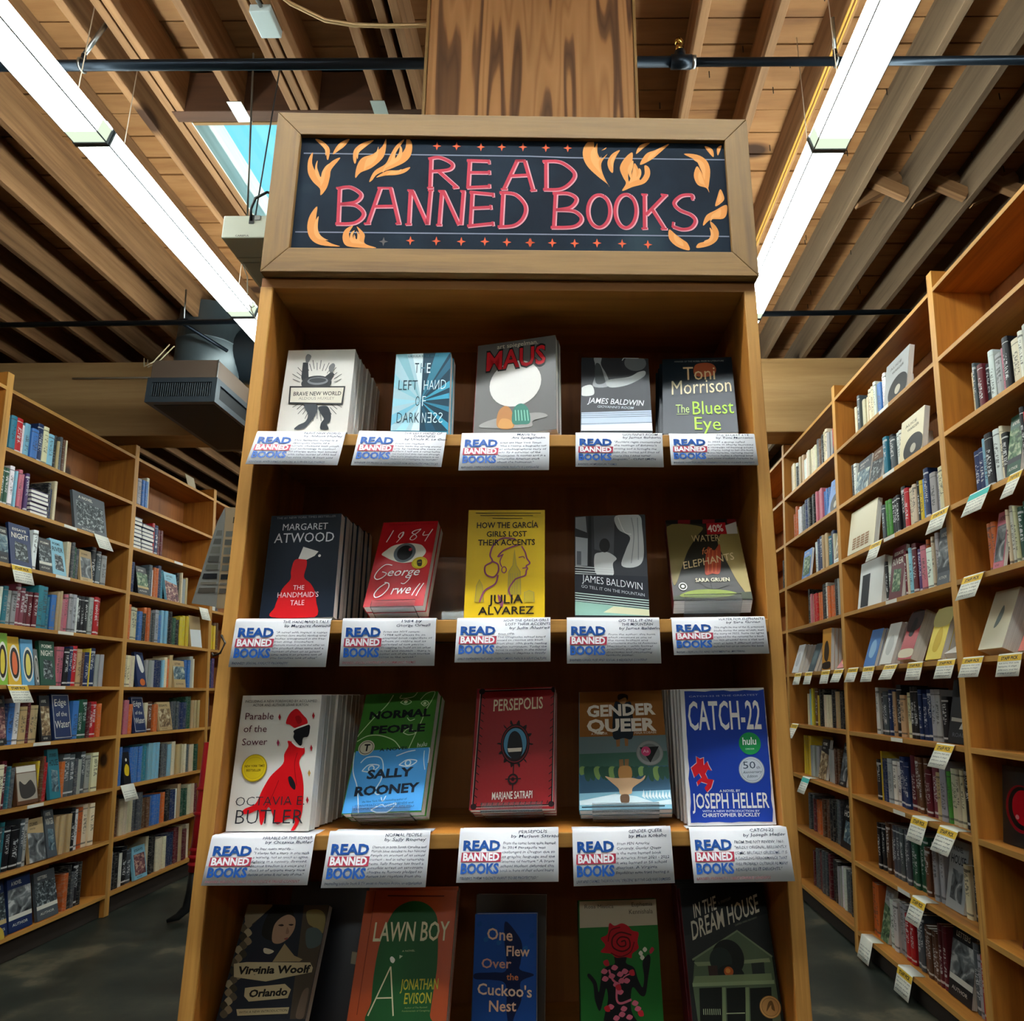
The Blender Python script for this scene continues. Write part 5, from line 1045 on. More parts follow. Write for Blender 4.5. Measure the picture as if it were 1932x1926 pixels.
class Flat:
    """paint, print and lettering on a flat face: origin o, axes u, v, normal n (metres); layers stack outwards"""
    def __init__(s, o, u, v, n, su=1, sv=1): s.o, s.u, s.v, s.n, s.su, s.sv, s.k, s.mb, s.clip = Vector(o), Vector(u), Vector(v), Vector(n), su, sv, 1, MB(), None; s.last = None
    def cl(s, p): return p if s.clip is None else (min(max(p[0], s.clip[0]), s.clip[1]), min(max(p[1], s.clip[2]), s.clip[3]))
    def pt(s, p, z): p = s.cl(p); return s.o+s.u*(p[0]*s.su)+s.v*(p[1]*s.sv)+s.n*z
    def z(s, mat=None):
        if mat is None or mat is not s.last: s.k += 1
        s.last = mat; return .0003+.00004*s.k
    def poly(s, mat, P):
        z = s.z(mat); a = sum(P[i-1][0]*P[i][1]-P[i][0]*P[i-1][1] for i in range(len(P)))
        if a < 0: P = P[::-1]
        s.mb.add([s.pt(p, z) for p in P], [tuple(range(len(P)))], mat)
    def ell(s, mat, c, ru, rv, n=32): s.poly(mat, [(c[0]+ru*math.cos(2*math.pi*k/n), c[1]+rv*math.sin(2*math.pi*k/n)) for k in range(n)])
    def ribbon(s, mat, w, P, taper=False):
        z = s.z(mat); Q = [(p[0]*s.su, p[1]*s.sv) for p in map(s.cl, P)]; vs = []; n = len(Q)
        for i, p in enumerate(Q):
            a, b = Q[max(i-1, 0)], Q[min(i+1, n-1)]; dx, dy = b[0]-a[0], b[1]-a[1]; L = math.hypot(dx, dy) or 1
            ww = w*(.35+.65*math.sin(math.pi*(i+.5)/n)) if taper else w
            nx, ny = -dy/L*ww/2, dx/L*ww/2
            for q in ((p[0]+nx, p[1]+ny), (p[0]-nx, p[1]-ny)): vs.append(s.o+s.u*q[0]+s.v*q[1]+s.n*z)
        s.mb.add(vs, [(2*i, 2*i+1, 2*i+3, 2*i+2) for i in range(n-1)], mat)
    def text(s, mat, t, a, b, cap, st=''):
        z = s.z(mat); vs, fs, x0, x1 = text2d(t, st)
        H = CAPH if any(ch.isupper() or ch.isdigit() or ch in 'bdfhklt"' for ch in t) else XH
        ax, ay, bx_, by = a[0]*s.su, a[1]*s.sv, b[0]*s.su, b[1]*s.sv; ch = cap*s.sv
        dx, dy = bx_-ax, by-ay
        out = []
        for x, y in vs:
            t1 = (x-x0)/(x1-x0); q = (ax+dx*t1, ay+dy*t1+y/H*ch)
            out.append(s.o+s.u*q[0]+s.v*q[1]+s.n*z)
        s.mb.add(out, fs, mat)
    def flush(s, name, parent):
        if s.mb.f: o = s.mb.obj(name, parent); s.mb = MB(); return o
def ink(h, rough=.45): return plain(h, rough, 'ink_'+h, 0, .2)
def draw(F, els, parent, default='print'):
    F.clip = (-.497, .497, .004, .997)
    nm = default; last = None
    for e in els:
        if e[0] == '#': F.flush(nm, parent); nm = e[1]; last = None; continue
        c = ink(e[1])
        if e[0] == 'p': F.poly(c, e[2:])
        elif e[0] == 's': F.poly(c, smooth_closed(e[2:]))
        elif e[0] == 'r': F.ribbon(c, e[2], e[3:])
        elif e[0] == 'q': F.ribbon(c, e[2], smooth_open(e[3:]))
        elif e[0] == 'e': F.ell(c, e[2], e[3], e[4])
        elif e[0] == 't':
            if last is not None and abs(last-e[3][1]) > .11: F.flush(nm, parent)
            last = e[3][1]; F.text(c, e[2], e[3], e[4], e[5], e[6])
    F.flush(nm, parent)
# ================================================================ large structure: floor, ceiling, walls
def floor_mat():
    m, nt, b = newmat('painted_concrete_floor')
    tc = N(nt, 'ShaderNodeTexCoord'); no = N(nt, 'ShaderNodeTexNoise'); no.inputs['Scale'].default_value = 2.2; no.inputs['Detail'].default_value = 8; no.inputs['Roughness'].default_value = .6
    nt.links.new(tc.outputs['Object'], no.inputs['Vector'])
    r = ramp(nt, [(.3, '10160f'), (.47, '222821'), (.56, '34362c'), (.62, '585240'), (.72, '2c3028')]); nt.links.new(no.outputs['Fac'], r.inputs[0]); nt.links.new(r.outputs[0], b.inputs['Base Color'])
    b.inputs['Roughness'].default_value = .45
    bp = N(nt, 'ShaderNodeBump'); bp.inputs['Strength'].default_value = .15; nt.links.new(no.outputs['Fac'], bp.inputs['Height']); nt.links.new(bp.outputs[0], b.inputs['Normal'])
    return m
struct(bx('floor', (-7, -6, -.06), (6.5, 12, 0), floor_mat()))
plaster = plain('8a6a48', .8, 'board_wall')
ZJ, ZD = 2.4+CZ, 2.6+CZ          # underside of joists, underside of deck
struct(bx('wall_left', (-7.1, -6, 0), (-7, 12, 4.1), plaster)); struct(bx('wall_right', (6.5, -6, 0), (6.6, 12, 4.1), plaster))
struct(bx('wall_back', (-7, 12, 0), (6.5, 12.1, 4.1), plaster)); struct(bx('wall_front', (-7, -6.1, 0), (6.5, -6, 4.1), plaster))
SX0, SX1, SY0, SY1 = -1.514, -.36, 1.40, 3.55    # skylight opening
DX0 = SX0-.075
mb = MB(); y = -6.0
while y < 12:
    w = rnd.choice((.115, .12, .14)); dz = rnd.uniform(0, .01); y1 = min(y+w-.007, 12)
    def plank(x0, x1): mb.box((x0, y, ZD+dz), (x1, y1, ZD+.04), deck)
    if y1 > SY0 and y < SY1: plank(-7, DX0); plank(SX1, 6.5)
    else:
        xs = [-7, rnd.uniform(-3, -1), rnd.uniform(1.2, 3.5), 6.5]
        for a, b_ in zip(xs, xs[1:]): plank(a+.002, b_-.002)
    y += w
mb.box((-7, -6, ZD+.04), (DX0, 12, ZD+.09), deck); mb.box((SX1, -6, ZD+.04), (6.5, 12, ZD+.09), deck); mb.box((DX0, -6, ZD+.04), (SX1, SY0, ZD+.09), deck); mb.box((DX0, SY1, ZD+.04), (SX1, 12, ZD+.09), deck)
nail = plain('2a2622', .5, 'nail_steel', .6)
for k in range(120):
    nx, ny = rnd.uniform(.5, 2.9), rnd.uniform(.7, 3.4); mb.box((nx-.0016, ny-.0016, ZD-.028), (nx+.0016, ny+.0016, ZD+.005), nail)
struct(mb.obj('ceiling'))
X0 = .1108
def joist(x, y0, y1, w=.034, mat=None, z0=ZJ): struct(bx('ceiling_joist', (x-w/2, y0, z0), (x+w/2, y1, ZD+.004), mat or fir[1], bevel=.003))
GY0, GY1 = 3.68, 3.95
HY = 1.33                       # header in front of the skylight
stub = (-.582, -.333)
for r_ in (-2.25, -2.1, -1.96, -1.83, -1.698, -1.558, -1.409, -1.29, -1.142, -1.02, -.885, -.757, -.703, -.686):
    joist(X0+2.4*r_, -5.9, 11.9)
for r_ in stub+(-.485, -.467, -.449, -.285, -.262):
    joist(X0+2.4*r_, -5.9, HY, mat=fir[1])
    if r_ in stub or r_ == -.262: joist(X0+2.4*r_, 4.0, 11.9)
for r_ in (-.14, -.02, .09): joist(X0+2.4*r_, -5.9, .26); joist(X0+2.4*r_, .8 if r_ > -.1 else 3.7, 11.9)
for r_ in (.207, .325, .43, .515): joist(X0+2.4*r_, -5.9, 11.9)
for r_ in (.60, .72, .844, .97, 1.09, 1.22, 1.35, 1.5, 1.65): joist(X0+2.4*r_, -5.9, 11.9, mat=fir_old)
header_mat = wood('header_dark_x', [(.25, '3c2414'), (.5, '54341e'), (.75, '472b18')], 0, 18, .07, .7)
# doubled ply hanging below the deck on the wide beam, header and skylight well
mb = MB(); mb.box((SX0-.06, HY, ZJ-.002), (-.10, HY+.06, ZD), header_mat); struct(mb.obj('ceiling_header', bevel=.003))
wh = plain('cfd8d0', .6, 'white_board')
wd = wood('white_stained_board_y', [(.3, 'b4c4ba'), (.6, 'dce6de'), (.8, 'c4d2c8')], 1, 14, .06, .6, None, .1)
mb = MB()
mb.box((SX0-.004, HY+.06, ZJ-.004), (SX0, SY1, ZD-.008), wd); mb.box((DX0-.01, HY+.06, ZD-.008), (SX0, SY1, ZD), wd); mb.box((SX1, HY+.06, ZJ-.004), (SX1+.02, SY1, ZD+.09), wd)
mb.box((SX0, SY1, ZJ), (SX1, SY1+.03, ZD+.12), wd); mb.box((SX0, HY+.06, ZJ-.004), (SX1, HY+.075, ZD+.12), frame_wood[0])
fw_ = mb.obj('window_frame')
gl = bpy.data.materials.new('skylight_glass'); gl.use_nodes = True; nt = gl.node_tree; nt.nodes.remove(nt.nodes['Principled BSDF'])
ta, gy, mxs = N(nt, 'ShaderNodeBsdfTransparent'), N(nt, 'ShaderNodeBsdfGlossy'), N(nt, 'ShaderNodeMixShader'); ta.inputs[0].default_value = (.95, 1, 1, 1); gy.inputs['Roughness'].default_value = .02; mxs.inputs[0].default_value = .06
nt.links.new(ta.outputs[0], mxs.inputs[1]); nt.links.new(gy.outputs[0], mxs.inputs[2]); nt.links.new(mxs.outputs[0], nt.nodes['Material Output'].inputs[0])
g_ = bx('window_1', (DX0-.02, HY+.075, ZD+.125), (SX1, SY1, ZD+.13), gl); struct(g_); fw_.parent = g_
for hx in (X0+2.4*-.582, X0+2.4*-.333): mb = MB(); mb.box((hx-.03, HY-.05, ZJ-.003), (hx+.03, HY+.062, ZJ), plain('b8c4c0', .4, 'galvanised', .5)); h_ = mb.obj('joist_hanger'); struct(h_)
# girder across the aisles
mb = MB(); mb.box((-6.9, GY0, 3.10), (6.4, GY1, ZJ), girder_mat); struct(mb.obj('ceiling_girder', bevel=.006))
# bridging between the weathered joists
for a, b_ in ((.60, .72), (.72, .844), (.844, .97)):
    xa, xb = X0+2.4*a+.017, X0+2.4*b_-.017
    for s in (0, 1):
        p = Vector((xa, 1.93+.05*s, ZJ+.03 if s else ZD-.03)); q_ = Vector((xb, 1.93+.05*s, ZD-.03 if s else ZJ+.03)); d = q_-p
        M = Tr(p) @ d.to_track_quat('X', 'Z').to_matrix().to_4x4(); struct(bx('joist_bridging', (0, -.02, -.032), (d.length, .02, .032), fir[0], None, M, .002))
# boxed post behind the display case
CYF = .30
struct(bx('column', (-.250, CYF, 0), (.2785, .72, ZD+.002), ply, bevel=.004))
trim_ = bx('trim_1', (.2785, CYF-.004, 0), (.2855, CYF+.03, ZD), frame_wood[2]); struct(trim_)
struct(bx('trim_2', (-.257, CYF-.004, 0), (-.250, CYF+.03, ZD), frame_wood[2]))
# ---------------------------------------------------------------- fluorescent lights
lens = emit('f4fffb', TUBE, 'fluorescent_lens')
lens_side = emit('ecfff8', TUBE*.5, 'fluorescent_lens_side')
lens_up = emit('f6fff8', TUBE*2.2, 'fluorescent_uplight')
lens_end = emit('dcebd0', .62, 'fluorescent_lens_end')
tin = plain('dfe6e2', .35, 'white_enamel'); edge = plain('5a6268', .5, 'grey_gasket'); wire_m = plain('b8a894', .4, 'wire', .5)
def fixture(x, y0, side, i, boost=None):
    r = empty('fluorescent_light', Tr((x, y0, CZ+1.95)))
    L = 1.236
    sec = [(-.058, 0), (.058, 0), (.072, .052), (-.072, .052)]
    m = MB(); m.prism(sec, L-.066, boost or lens, Tr((0, .008, 0))); m.obj('lens', r)
    m = MB(); m.prism(sec, .05, lens_end, Tr((0, L-.058, 0))); m.obj('lens_end', r)
    for s_ in (-1, 1): m = MB(); m.box((s_*.0575, .006, -.0014), (s_*.0605, L-.006, .003), edge); m.obj('lens_seam', r)
    m = MB(); m.prism([(-.05, .054), (.05, .054), (.042, .09), (-.042, .09)], L, tin); m.obj('housing', r)
    for s_ in ((-1, 1) if boost is None else ()): m = MB(); m.prism([(s_*.0725, .055), (s_*.052, .058), (s_*.046, .085), (s_*.048, .087)][::s_], L-.02, lens_up, Tr((0, .01, 0))); m.obj('side_lens', r)
    for s_ in ((-1, 1) if boost else ()): m = MB(); m.box((s_*.074, 0, -.16), (s_*.076, L, .054), tin); m.obj('reflector_skirt', r)  # skirts added to keep the cross pair's light off the column
    for yy in (0, L-.008):
        m = MB(); m.prism([(-.062, -.004), (.062, -.004), (.077, .056), (.05, .092), (-.05, .092), (-.077, .056)], .008, edge, Tr((0, yy, 0))); m.obj('end_cap', r)
    for yy in (.12, L-.14 if side < 0 else L-.2):
        m = MB(); m.tube([(.03 if side < 0 else -.03, yy, .09), (.03 if side < 0 else -.03, yy, ZD+.004-CZ-1.95)], .0018, wire_m, 6); m.obj('hanging_wire', r)
    w = ['left', 'right'][side > 0]; pos = ['directly over the near edge of the view', 'nearest the display sign', 'running away behind the sign', 'far down the aisle', 'at the far end of the aisle'][i]
    tag(r, 'white fluorescent strip light over the %s aisle, %s' % (w, pos), 'light', 'strip lights over the %s aisle' % w)
    return r
for side, x, yb in ((-1, -1.63, 1.009), (1, 1.078, 1.063)):
    for k in (-2, -1, 0, 1, 2, 3, 4):
        f = fixture(x, yb+k*1.24+(.66 if k > 1 else 0), side, min(4, max(0, k+1)))
        if k < -1: f['label'] = 'white strip light over the %s aisle, %s behind the viewer' % (['left', 'right'][side > 0], ['', '', 'first', 'second'][-k])
        if k > 3: f['label'] = 'last white strip light of the %s aisle row, beyond the girder' % ['left', 'right'][side > 0]
CROSS = emit('f6fbff', TUBE*5.6, 'fluorescent_lens_new')  # strength raised above the other tubes to brighten covers and cards
# the pair that crosses over the front of the display, above the picture
for k, x in enumerate((-1.53, -.275)):
    f = fixture(0, 0, 1, 1, CROSS); f.matrix_basis = Tr((x, -.56, CZ+2.0)) @ Matrix.Rotation(-math.pi/2, 4, 'Z')
    f['label'] = 'white strip light across the display front, %s one of two above the picture' % ('left', 'right')[k]; f['group'] = 'strip lights across the display front'
for k, x in enumerate((-1.65, -.4, .85)):  # unseen row added as fill light for the shelf interiors
    f = fixture(0, 0, 1, 1); f.matrix_basis = Tr((x, -4.3, CZ+1.95)) @ Matrix.Rotation(-math.pi/2, 4, 'Z')
    f['label'] = 'white strip light in the row well behind the viewer, %s from the left' % ('first', 'second', 'third')[k]; f['group'] = 'strip lights behind the viewer'
# ================================================================ the wooden display case
YE = math.radians(1.567)
ME = Matrix.Rotation(YE, 4, 'Z')
SH = [.4427+CZ, .1187+CZ, -.2072+CZ, -.53+CZ, -.856+CZ]
kick = plain('24180e', .8, 'dark_kickboard')  # shadow at the foot of the cases put into the board colour
case = tag(empty('display_bookcase', ME), 'tall orange pine display bookcase with face-out books on four shelves', 'bookcase')
W2, CD, TB = .46, .27, 2.010
for s in (-1, 1):
    a, b_ = s*W2, s*(W2-.0225)
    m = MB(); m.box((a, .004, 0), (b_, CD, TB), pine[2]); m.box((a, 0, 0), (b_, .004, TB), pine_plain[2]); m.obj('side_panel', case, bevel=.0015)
bx('back_panel', (-W2+.0225, CD-.012, .08), (W2-.0225, CD, TB), stained[2], case)
for z in SH+[.10]:
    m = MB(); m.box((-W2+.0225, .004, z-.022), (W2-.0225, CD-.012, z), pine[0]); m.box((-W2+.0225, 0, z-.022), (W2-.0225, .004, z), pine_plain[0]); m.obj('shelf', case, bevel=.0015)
bx('top_panel', (-W2, .004, TB), (W2, CD, TB+.02), pine[0], case)
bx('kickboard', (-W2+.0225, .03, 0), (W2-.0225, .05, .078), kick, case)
m = MB(); m.tube([(-W2-.002, .012, 1.37), (-W2+.004, -.006, 1.374), (-W2+.012, -.008, 1.362), (-W2+.006, -.008, 1.346), (-W2-.006, -.004, 1.342), (-W2-.012, .004, 1.346)], .0018, plain('3a342c', .4, 'dark_wire', .8), 8); m.obj('wire_hook', case)
# chalkboard sign on top
sx0, sx1, sz0, sz1, FY = -.4575, .4635, .752+CZ, 1.103+CZ, -.015
sign = tag(empty('chalkboard_sign', ME), 'framed chalkboard sign with red lettering and orange flames on top of the display bookcase', 'sign')
ix0, ix1, iz0, iz1 = -.4095, .4165, .803+CZ, 1.052+CZ
for nm, pts, ax in (('bottom', [(sx0, sz0), (sx1, sz0), (ix1, iz0), (ix0, iz0)], 0), ('top', [(sx0, sz1), (ix0, iz1), (ix1, iz1), (sx1, sz1)], 0), ('left', [(sx0, sz0), (ix0, iz0), (ix0, iz1), (sx0, sz1)], 2), ('right', [(sx1, sz0), (sx1, sz1), (ix1, iz1), (ix1, iz0)], 2)):
    m = MB(); m.prism(pts, .04, frame_wood[ax], Tr((0, FY, 0))); m.obj('frame_rail', sign, bevel=.0015)
cb, nt, b = newmat('chalkboard_black')
tc = N(nt, 'ShaderNodeTexCoord'); no = N(nt, 'ShaderNodeTexNoise'); no.inputs['Scale'].default_value = 6; no.inputs['Detail'].default_value = 6; nt.links.new(tc.outputs['Object'], no.inputs['Vector'])
r = ramp(nt, [(.35, '0a1522'), (.6, '14222f'), (.75, '26363f')]); nt.links.new(no.outputs['Fac'], r.inputs[0]); nt.links.new(r.outputs[0], b.inputs['Base Color']); b.inputs['Roughness'].default_value = .75; b.inputs['Specular IOR Level'].default_value = .12
board = bx('chalkboard', (ix0-.004, -.006, iz0-.004), (ix1+.004, .02, iz1+.004), cb, sign)
bx('backing_board', (sx0+.01, .02, sz0), (sx1-.01, .05, sz1-.01), stained[0], sign)
SG = DATA['sign']
F = Flat((0, -.006, CZ), (1, 0, 0), (0, 0, 1), (0, -1, 0))
for l in SG['line']: F.ribbon(plain('7c8090', .9, 'chalk_line'), .0026, l)
F.flush('chalk_line', board)
F.k = 3
for f in SG['flame']:
    F.k = 3; F.poly(plain('d88c44', .85, 'chalk_orange'), smooth_closed(f, 4))
    c = (sum(p[0] for p in f)/len(f), sum(p[1] for p in f)/len(f)); q_ = [(c[0]+(p[0]-c[0])*.45, c[1]+(p[1]-c[1])*.6) for p in f]; F.poly(plain('e09c58', .85, 'chalk_light_orange'), smooth_closed(q_, 4)); F.flush('painted_flame', board)
F.k = 3
for i, s_ in enumerate(SG['star']):
    c = plain('5a5450' if i == 5 else 'd8562c', .85, 'chalk_star_grey' if i == 5 else 'chalk_star'); R_, q = .0085, .0024
    F.poly(c, [(s_[0]+(R_*(1.15 if k % 4 == 2 else 1) if k % 2 == 0 else q*1.3)*math.cos(k*math.pi/4), s_[1]+(R_*1.15 if k % 2 == 0 else q*1.3)*math.sin(k*math.pi/4)) for k in range(8)]); F.flush('painted_star', board)
F.k = 4
for l in SG['let']:
    P = [(p[0]+.0017, p[1]-.001) for p in l[1:]]; w = .0084 if math.dist(P[0], P[-1]) > .03 or l[0] == 'q' else .005
    F.ribbon(plain('d09098', .85, 'chalk_pink'), w, smooth_open(P) if l[0] == 'q' else P)
F.k = 6
for l in SG['let']:
    P = l[1:]; w = .0062 if math.dist(P[0], P[-1]) > .03 or l[0] == 'q' else .0042
    F.ribbon(plain('b62a3e', .85, 'chalk_red'), w, smooth_open(P) if l[0] == 'q' else P)
F.flush('chalk_lettering', board)
# ---------------------------------------------------------------- face-out books on the display
def axes(yaw, lean, roll):
    cy, sy = math.cos(yaw), math.sin(yaw); u = Vector((cy, sy, 0)); n0 = Vector((sy, -cy, 0)); z = Vector((0, 0, 1))
    v = math.cos(lean)*z-math.sin(lean)*n0; n = math.cos(lean)*n0+math.sin(lean)*z
    return math.cos(roll)*u+math.sin(roll)*v, -math.sin(roll)*u+math.cos(roll)*v, n
def book_mesh(parent, w, h, t, cover, spine, roundspine=True):
    """front cover in the local xz plane at y=0 facing -y, spine on the left (x=-w/2), pages inside"""
    c = .0008; m = MB()
    m.box((-w/2, -c, 0), (w/2, 0, h), cover); m.box((-w/2, t-c, 0), (w/2, t, h), cover); m.box((-w/2-.0005, -c, 0), (-w/2+c, t, h), spine)
    cv = m.obj('cover', parent, bevel=.0004)
    bx('page_block', (-w/2+c, 0, .0008), (w/2-.0004, t-c, h-.0008), page_mat, parent); return cv
# key: (cover, spine, thickness, copies, stand, label, label for the copies)
BOOKS = {
 'bnw': ('dad6cc', 'cfcac0', .0195, 9, 0, 'white paperback with black figure in top hat on the top shelf, far left'),
 'lhd': ('3d90a8', '2c6a80', .022, 2, 0, 'small blue and white paperback with rays on the top shelf'),
 'maus': ('5c5a57', '8a2420', .019, 2, 0, 'tall grey paperback with red brush title and white disc'),
 'gio': ('22252a', '30343a', .012, 2, 0, 'black and white paperback with bottle photo on the top shelf'),
 'blu': ('0e1b24', '0c161e', .016, 4, 0, 'dark navy paperback with cream and green title on the top shelf'),
 'hand': ('101c2a', '0e1826', .0215, 8, 0, 'navy paperback with white bonnet and red gown, second shelf far left'),
 '1984': ('b4141c', '8a0c14', .0175, 2, 1, 'small red paperback with a large eye on the second shelf'),
 'garcia': ('dcb60e', 'c8a010', .018, 2, 0, 'yellow paperback with purple line portrait on the second shelf'),
 'mount': ('2e3034', '202226', .014, 1, 0, 'black and white paperback with curtain and mint stripes'),
 'water': ('2a2820', '5a1418', .034, 1, 1, 'thick paperback with olive tent cover and red sticker'),
 'par': ('e0dcd2', 'c8c4ba', .0215, 9, 0, 'white paperback with woman in red dress, third shelf far left'),
 'norm': ('3c7a2c', '2c6020', .0185, 2, 1, 'green and blue paperback with white line faces on the third shelf'),
 'pers': ('9a121c', '16080a', .0195, 3, 1, 'red paperback with black border and blue oval on the third shelf'),
 'gq': ('5c7f88', '4a8ca0', .0165, 2, 1, 'brown and teal paperback with mirrored figure on the third shelf'),
 'c22': ('e2e0dc', 'dcdcdc', .0215, 8, 0, 'bright blue paperback with white rough edge and red dancing figure'),
 'orl': ('20242e', '20242e', .017, 1, 0, 'dark paperback with portrait of a woman, bottom shelf far left'),
 'lawn': ('c04e18', 'b04410', .02, 2, 0, 'orange paperback with dark green arch on the bottom shelf'),
 'cuck': ('1c4c9a', '143a7a', .018, 1, 0, 'small blue paperback with dark bird shape on the bottom shelf'),
 'rose': ('1f6a2c', '184c20', .016, 1, 0, 'green paperback with red rose head figure on the bottom shelf'),
 'dream': ('1a2020', '6a2430', .016, 4, 0, 'dark green paperback with house facade and bronze seal'),
}
gls, nt, b = newmat('clear_acrylic'); b.inputs['Transmission Weight'].default_value = .96; b.inputs['Roughness'].default_value = .03; b.inputs['IOR'].default_value = 1.2; b.inputs['Base Color'].default_value = (.9, .93, .95, 1)
ORD = ['front', 'second', 'third', 'fourth', 'fifth', 'sixth', 'seventh', 'eighth', 'ninth', 'tenth']
for key, b_ in DATA['books'].items():
    x, y, z, yaw, lean, roll, w, h = b_; cov, spn, th, n, stand, lab = BOOKS[key]
    x += {'blu': -.014, 'water': -.012, 'orl': .014, 'dream': -.015, 'par': .005, 'c22': -.006}.get(key, 0)
    if stand: z = max(z, min(SH, key=lambda q: abs(q-CZ-z))-CZ+((th+.001)*n+.0065)*math.sin(lean)+.0058)
    if not stand: z = SH[0]*0+max(z, min(SH, key=lambda q: abs(q-CZ-z))-CZ+.0008+th*math.sin(lean)+w/2*abs(math.sin(roll)))
    u, v, nn = axes(yaw, lean, roll); o = Vector((x, y, z+CZ))
    R_ = Matrix(((u.x, -nn.x, v.x, 0), (u.y, -nn.y, v.y, 0), (u.z, -nn.z, v.z, 0), (0, 0, 0, 1)))
    back = -nn if stand else Vector((math.sin(-yaw)+{'c22': -.12, 'blu': -.2, 'hand': .03}.get(key, 0), math.cos(yaw), 0))
    th_ = th+.001; step = th_ if stand else th_/math.cos(lean)+(.002 if key == 'blu' else 0)
    cm, sm = plain(cov, .4, 'cover_'+key, 0, .25), plain(spn, .4, 'spine_'+key, 0, .25)
    root = empty('paperback', Tr(o) @ R_); tag(root, lab, 'book')
    cv = book_mesh(root, w, h, th, cm, sm)
    F = Flat((-w/2, -.0012, 0), (1, 0, 0), (0, 0, 1), (0, -1, 0), w, h)
    F.o = Vector((0, -.0012, 0)); draw(F, DATA['art'][key], cv)
    first = None
    for i in range(1, n):
        jit = Vector((rnd.uniform(-.002, .002), 0, 0))
        M = Tr(o+back*(step*i+.0004*i)+jit) @ R_
        if first is None:
            first = c = empty('paperback', M); book_mesh(c, w, h, th, cm, sm); kids = list(c.children)
        else:
            c = first.copy(); COL.objects.link(c); c.matrix_basis = M
            for k_ in kids: d = k_.copy(); COL.objects.link(d); d.parent = c
        short = ' '.join(lab.split(' on the ')[0].split(',')[0].split()[:8])
        tag(c, '%s copy behind %s' % (ORD[i], short), 'book', 'copies behind '+short)
    if stand:
        D = step*n+.001; st = tag(empty('acrylic_stand', Tr(o) @ R_), 'clear acrylic easel holding the '+' '.join(lab.split()[:8]), 'book stand')
        bx('ledge', (-w*.36, -.003, -.0045), (w*.36, D+.003, -.0015), gls, st); bx('lip', (-w*.36, -.006, -.0045), (w*.36, -.003, .010), gls, st); bx('back_plate', (-w*.36, D+.0005, -.0015), (w*.36, D+.0035, h*.72), gls, st)
# extra copies that stand behind the bottom-shelf books
def extra(x, y, z, yaw, lean, w, h, th, cov, lab):
    u, v, nn = axes(yaw, lean, 0); R_ = Matrix(((u.x, -nn.x, v.x, 0), (u.y, -nn.y, v.y, 0), (u.z, -nn.z, v.z, 0), (0, 0, 0, 1)))
    r = tag(empty('paperback', Tr((x, y, z+th*math.sin(lean)+.0005)) @ R_), lab, 'book'); book_mesh(r, w, h, th, plain(cov, .35), plain(cov, .35)); return r
e_ = extra(-.305, .13, SH[3]+.001, .02, math.radians(16), .145, .215, .018, '262a34', 'dark paperback with grey edge standing behind the woman portrait book')
F = Flat((0, -.0012, 0), (1, 0, 0), (0, 0, 1), (0, -1, 0), .145, .215); F.poly(ink('4a4448'), [(.44, 0), (.5, 0), (.5, 1), (.44, 1)]); F.poly(ink('4a4448'), [(-.2, .97), (.5, .97), (.5, 1), (-.2, 1)]); F.poly(ink('9c927a'), [(.3, .43), (.4, .42), (.41, .5), (.3, .51)]); F.flush('cover_print', e_)
extra(.004, .118, SH[3]+.001, -.045, math.radians(9), .118, .198, .02, '4a4644', 'grey paperback standing taller behind the small blue bird book')
ac = tag(empty('acrylic_stand', Tr((-.115, .10, SH[1]+.004))), 'empty clear acrylic stand beside the small red eye book', 'book stand')
bx('back_plate', (-.03, 0, .004), (.05, .003, .125), gls, ac, Matrix.Rotation(-.15, 4, 'X')); bx('ledge', (-.03, -.04, 0), (.05, .01, .003), gls, ac)
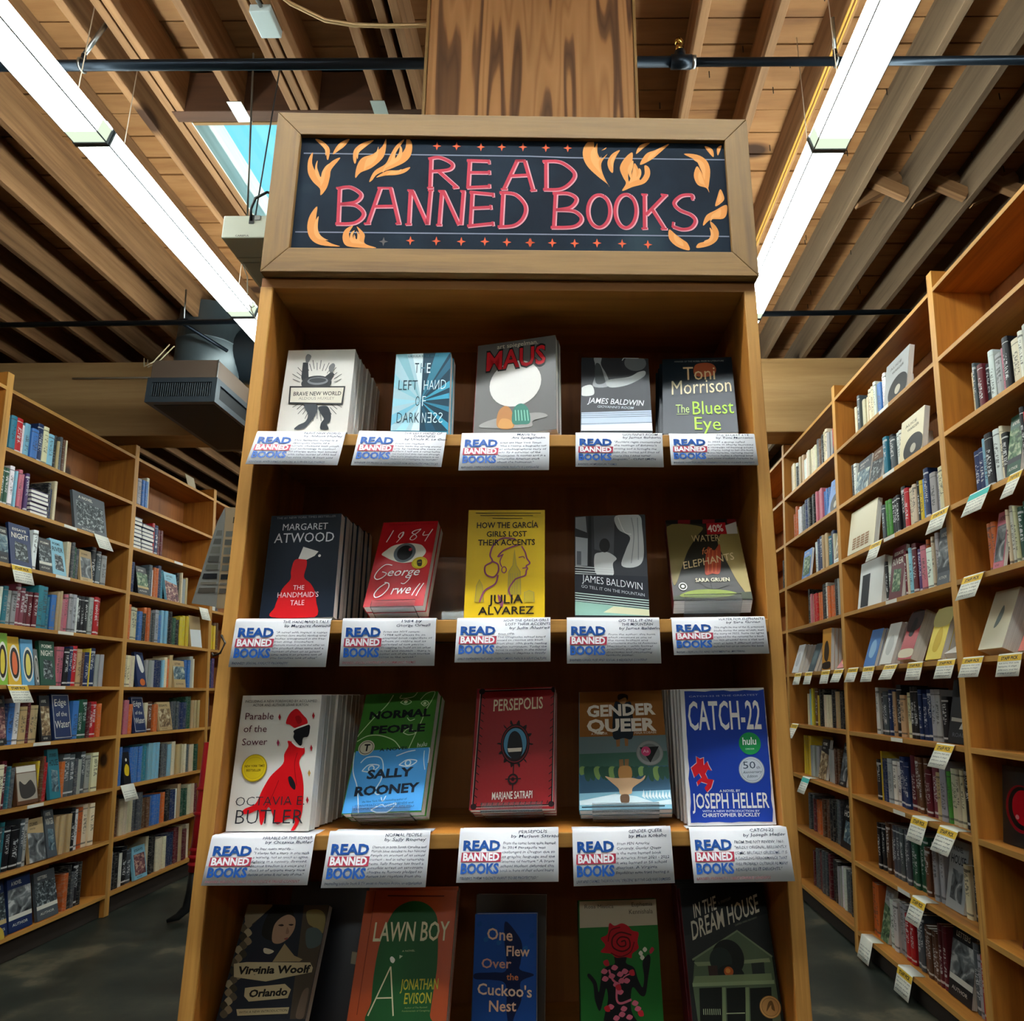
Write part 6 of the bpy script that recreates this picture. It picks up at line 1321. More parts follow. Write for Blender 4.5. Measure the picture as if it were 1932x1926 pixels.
# ---------------------------------------------------------------- READ BANNED BOOKS shelf cards
paper = plain('e9ebee', .7, 'white_card')
CARDS = [
 ('BRAVE NEW WORLD|by Aldous Huxley', 'This fantastic novel is a|dystopian vision of a|society obsessed with youth|and technology in control.|Its strange quest was banned|with other works of 1932 and|has since come & been sold', 'BANNED: ANTI-FAMILY, SEXUAL & SUBVERSIVE THEMES', 'white top-hat figure paperback'),
 ('THE LEFT HAND OF|DARKNESS|by Ursula K. Le Guin', 'From our readers:|"I have taken the serving answer|only by reading the voice on|a place I will see a remarkable|we stand and they can see through|the pure prejudice present is its|defense to investigate to wonder"', 'WINNER OF PRIZES & CHALLENGED FOR SEXUALITY PRACTICES', 'small blue and white ray paperback'),
 ('MAUS by|Art Spiegelman', 'From the New York Times:|"Not a history, a biography nor|an autobiographical story of|war by a survivor of the|holocaust. It counts and is a|remarkable American work|about the holocaust."', 'BANNED: DEPICTIONS OF VIOLENCE, NUDITY & LANGUAGE', 'tall grey white-disc paperback'),
 ("GIOVANNI'S ROOM|by James Baldwin", '"Accident rages concentrated|the settings of Baldwin\'s|writing and it brought me|into the rooms and lives of|many ties I have never|forgotten." - CLINT SMITH', 'BANNED: HOMOSEXUAL THEMES', 'bottle photo paperback'),
 ('THE BLUEST EYE|by Toni Morrison', 'In 2022 a group called|parents in liberty launched|a campaign of banning books|in Wentz, trying to ban this book|from libraries, claiming sexual|violence makes a claiming book|that some troubled character by', 'BANNED: FOR SEXUALITY REPRESENTATION & VIOLENT CONTENT', 'navy paperback with green title'),
 ("THE HANDMAID'S TALE|by Margaret Atwood", '"A novel with impact: it copies|women (too easily) abiding level|bodies: transgressed in the free-|from doing. Somewhere|distances around us now and other on|the product does stare and a|number of them on to power|time: want it to present one of|you becomes one of idiot"', 'BANNED: SEXUAL EXPLICIT PROFANITY', 'navy red-gown paperback'),
 ('1984 by|George Orwell', 'From the NYT review:|"1984 will always be an|essential book regardless of|whose or calibre and its|portrayal of one person|struggling to hold on to what|is real and valuable - there is|power out of the most horrible|tense in the world."', 'BANNED: SEXUAL CONTENT ANTI-COMMUNIST THEMES', 'small red eye paperback'),
 ('HOW THE GARCIA GIRLS|LOST THEIR ACCENTS|by Julia Alvarez', 'From OPB:|The Oregonian school board|voted to remove this book|from their 10th grade reading|English curriculum. Today the|book is available in the school|libraries; it depicts a family', 'GIRLS EXPERIENCING AND OVERCOMING PAIN & A NEW CULTURE', 'yellow line-portrait paperback'),
 ('GO TELL IT ON|THE MOUNTAIN|by James Baldwin', 'From the author: this book|which remained as one of|the most brilliant and|provocative works of American|literature - with lyrical|precision, psychological|directness and resonating|symbolic power.', 'BANNED: LANGUAGE AND SEXUAL & RELIGIOUS CONTENT', 'curtain photo paperback'),
 ('WATER FOR ELEPHANTS|by Sara Gruen', 'This might be one of the IS, pressured|books across the state of Utah, even|the story of 2022. Some can agree|triggered for the removal for a book|on this stressful form a visit and|with at least 9 different schools|included too on to remove the book', 'BOOK - SEXUALITY AND SENTIMENTAL MATERIAL', 'thick olive tent paperback'),
 ('PARABLE OF THE SOWER|by Octavia Butler', 'In her own words...|"I always felt a story is one with|a warning, not so much an agent,|fighting in a country directed.|Because freedom is a voice and I|don\'t as of anyone every time|decide on ones & our way of time."', 'BANNED: RELIGION, TALKS OF VIOLENCE & DRUGS CONTENT', 'white red-dress paperback'),
 ('NORMAL PEOPLE|by Sally Rooney', 'Districts in both South Carolina and|Florida have decided to ban Normal|People on account of its sexual|content - and in other censorship|news, Sally Rooney has faced a|possible arrest on terrorism|charges as Rooney pledged to|donate her royalties from this', 'bestselling popular book & TV series to Palestine Action, an organization', 'green and blue line-face paperback'),
 ('PERSEPOLIS|by Marjane Satrapi', 'From the comic book quite banned:|In 2014 Persepolis was|challenged in Oregon due to|its graphic language and the|"scenes of torture." A brave|school student defended this|book in front of their school board', 'TELLING THEM "I DON\'T WANT TO BE PROTECTED."', 'red black-bordered paperback'),
 ('GENDER QUEER|by Maia Kobabe', 'From PEN America:|Currently, Gender Queer|is the most banned book|in America. From 2021 - 2022|it was banned in 56 school|districts. A Virginia|Republican even tried banning it', 'LAW AND CLAIMED THE BOOK WAS "OBSCENE" BUT THE CASE WAS DISMISSED', 'brown and teal mirrored-figure paperback'),
 ('CATCH-22|by Joseph Heller', 'FROM THE NYT REVIEW, 1961:|"WILDLY ORIGINAL, BRILLIANTLY|COMIC, BRUTALLY GRUESOME, IT IS|A DAZZLING PERFORMANCE THAT|WILL PROBABLY OUTRAGE AS MANY|READERS AS IT DELIGHTS."', 'BANNED: PROFANITY / OBJECTIONABLE LANGUAGE', 'bright blue rough-edged paperback'),
]
blue, red_, penm, penb = ink('1c4e98'), ink('a83248'), ink('2c3850'), ink('8a5058')
for i, b_ in enumerate(DATA['cards']):
    x, y, z, yaw, lean, roll, w, h = b_; row = i//5
    u, v, nn = axes(yaw, lean, roll); o = Vector((x, y, z+CZ)); o.z += max(0, SH[row]+.0022-min((o-u*w/2+v*h).z, (o+u*w/2+v*h).z)); tl = o-u*w/2+v*h; tr_ = o+u*w/2+v*h; bl = o-u*w/2; br = o+u*w/2
    ti, body, foot, near = CARDS[i]
    root = tag(empty('shelf_card', Matrix.Identity(4)), 'white READ BANNED BOOKS card below the '+near, 'card', 'handwritten cards on the display shelves')
    zs = SH[row]+.0008; m = MB(); vs = []
    prof = [(bl, br), (bl*.5+tl*.5-nn*.0006, br*.5+tr_*.5-nn*.0006), (tl-v*.006, tr_-v*.006)]
    Yd = Vector((-math.sin(YE), math.cos(YE), 0))
    prof += [(tl-v*.0015+Yd*.0015, tr_-v*.0015+Yd*.0015), (Vector((max((tl+Yd*.004).x, -.433), (tl+Yd*.004).y, tl.z)), Vector((min((tr_+Yd*.004).x, .431), (tr_+Yd*.004).y, tr_.z)))]
    for d in (.014, .03, .05):
        pa, pb = tl+Yd*d, tr_+Yd*d; pa.x = max(pa.x, -.433); pb.x = min(pb.x, .431)
        f_ = 1 if d > .02 else .7
        pa.z = pa.z*(1-f_)+zs*f_; pb.z = pb.z*(1-f_)+zs*f_; prof.append((pa, pb))
    for a, b2 in prof: vs += [a, b2]
    m.add(vs, [(2*k, 2*k+1, 2*k+3, 2*k+2) for k in range(len(prof)-1)], paper, None, True)
    c_ = m.obj('card_paper', root); sol = c_.modifiers.new('thick', 'SOLIDIFY'); sol.thickness = .0004; sol.offset = -1
    F = Flat(tl, u, -v, nn, w, h); F.o = tl; F.sv = h
    # lettering runs with v downwards: flip so text stands upright
    F = Flat(bl, u, v, nn, w, h)
    k0 = .0 if row < 2 else -.03
    F.text(blue, 'READ', (.045, .615+k0), (.415, .615+k0), .175, 'h'); F.poly(red_, [(.03, .40+k0), (.425, .40+k0), (.43, .575+k0), (.035, .575+k0)])
    F.text(paper, 'BANNED', (.05, .425+k0), (.41, .425+k0), .135, 'h'); F.text(blue, 'BOOKS', (.035, .19+k0), (.41, .19+k0), .175, 'h')
    F.flush('printed_logo', c_)
    T_ = ti.split('|'); F.k = 1
    for k, t in enumerate(T_):
        L = min(.48, .024*len(t)+.05); F.text(penm, t, (.74-L/2+.02*k, .9-.085*k), (.74+L/2+.02*k, .905-.085*k), .055, 'k'); F.k = 1
    B_ = body.split('|'); y0 = .9-.085*len(T_)-.01; dy = (y0-.13)/len(B_)
    for k, t in enumerate(B_):
        L = min(.53, .0195*len(t)); F.text(penm, t, (.445-.004*k, y0-dy*k-.03), (.445-.004*k+L, y0-dy*k-.03+rnd.uniform(-.004, .004)), min(.05, dy*.55), 'k'); F.k = 1
    F.text(penb if i in (10, 14, 6) else penm, foot, (.03, .05), (min(.96, .03+.0175*len(foot)), .052), .045, 'k')
    F.flush('handwriting', c_)
# ================================================================ side bookcases (both rows lean back a little against the walls of stock)
KL, KR = .079, .056
nL, nR = math.sqrt(1+KL*KL), math.sqrt(1+KR*KR)
def frame_of(side):
    if side == 'L': e1, e2, e3, o = Vector((0, 1, 0)), Vector((-1, 0, -KL))/nL, Vector((-KL, 0, 1))/nL, Vector((.1108-2.9+KL*CZ, 0, 0))
    else: e1, e2, e3, o = Vector((0, -1, 0)), Vector((1, 0, -KR))/nR, Vector((KR, 0, 1))/nR, Vector((.1108+1.5-KR*CZ, 0, 0))
    return Matrix(((e1.x, e2.x, e3.x, o.x), (e1.y, e2.y, e3.y, o.y), (e1.z, e2.z, e3.z, o.z), (0, 0, 0, 1)))
FRM_ = {'L': frame_of('L'), 'R': frame_of('R')}
LEV = {'L': [(z+CZ)*nL for z in (1.617, 1.288, .983, .679, .365, .059, -.238, -.55, -.851, -1.153)], 'R': [(z+CZ)*nR for z in (1.724, 1.389, 1.048, .731, .426, .123, -.205, -.52, -.845, -1.168)]}
BAYS = {'L': {0: (1.25, 2.39), 1: (2.39, 3.561), 2: (3.561, 4.684), 3: (4.684, 5.8)}, 'R': {3: (.40, 1.653), 2: (1.653, 2.869), 1: (2.869, 3.949), 0: (3.949, 5.05)}}
BNAME = {('L', 0): 'left bookcase nearest the viewer', ('L', 1): 'near left bookcase', ('L', 2): 'far left bookcase', ('L', 3): 'left bookcase behind the sign', ('R', 3): 'near right bookcase', ('R', 2): 'middle right bookcase', ('R', 1): 'far right bookcase', ('R', 0): 'right bookcase behind the sign'}
SD = .26
def lx(side, Y): return Y if side == 'L' else -Y
for side in 'LR':
    for b_, (ya, yb) in BAYS[side].items():
        xa, xb = sorted((lx(side, ya), lx(side, yb))); lv = LEV[side]
        r = tag(empty('bookcase', FRM_[side] @ Tr((xa, 0, 0))), 'tall pine wall bookcase with nine book-filled compartments, the '+BNAME[(side, b_)], 'bookcase', 'pine bookcases along the aisles')
        W = xb-xa
        for x0 in (0, W-.022):
            m = MB(); m.prism([(0, .0), (.022, 0), (.022, 1), (0, 1)], 1, pine[2]); m.v = []; m.f = []; m.m = []; m.sm = []
            H = lv[0]+.085
            # panel outline in (depth, height) with the rear top corner cut
            pts = [(.004, .004), (SD, .004), (SD, H-.07), (SD-.08, H), (.004, H)]
            n_ = len(pts); vs = [(x0, a, c) for a, c in pts]+[(x0+.022, a, c) for a, c in pts]
            m.add(vs, [tuple(range(n_-1, -1, -1)), tuple(range(n_, 2*n_))]+[(i, (i+1) % n_, (i+1) % n_+n_, i+n_) for i in range(n_)], pine[2])
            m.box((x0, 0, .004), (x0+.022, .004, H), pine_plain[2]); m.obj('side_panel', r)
        bx('back_panel', (.022, SD-.01, .09), (W-.022, SD, lv[0]), stained[2], r)
        for k, z in enumerate(lv):
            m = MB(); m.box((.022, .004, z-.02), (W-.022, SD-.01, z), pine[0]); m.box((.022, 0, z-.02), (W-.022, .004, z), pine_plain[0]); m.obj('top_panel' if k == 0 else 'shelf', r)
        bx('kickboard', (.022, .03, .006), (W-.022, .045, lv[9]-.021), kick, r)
# ---------------------------------------------------------------- books on the side bookcases
PAL = {'w': 'd8d8d4', 'c': 'cfc4a4', 'y': 'd0b428', 'o': 'c0602a', 'r': 'b01c24', 'm': '5c1c26', 'p': 'b86474', 'v': '4c3464', 'b': '3a6eb0', 'n': '1c2c54', 't': '2a7484', 'a': '7cb0c4', 'g': '4c8c3c', 'd': '1f4a38', 'k': '18181c', 'e': '9a9c9c', 's': '4a5056', 'u': '5c3c28', 'l': 'b49a70', 'x': '7c3c48'}
CN = {'w': 'white', 'c': 'cream', 'y': 'yellow', 'o': 'orange', 'r': 'red', 'm': 'maroon', 'p': 'pink', 'v': 'purple', 'b': 'blue', 'n': 'navy', 't': 'teal', 'a': 'pale blue', 'g': 'green', 'd': 'dark green', 'k': 'black', 'e': 'grey', 's': 'dark grey', 'u': 'brown', 'l': 'tan', 'x': 'dull red'}
ON = ['', 'first', 'second', 'third', 'fourth', 'fifth', 'sixth', 'seventh', 'eighth', 'ninth', 'tenth', 'eleventh', 'twelfth', 'thirteenth', 'fourteenth', 'fifteenth', 'sixteenth', 'seventeenth', 'eighteenth', 'nineteenth', 'twentieth', 'twenty-first', 'twenty-second', 'twenty-third', 'twenty-fourth', 'twenty-fifth', 'twenty-sixth', 'twenty-seventh', 'twenty-eighth', 'twenty-ninth', 'thirtieth']
LN = ['', 'top', 'second', 'third', 'fourth', 'fifth', 'sixth', 'seventh', 'eighth', 'bottom']
def vary(c, a=.12):
    l = lin(PAL[c])[:3]; k = rnd.uniform(1-a*1.5, 1+a); return tuple(min(1, max(.004, q*k*rnd.uniform(.93, 1.07))) for q in l)+(1,)
def spine_geo(t, h, d):
    """cover of a book standing spine out: local x thickness, y depth (spine at y=0), z height"""
    c = .0022; n = 5; prof = []
    for i in range(n+1):
        a = math.pi*i/n; prof.append((t/2-t/2*math.cos(a), .006-.006*math.sin(a)))
    out = [(0, d)]+prof+[(t, d), (t-c, d)]+[(min(max(x, c), t-c), y+c) for x, y in reversed(prof)]+[(c, d)]
    k = len(out); vs = [(x, y, 0) for x, y in out]+[(x, y, h) for x, y in out]
    fs = [(i, (i+1) % k, (i+1) % k+k, i+k) for i in range(k)]
    half = k//2
    for i in range(half-1):
        j = k-1-i; fs.append((i, j, j-1, i+1)[::1]); fs.append((i+k, i+1+k, j-1+k, j+k))
    return vs, fs
spines = []      # candidates: (size, side, bay, level, index, x, t, h, d, colour letter, rgba, lean)
faceouts = []; piles = []
for side, bay, lev, items in DATA['shelf']:
    ya, yb = BAYS[side][bay]; lo, hi = sorted((lx(side, ya), lx(side, yb))); lo += .024; hi -= .024
    cnt = 0
    for it in items:
        a, b_ = sorted((lx(side, it[0]), lx(side, it[1])))
        a = max(a, lo); b_ = min(b_, hi)
        if b_-a < .006: continue
        if it[2] == 'F': cnt += 1; faceouts.append((side, bay, lev, cnt, a, b_, it[3], it[4])); continue
        if it[2] == 'K': cnt += 1; piles.append((side, bay, lev, cnt, a, b_, it[3], it[4])); continue
        toks = []
        for tk in it[2].split():
            w = float(tk[1:] or 1); toks.append((tk[0], w))
        S = sum(w for _, w in toks); x = a; seq = []
        for c, w in toks:
            t = w/S*(b_-a); n = max(1, round(t/.036)) if t > .05 else 1
            seq += [(c, t/n, n)]*n
        prevh = None
        for c, t, n in seq:
            h = rnd.uniform(.185, .245) if (n == 1 or prevh is None or prevh[0] != c) else prevh[1]
            prevh = (c, h)
            cnt += 1; d = rnd.uniform(.13, .16)
            Yc = (x+t/2) if side == 'L' else -(x+t/2)
            p = FRM_[side] @ Vector((x+t/2, 0, LEV[side][lev]))
            dist = (p-cam.location).length
            spines.append([t*h/dist**2*(abs((p-cam.location).x)/dist), side, bay, lev, cnt, x+.0004, t-.0008, h, d, c, vary(c)]); x += t
spines.sort(key=lambda s: -s[0])
NIND = 262
cov_cache = {}
rest = MB(); rest_col = []
for i, (sz, side, bay, lev, cnt, x, t, h, d, c, rgba) in enumerate(spines):
    inset = .0135+.018*((i*37) % 10)/10+((.05 if lev >= 6 else .018) if side == 'R' else .012); d = min(d, .245-inset)
    M = FRM_[side] @ Tr((x, inset, LEV[side][lev]+.0006))
    vs, fs = spine_geo(t, h, d)
    if i < NIND:
        m = MB(); m.add(vs, fs, cloth); r = m.obj('book', None, M); r.color = rgba
        pb = bx('page_block', (.0023, .0085, .003), (t-.0023, d-.003, h-.003), page_mat, r)
        hw = 'tall' if h > .225 else ('short' if h < .2 else 'mid-height'); th = 'thick ' if t > .036 else ('thin ' if t < .016 else '')
        side_word = 'left'
        tag(r, '%s%s %s book, %s from left, %s shelf, %s' % (th, hw, CN[c], ON[cnt] if cnt < 31 else 'late', LN[lev], BNAME[(side, bay)]), 'book', 'spine-out books on the %s shelf of the %s' % (LN[lev], BNAME[(side, bay)]))
    else:
        n0 = len(rest.f); rest.add(vs, fs, cloth_attr, M); rest_col += [rgba]*(len(rest.f)-n0)
        n0 = len(rest.f); rest.box((.0023, .0085, .003), (t-.0023, d-.003, h-.003), page_mat, M); rest_col += [(1, 1, 1, 1)]*(len(rest.f)-n0)
if rest.f:
    o = rest.obj('distant_books'); at = o.data.attributes.new('tint', 'FLOAT_COLOR', 'FACE')
    for k, c in enumerate(rest_col): at.data[k].color = c
    o['kind'] = 'stuff'; tag(o, 'remaining small distant spine-out books filling the aisle bookcases', 'books')
# lying piles of navy and purple covered volumes, page edges outwards
for side, bay, lev, cnt, a, b_, n, c in piles:
    z = LEV[side][lev]+.0006
    for k in range(n):
        t = .0275 if n > 6 else .024
        r = empty('book', FRM_[side] @ Tr((a+.002*(k % 2), .015+.003*((k*7) % 3), z+k*(t+.0004)))); W = b_-a-.004
        m = MB(); cm = plain({'n': '1c2c54', 'v': '3c2c58'}[c], .45)
        m.box((0, 0, 0), (W, .16, .003), cm); m.box((0, 0, t-.003), (W, .16, t), cm); m.box((0, .157, .003), (W, .16, t-.003), cm); m.obj('cover', r)
        bx('page_block', (.003, .004, .003), (W-.003, .157, t-.003), page_mat, r)
        tag(r, 'flat %s-covered book, %s from bottom of %spile, %s shelf, %s' % (CN[c], ON[k+1], '' if bay == 1 else ('left ' if cnt == 1 else 'right '), LN[lev], BNAME[(side, bay)]), 'book', 'flat pile of %s books on the %s shelf of the %s' % (CN[c], LN[lev], BNAME[(side, bay)]))
# face-out books, leaning back, covers towards the aisle
FODESC = {}
def art_simple(F, code, c):
    i1, i2 = ink('d8d4c8'), ink('1c2026')
    l = rnd.random
    if code == 'D': F.ell(ink('16181c'), (.1, .22), .42, .3); F.ell(ink('a8a090'), (.1, .2), .12, .1); F.text(ink('5c5a54'), 'ALICE', (-.3, .78), (.2, .78), .06); F.text(ink('5c5a54'), 'WARDER', (-.2, .66), (.3, .66), .06)
    elif code == 'B':
        for q in range(5):
            for s in range(4): F.poly(ink('8a5c28'), [(-.32+.16*s, .08+.055*q), (-.19+.16*s, .08+.055*q), (-.19+.16*s, .12+.055*q), (-.32+.16*s, .12+.055*q)])
    elif code == 'K': F.poly(i2, [(-.38, .02), (-.05, .02), (-.05, .72), (-.38, .72)]); F.text(i2, 'AUTHOR', (.22, .9), (.22, .2), .18, 'n'); F.text(ink('6a6a68'), 'stories', (.05, .9), (.05, .4), .09)
    elif code == 'E': F.text(i1, 'Edge', (-.35, .72), (.3, .74), .15); F.text(i1, 'of the', (-.3, .5), (.3, .5), .1); F.text(i1, 'Water', (-.4, .24), (.42, .26), .16); F.ribbon(i1, .003, [(-.45, .04), (.45, .04), (.45, .96), (-.45, .96), (-.45, .04)])
    elif code == 'R': F.poly(ink('a8a498'), [(-.42, .34), (.42, .32), (.42, .37), (-.42, .4)]); F.poly(ink('b8b4a8'), [(-.02, .22), (.4, .22), (.3, .33), (.12, .33)]); F.text(ink('6a7078'), 'ROAD', (-.3, .1), (.3, .1), .06)
    elif code == 'W': F.poly(ink('cfd4d4'), [(-.48, .02), (.48, .02), (.48, .58), (-.48, .55)])
    elif code == 'M': F.poly(ink('d4d4d0'), smooth_closed([(-.3, .9), (.1, .85), (.4, .5), (.1, .4), (-.2, .6)])); F.ell(ink('c06028'), (.05, .13), .3, .1)
    elif code == 'Y': F.poly(ink('d0b020'), smooth_closed([(-.3, .3), (.2, .25), (.35, .5), (0, .62), (-.3, .5)])); F.ell(i1, (0, .75), .12, .05)
    elif code == 'P': F.poly(ink('a49a8c'), [(-.46, .1), (.46, .1), (.46, .8), (-.46, .8)]); F.poly(ink('3a3634'), smooth_closed([(-.3, .2), (.1, .15), (.4, .3), (.2, .6), (-.1, .5), (-.35, .6)])); F.poly(ink('d8d2c8'), [(-.46, .82), (.46, .82), (.46, .98), (-.46, .98)])
    else:
        top, lay = (i1 if c in 'nksmdub' else i2), rnd.randrange(4)
        F.text(top, rnd.choice(('STORIES', 'A NOVEL', 'POEMS', 'ESSAYS', 'LETTERS')), (-.34, .84), (rnd.uniform(.1, .34), .84), rnd.uniform(.05, .08), 'n')
        if lay == 0: F.poly(photo_print(), [(-.42, .12), (.42, .12), (.42, .76), (-.42, .76)]); F.text(top, 'AUTHOR', (-.3, .04), (.1, .04), .04)
        elif lay == 1: F.poly(photo_print(), [(-.5, .3), (.5, .3), (.5, .78), (-.5, .78)]); F.poly(ink(rnd.choice(('b8a070', '30343a', 'd0ccc0'))), [(-.5, .22), (.5, .22), (.5, .3), (-.5, .3)]); F.text(top, 'AUTHOR', (-.36, .1), (.3, .1), .05)
        elif lay == 2: F.poly(photo_print(), [(-.5, 0), (.5, 0), (.5, .62), (-.5, .7)]); F.text(top, 'WRITER', (-.34, .75), (0, .75), .04)
        else: F.text(top, rnd.choice(('HOUSE', 'RIVER', 'NIGHT', 'WINTER')), (-.4, .66), (.4, .66), .12, 'n'); F.poly(photo_print(), [(-.3, .15), (.34, .12), (.3, .55), (-.26, .58)])
def photo_print():
    k = rnd.randrange(6)
    if ('photo', k) not in MATS:
        m, nt, b = newmat('cover_photo'); tc = N(nt, 'ShaderNodeTexCoord'); no = N(nt, 'ShaderNodeTexNoise'); no.inputs['Scale'].default_value = 14+7*k; no.inputs['Detail'].default_value = 3; no.inputs['Distortion'].default_value = 1.2
        nt.links.new(tc.outputs['Object'], no.inputs['Vector'])
        st = [[(.3, '1c1e22'), (.5, '6a6e70'), (.62, 'b8bab8')], [(.3, '24303a'), (.5, '5c7480'), (.65, 'c0c4b4')], [(.3, '3a2a20'), (.5, '8a7050'), (.66, 'd0c4a4')], [(.3, '18261c'), (.5, '4c6c4c'), (.66, 'a8b090')], [(.3, '2a1c24'), (.5, '7c4c50'), (.66, 'c8a890')], [(.3, '101418'), (.52, '3c4448'), (.64, '9ca4a4')]][k]
        r = ramp(nt, st); nt.links.new(no.outputs['Fac'], r.inputs[0]); nt.links.new(r.outputs[0], b.inputs['Base Color']); b.inputs['Roughness'].default_value = .45; b.inputs['Specular IOR Level'].default_value = .2
        MATS[('photo', k)] = m
    return MATS[('photo', k)]
SPECIAL = {('L', 1, 5, 1): ('84b43a', 'd8c040', '2a1c18', 'lime green book with ringed oval'), ('L', 1, 5, 2): ('d8ac24', 'd86a3c', '2a2420', 'golden yellow book with orange oval'), ('L', 1, 5, 3): ('5c9cc4', 'd8c860', '24343c', 'sky blue book with pale yellow oval'), ('L', 1, 5, 4): ('6a6e70', 'a8a8a0', '303030', 'narrow grey book with pale ring')}
for side, bay, lev, cnt, a, b_, code, h in faceouts:
    c = code[0]; w = b_-a
    if w > .2: h = min(h, .25)
    t = rnd.uniform(.012, .022); lean = rnd.uniform(.12, .2)
    if side == 'R' and code in ('cD', 'cB', 'eD', 'wK'): t = .024
    yin = (.018 if code != 'cB' else .004)+(.045 if side == 'R' and lev >= 6 else 0)
    base = FRM_[side] @ Tr((a+w/2, yin, LEV[side][lev]+.0008+t*math.sin(lean))) @ Matrix.Rotation(-lean, 4, 'X')
    r = empty('book', base); sp = SPECIAL.get((side, bay, lev, cnt))
    cm = plain(sp[0] if sp else PAL[c], .4, None, 0, .25); cv = book_mesh(r, w-.003, h, t, cm, cm)
    F = Flat((0, -.0012, 0), (1, 0, 0), (0, 0, 1), (0, -1, 0), w-.003, h); F.clip = (-.497, .497, .004, .997)
    if sp:
        F.ell(ink('dcd8cc'), (.05, .45), .42, .38); F.ell(ink(sp[2]), (.05, .45), .36, .32); F.poly(ink(sp[1]), smooth_closed([(-.12, .25), (.12, .22), (.25, .4), (.18, .62), (-.02, .68), (-.15, .5)])); lab = sp[3]
    else: art_simple(F, code[1] if len(code) > 1 else '', c); lab = CN[c]+' face-out book leaning back'
    F.flush('cover_print', cv)
    tag(r, '%s, %s item from left, %s shelf, %s' % (lab, ON[cnt], LN[lev], BNAME[(side, bay)]), 'book', 'face-out books on the aisle bookcases')
# wide photo book on the near left bookcase shows a black and white scene already in its print
# staff-favourite stacks on the long card shelf of the right row
def leaning_stack(bay, ynear, yfar, h, t, n, cov, acc, lean, lab):
    side = 'R'; a = -yfar; w = yfar-ynear; first = None
    for k in range(n):
        M = FRM_[side] @ Tr((a+w/2, .014+((t+.0014)/math.cos(lean)+.0005)*k, LEV['R'][5]+.0006+t*math.sin(lean))) @ Matrix.Rotation(-lean, 4, 'X')
        r = empty('paperback', M); cm = plain(cov, .4); book_mesh(r, w, h, t, cm, cm)
        if k == 0:
            F = Flat((0, -.0012, 0), (1, 0, 0), (0, 0, 1), (0, -1, 0), w, h)
            for pts, col in acc: F.poly(ink(col), smooth_closed(pts))
            F.flush('cover_print', r)
        tag(r, '%s %s, fifth shelf, %s' % (ORD[k] if n > 1 else 'single', lab, BNAME[('R', bay)]), 'book', 'leaning copies on the staff card shelf')
LS = leaning_stack; blob = [(-.25, .3), (.1, .22), (.3, .45), (.1, .7), (-.2, .62)]
LS(1, 3.76, 3.90, .2, .02, 5, 'd8dadc', [(blob, 'b8bcc0')], .3, 'white copy leaning in the stack at far left')
LS(1, 3.43, 3.55, .19, .018, 3, '3c4c54', [(blob, '5c6c70')], .35, 'slate grey copy leaning behind small card')
LS(1, 3.13, 3.28, .25, .02, 6, 'c88a2c', [(blob, '3a2c1c'), ([(-.4, .05), (.4, .05), (.4, .2), (-.4, .18)], '2c2018')], .06, 'orange and black copy standing in thick stack')
LS(1, 2.90, 3.03, .12, .016, 2, 'b83030', [(blob, 'd8a040')], .6, 'low red copy lying tilted')
LS(2, 2.50, 2.640, .2, .015, 4, '3a70b0', [(blob, '8ab0d0')], .3, 'blue copy leaning in stack')
LS(2, 2.31, 2.440, .215, .019, 3, 'd4d2cc', [(blob, 'b8b8b4')], .33, 'white copy leaning in stack')
LS(2, 2.10, 2.235, .245, .055, 1, 'a82c34', [([(-.45, .6), (.45, .62), (.45, .97), (-.45, .97)], '3a2c2c'), ([(-.45, .05), (.45, .05), (.45, .2), (-.45, .2)], 'd0c4a8'), ([(-.2, .5), (.1, .48), (.2, .75), (0, .85), (-.15, .7)], '1c1a1c')], .36, 'thick red and black book leaning back')
LS(2, 1.83, 1.965, .235, .022, 3, 'd8c030', [([(-.2, .2), (.1, .15), (.25, .4), (.1, .62), (-.15, .5)], 'c0a01c'), ([(-.48, .66), (.48, .66), (.48, .97), (-.48, .97)], 'c4b878')], .33, 'yellow copy leaning in stack')
LS(2, 1.69, 1.80, .10, .03, 1, 'c8c4bc', [], 1.0, 'pale grey book lying nearly flat')
LS(3, 1.39, 1.545, .24, .07, 1, 'd0c8ac', [([(-.1, .35), (.06, .42), (.14, .6), (.05, .72), (-.06, .55)], '6a7470')], .38, 'very thick cream book with small grey bird')
LS(3, 1.17, 1.30, .2, .02, 2, 'b84028', [(blob, 'd87838')], .45, 'orange red copy leaning beside cream book')
# black box with a red dome, and a thin red book leaning, in the near right bookcase
M = FRM_['R'] @ Tr((-1.47, .06, LEV['R'][7]+.0024)) @ Matrix.Rotation(-.08, 4, 'X')
r = tag(empty('book', M), 'black face-out book with big glossy red disc, seventh shelf, near right bookcase', 'book'); book_mesh(r, .21, .262, .02, plain('0c0c10', .35), plain('8a6a3a', .4))
F = Flat((0, -.0012, 0), (1, 0, 0), (0, 0, 1), (0, -1, 0), .21, .262)
F.ell(ink('7a0c18', .25), (.02, .48), .42, .3); F.ell(ink('0c0a0e', .3), (.05, .49), .38, .27); F.ell(ink('a80c1c', .2), (.09, .5), .31, .22); F.ell(ink('e08088', .2), (-.08, .37), .05, .03); F.flush('cover_print', r)
M = FRM_['R'] @ Tr((-1.52, .06, LEV['R'][8]+.008)) @ Matrix.Rotation(.42, 4, 'Y')
m = MB(); m.box((0, 0, 0), (.016, .17, .24), plain('5c1414', .4)); r = m.obj('book', None, M); m = MB(); m.box((.0165, -.001, .002), (.0172, .17, .03), plain('b08a3a', .4)); m.obj('gold_band', r)
tag(r, 'thin dark red book leaning over to the right, eighth shelf, near right bookcase', 'book')
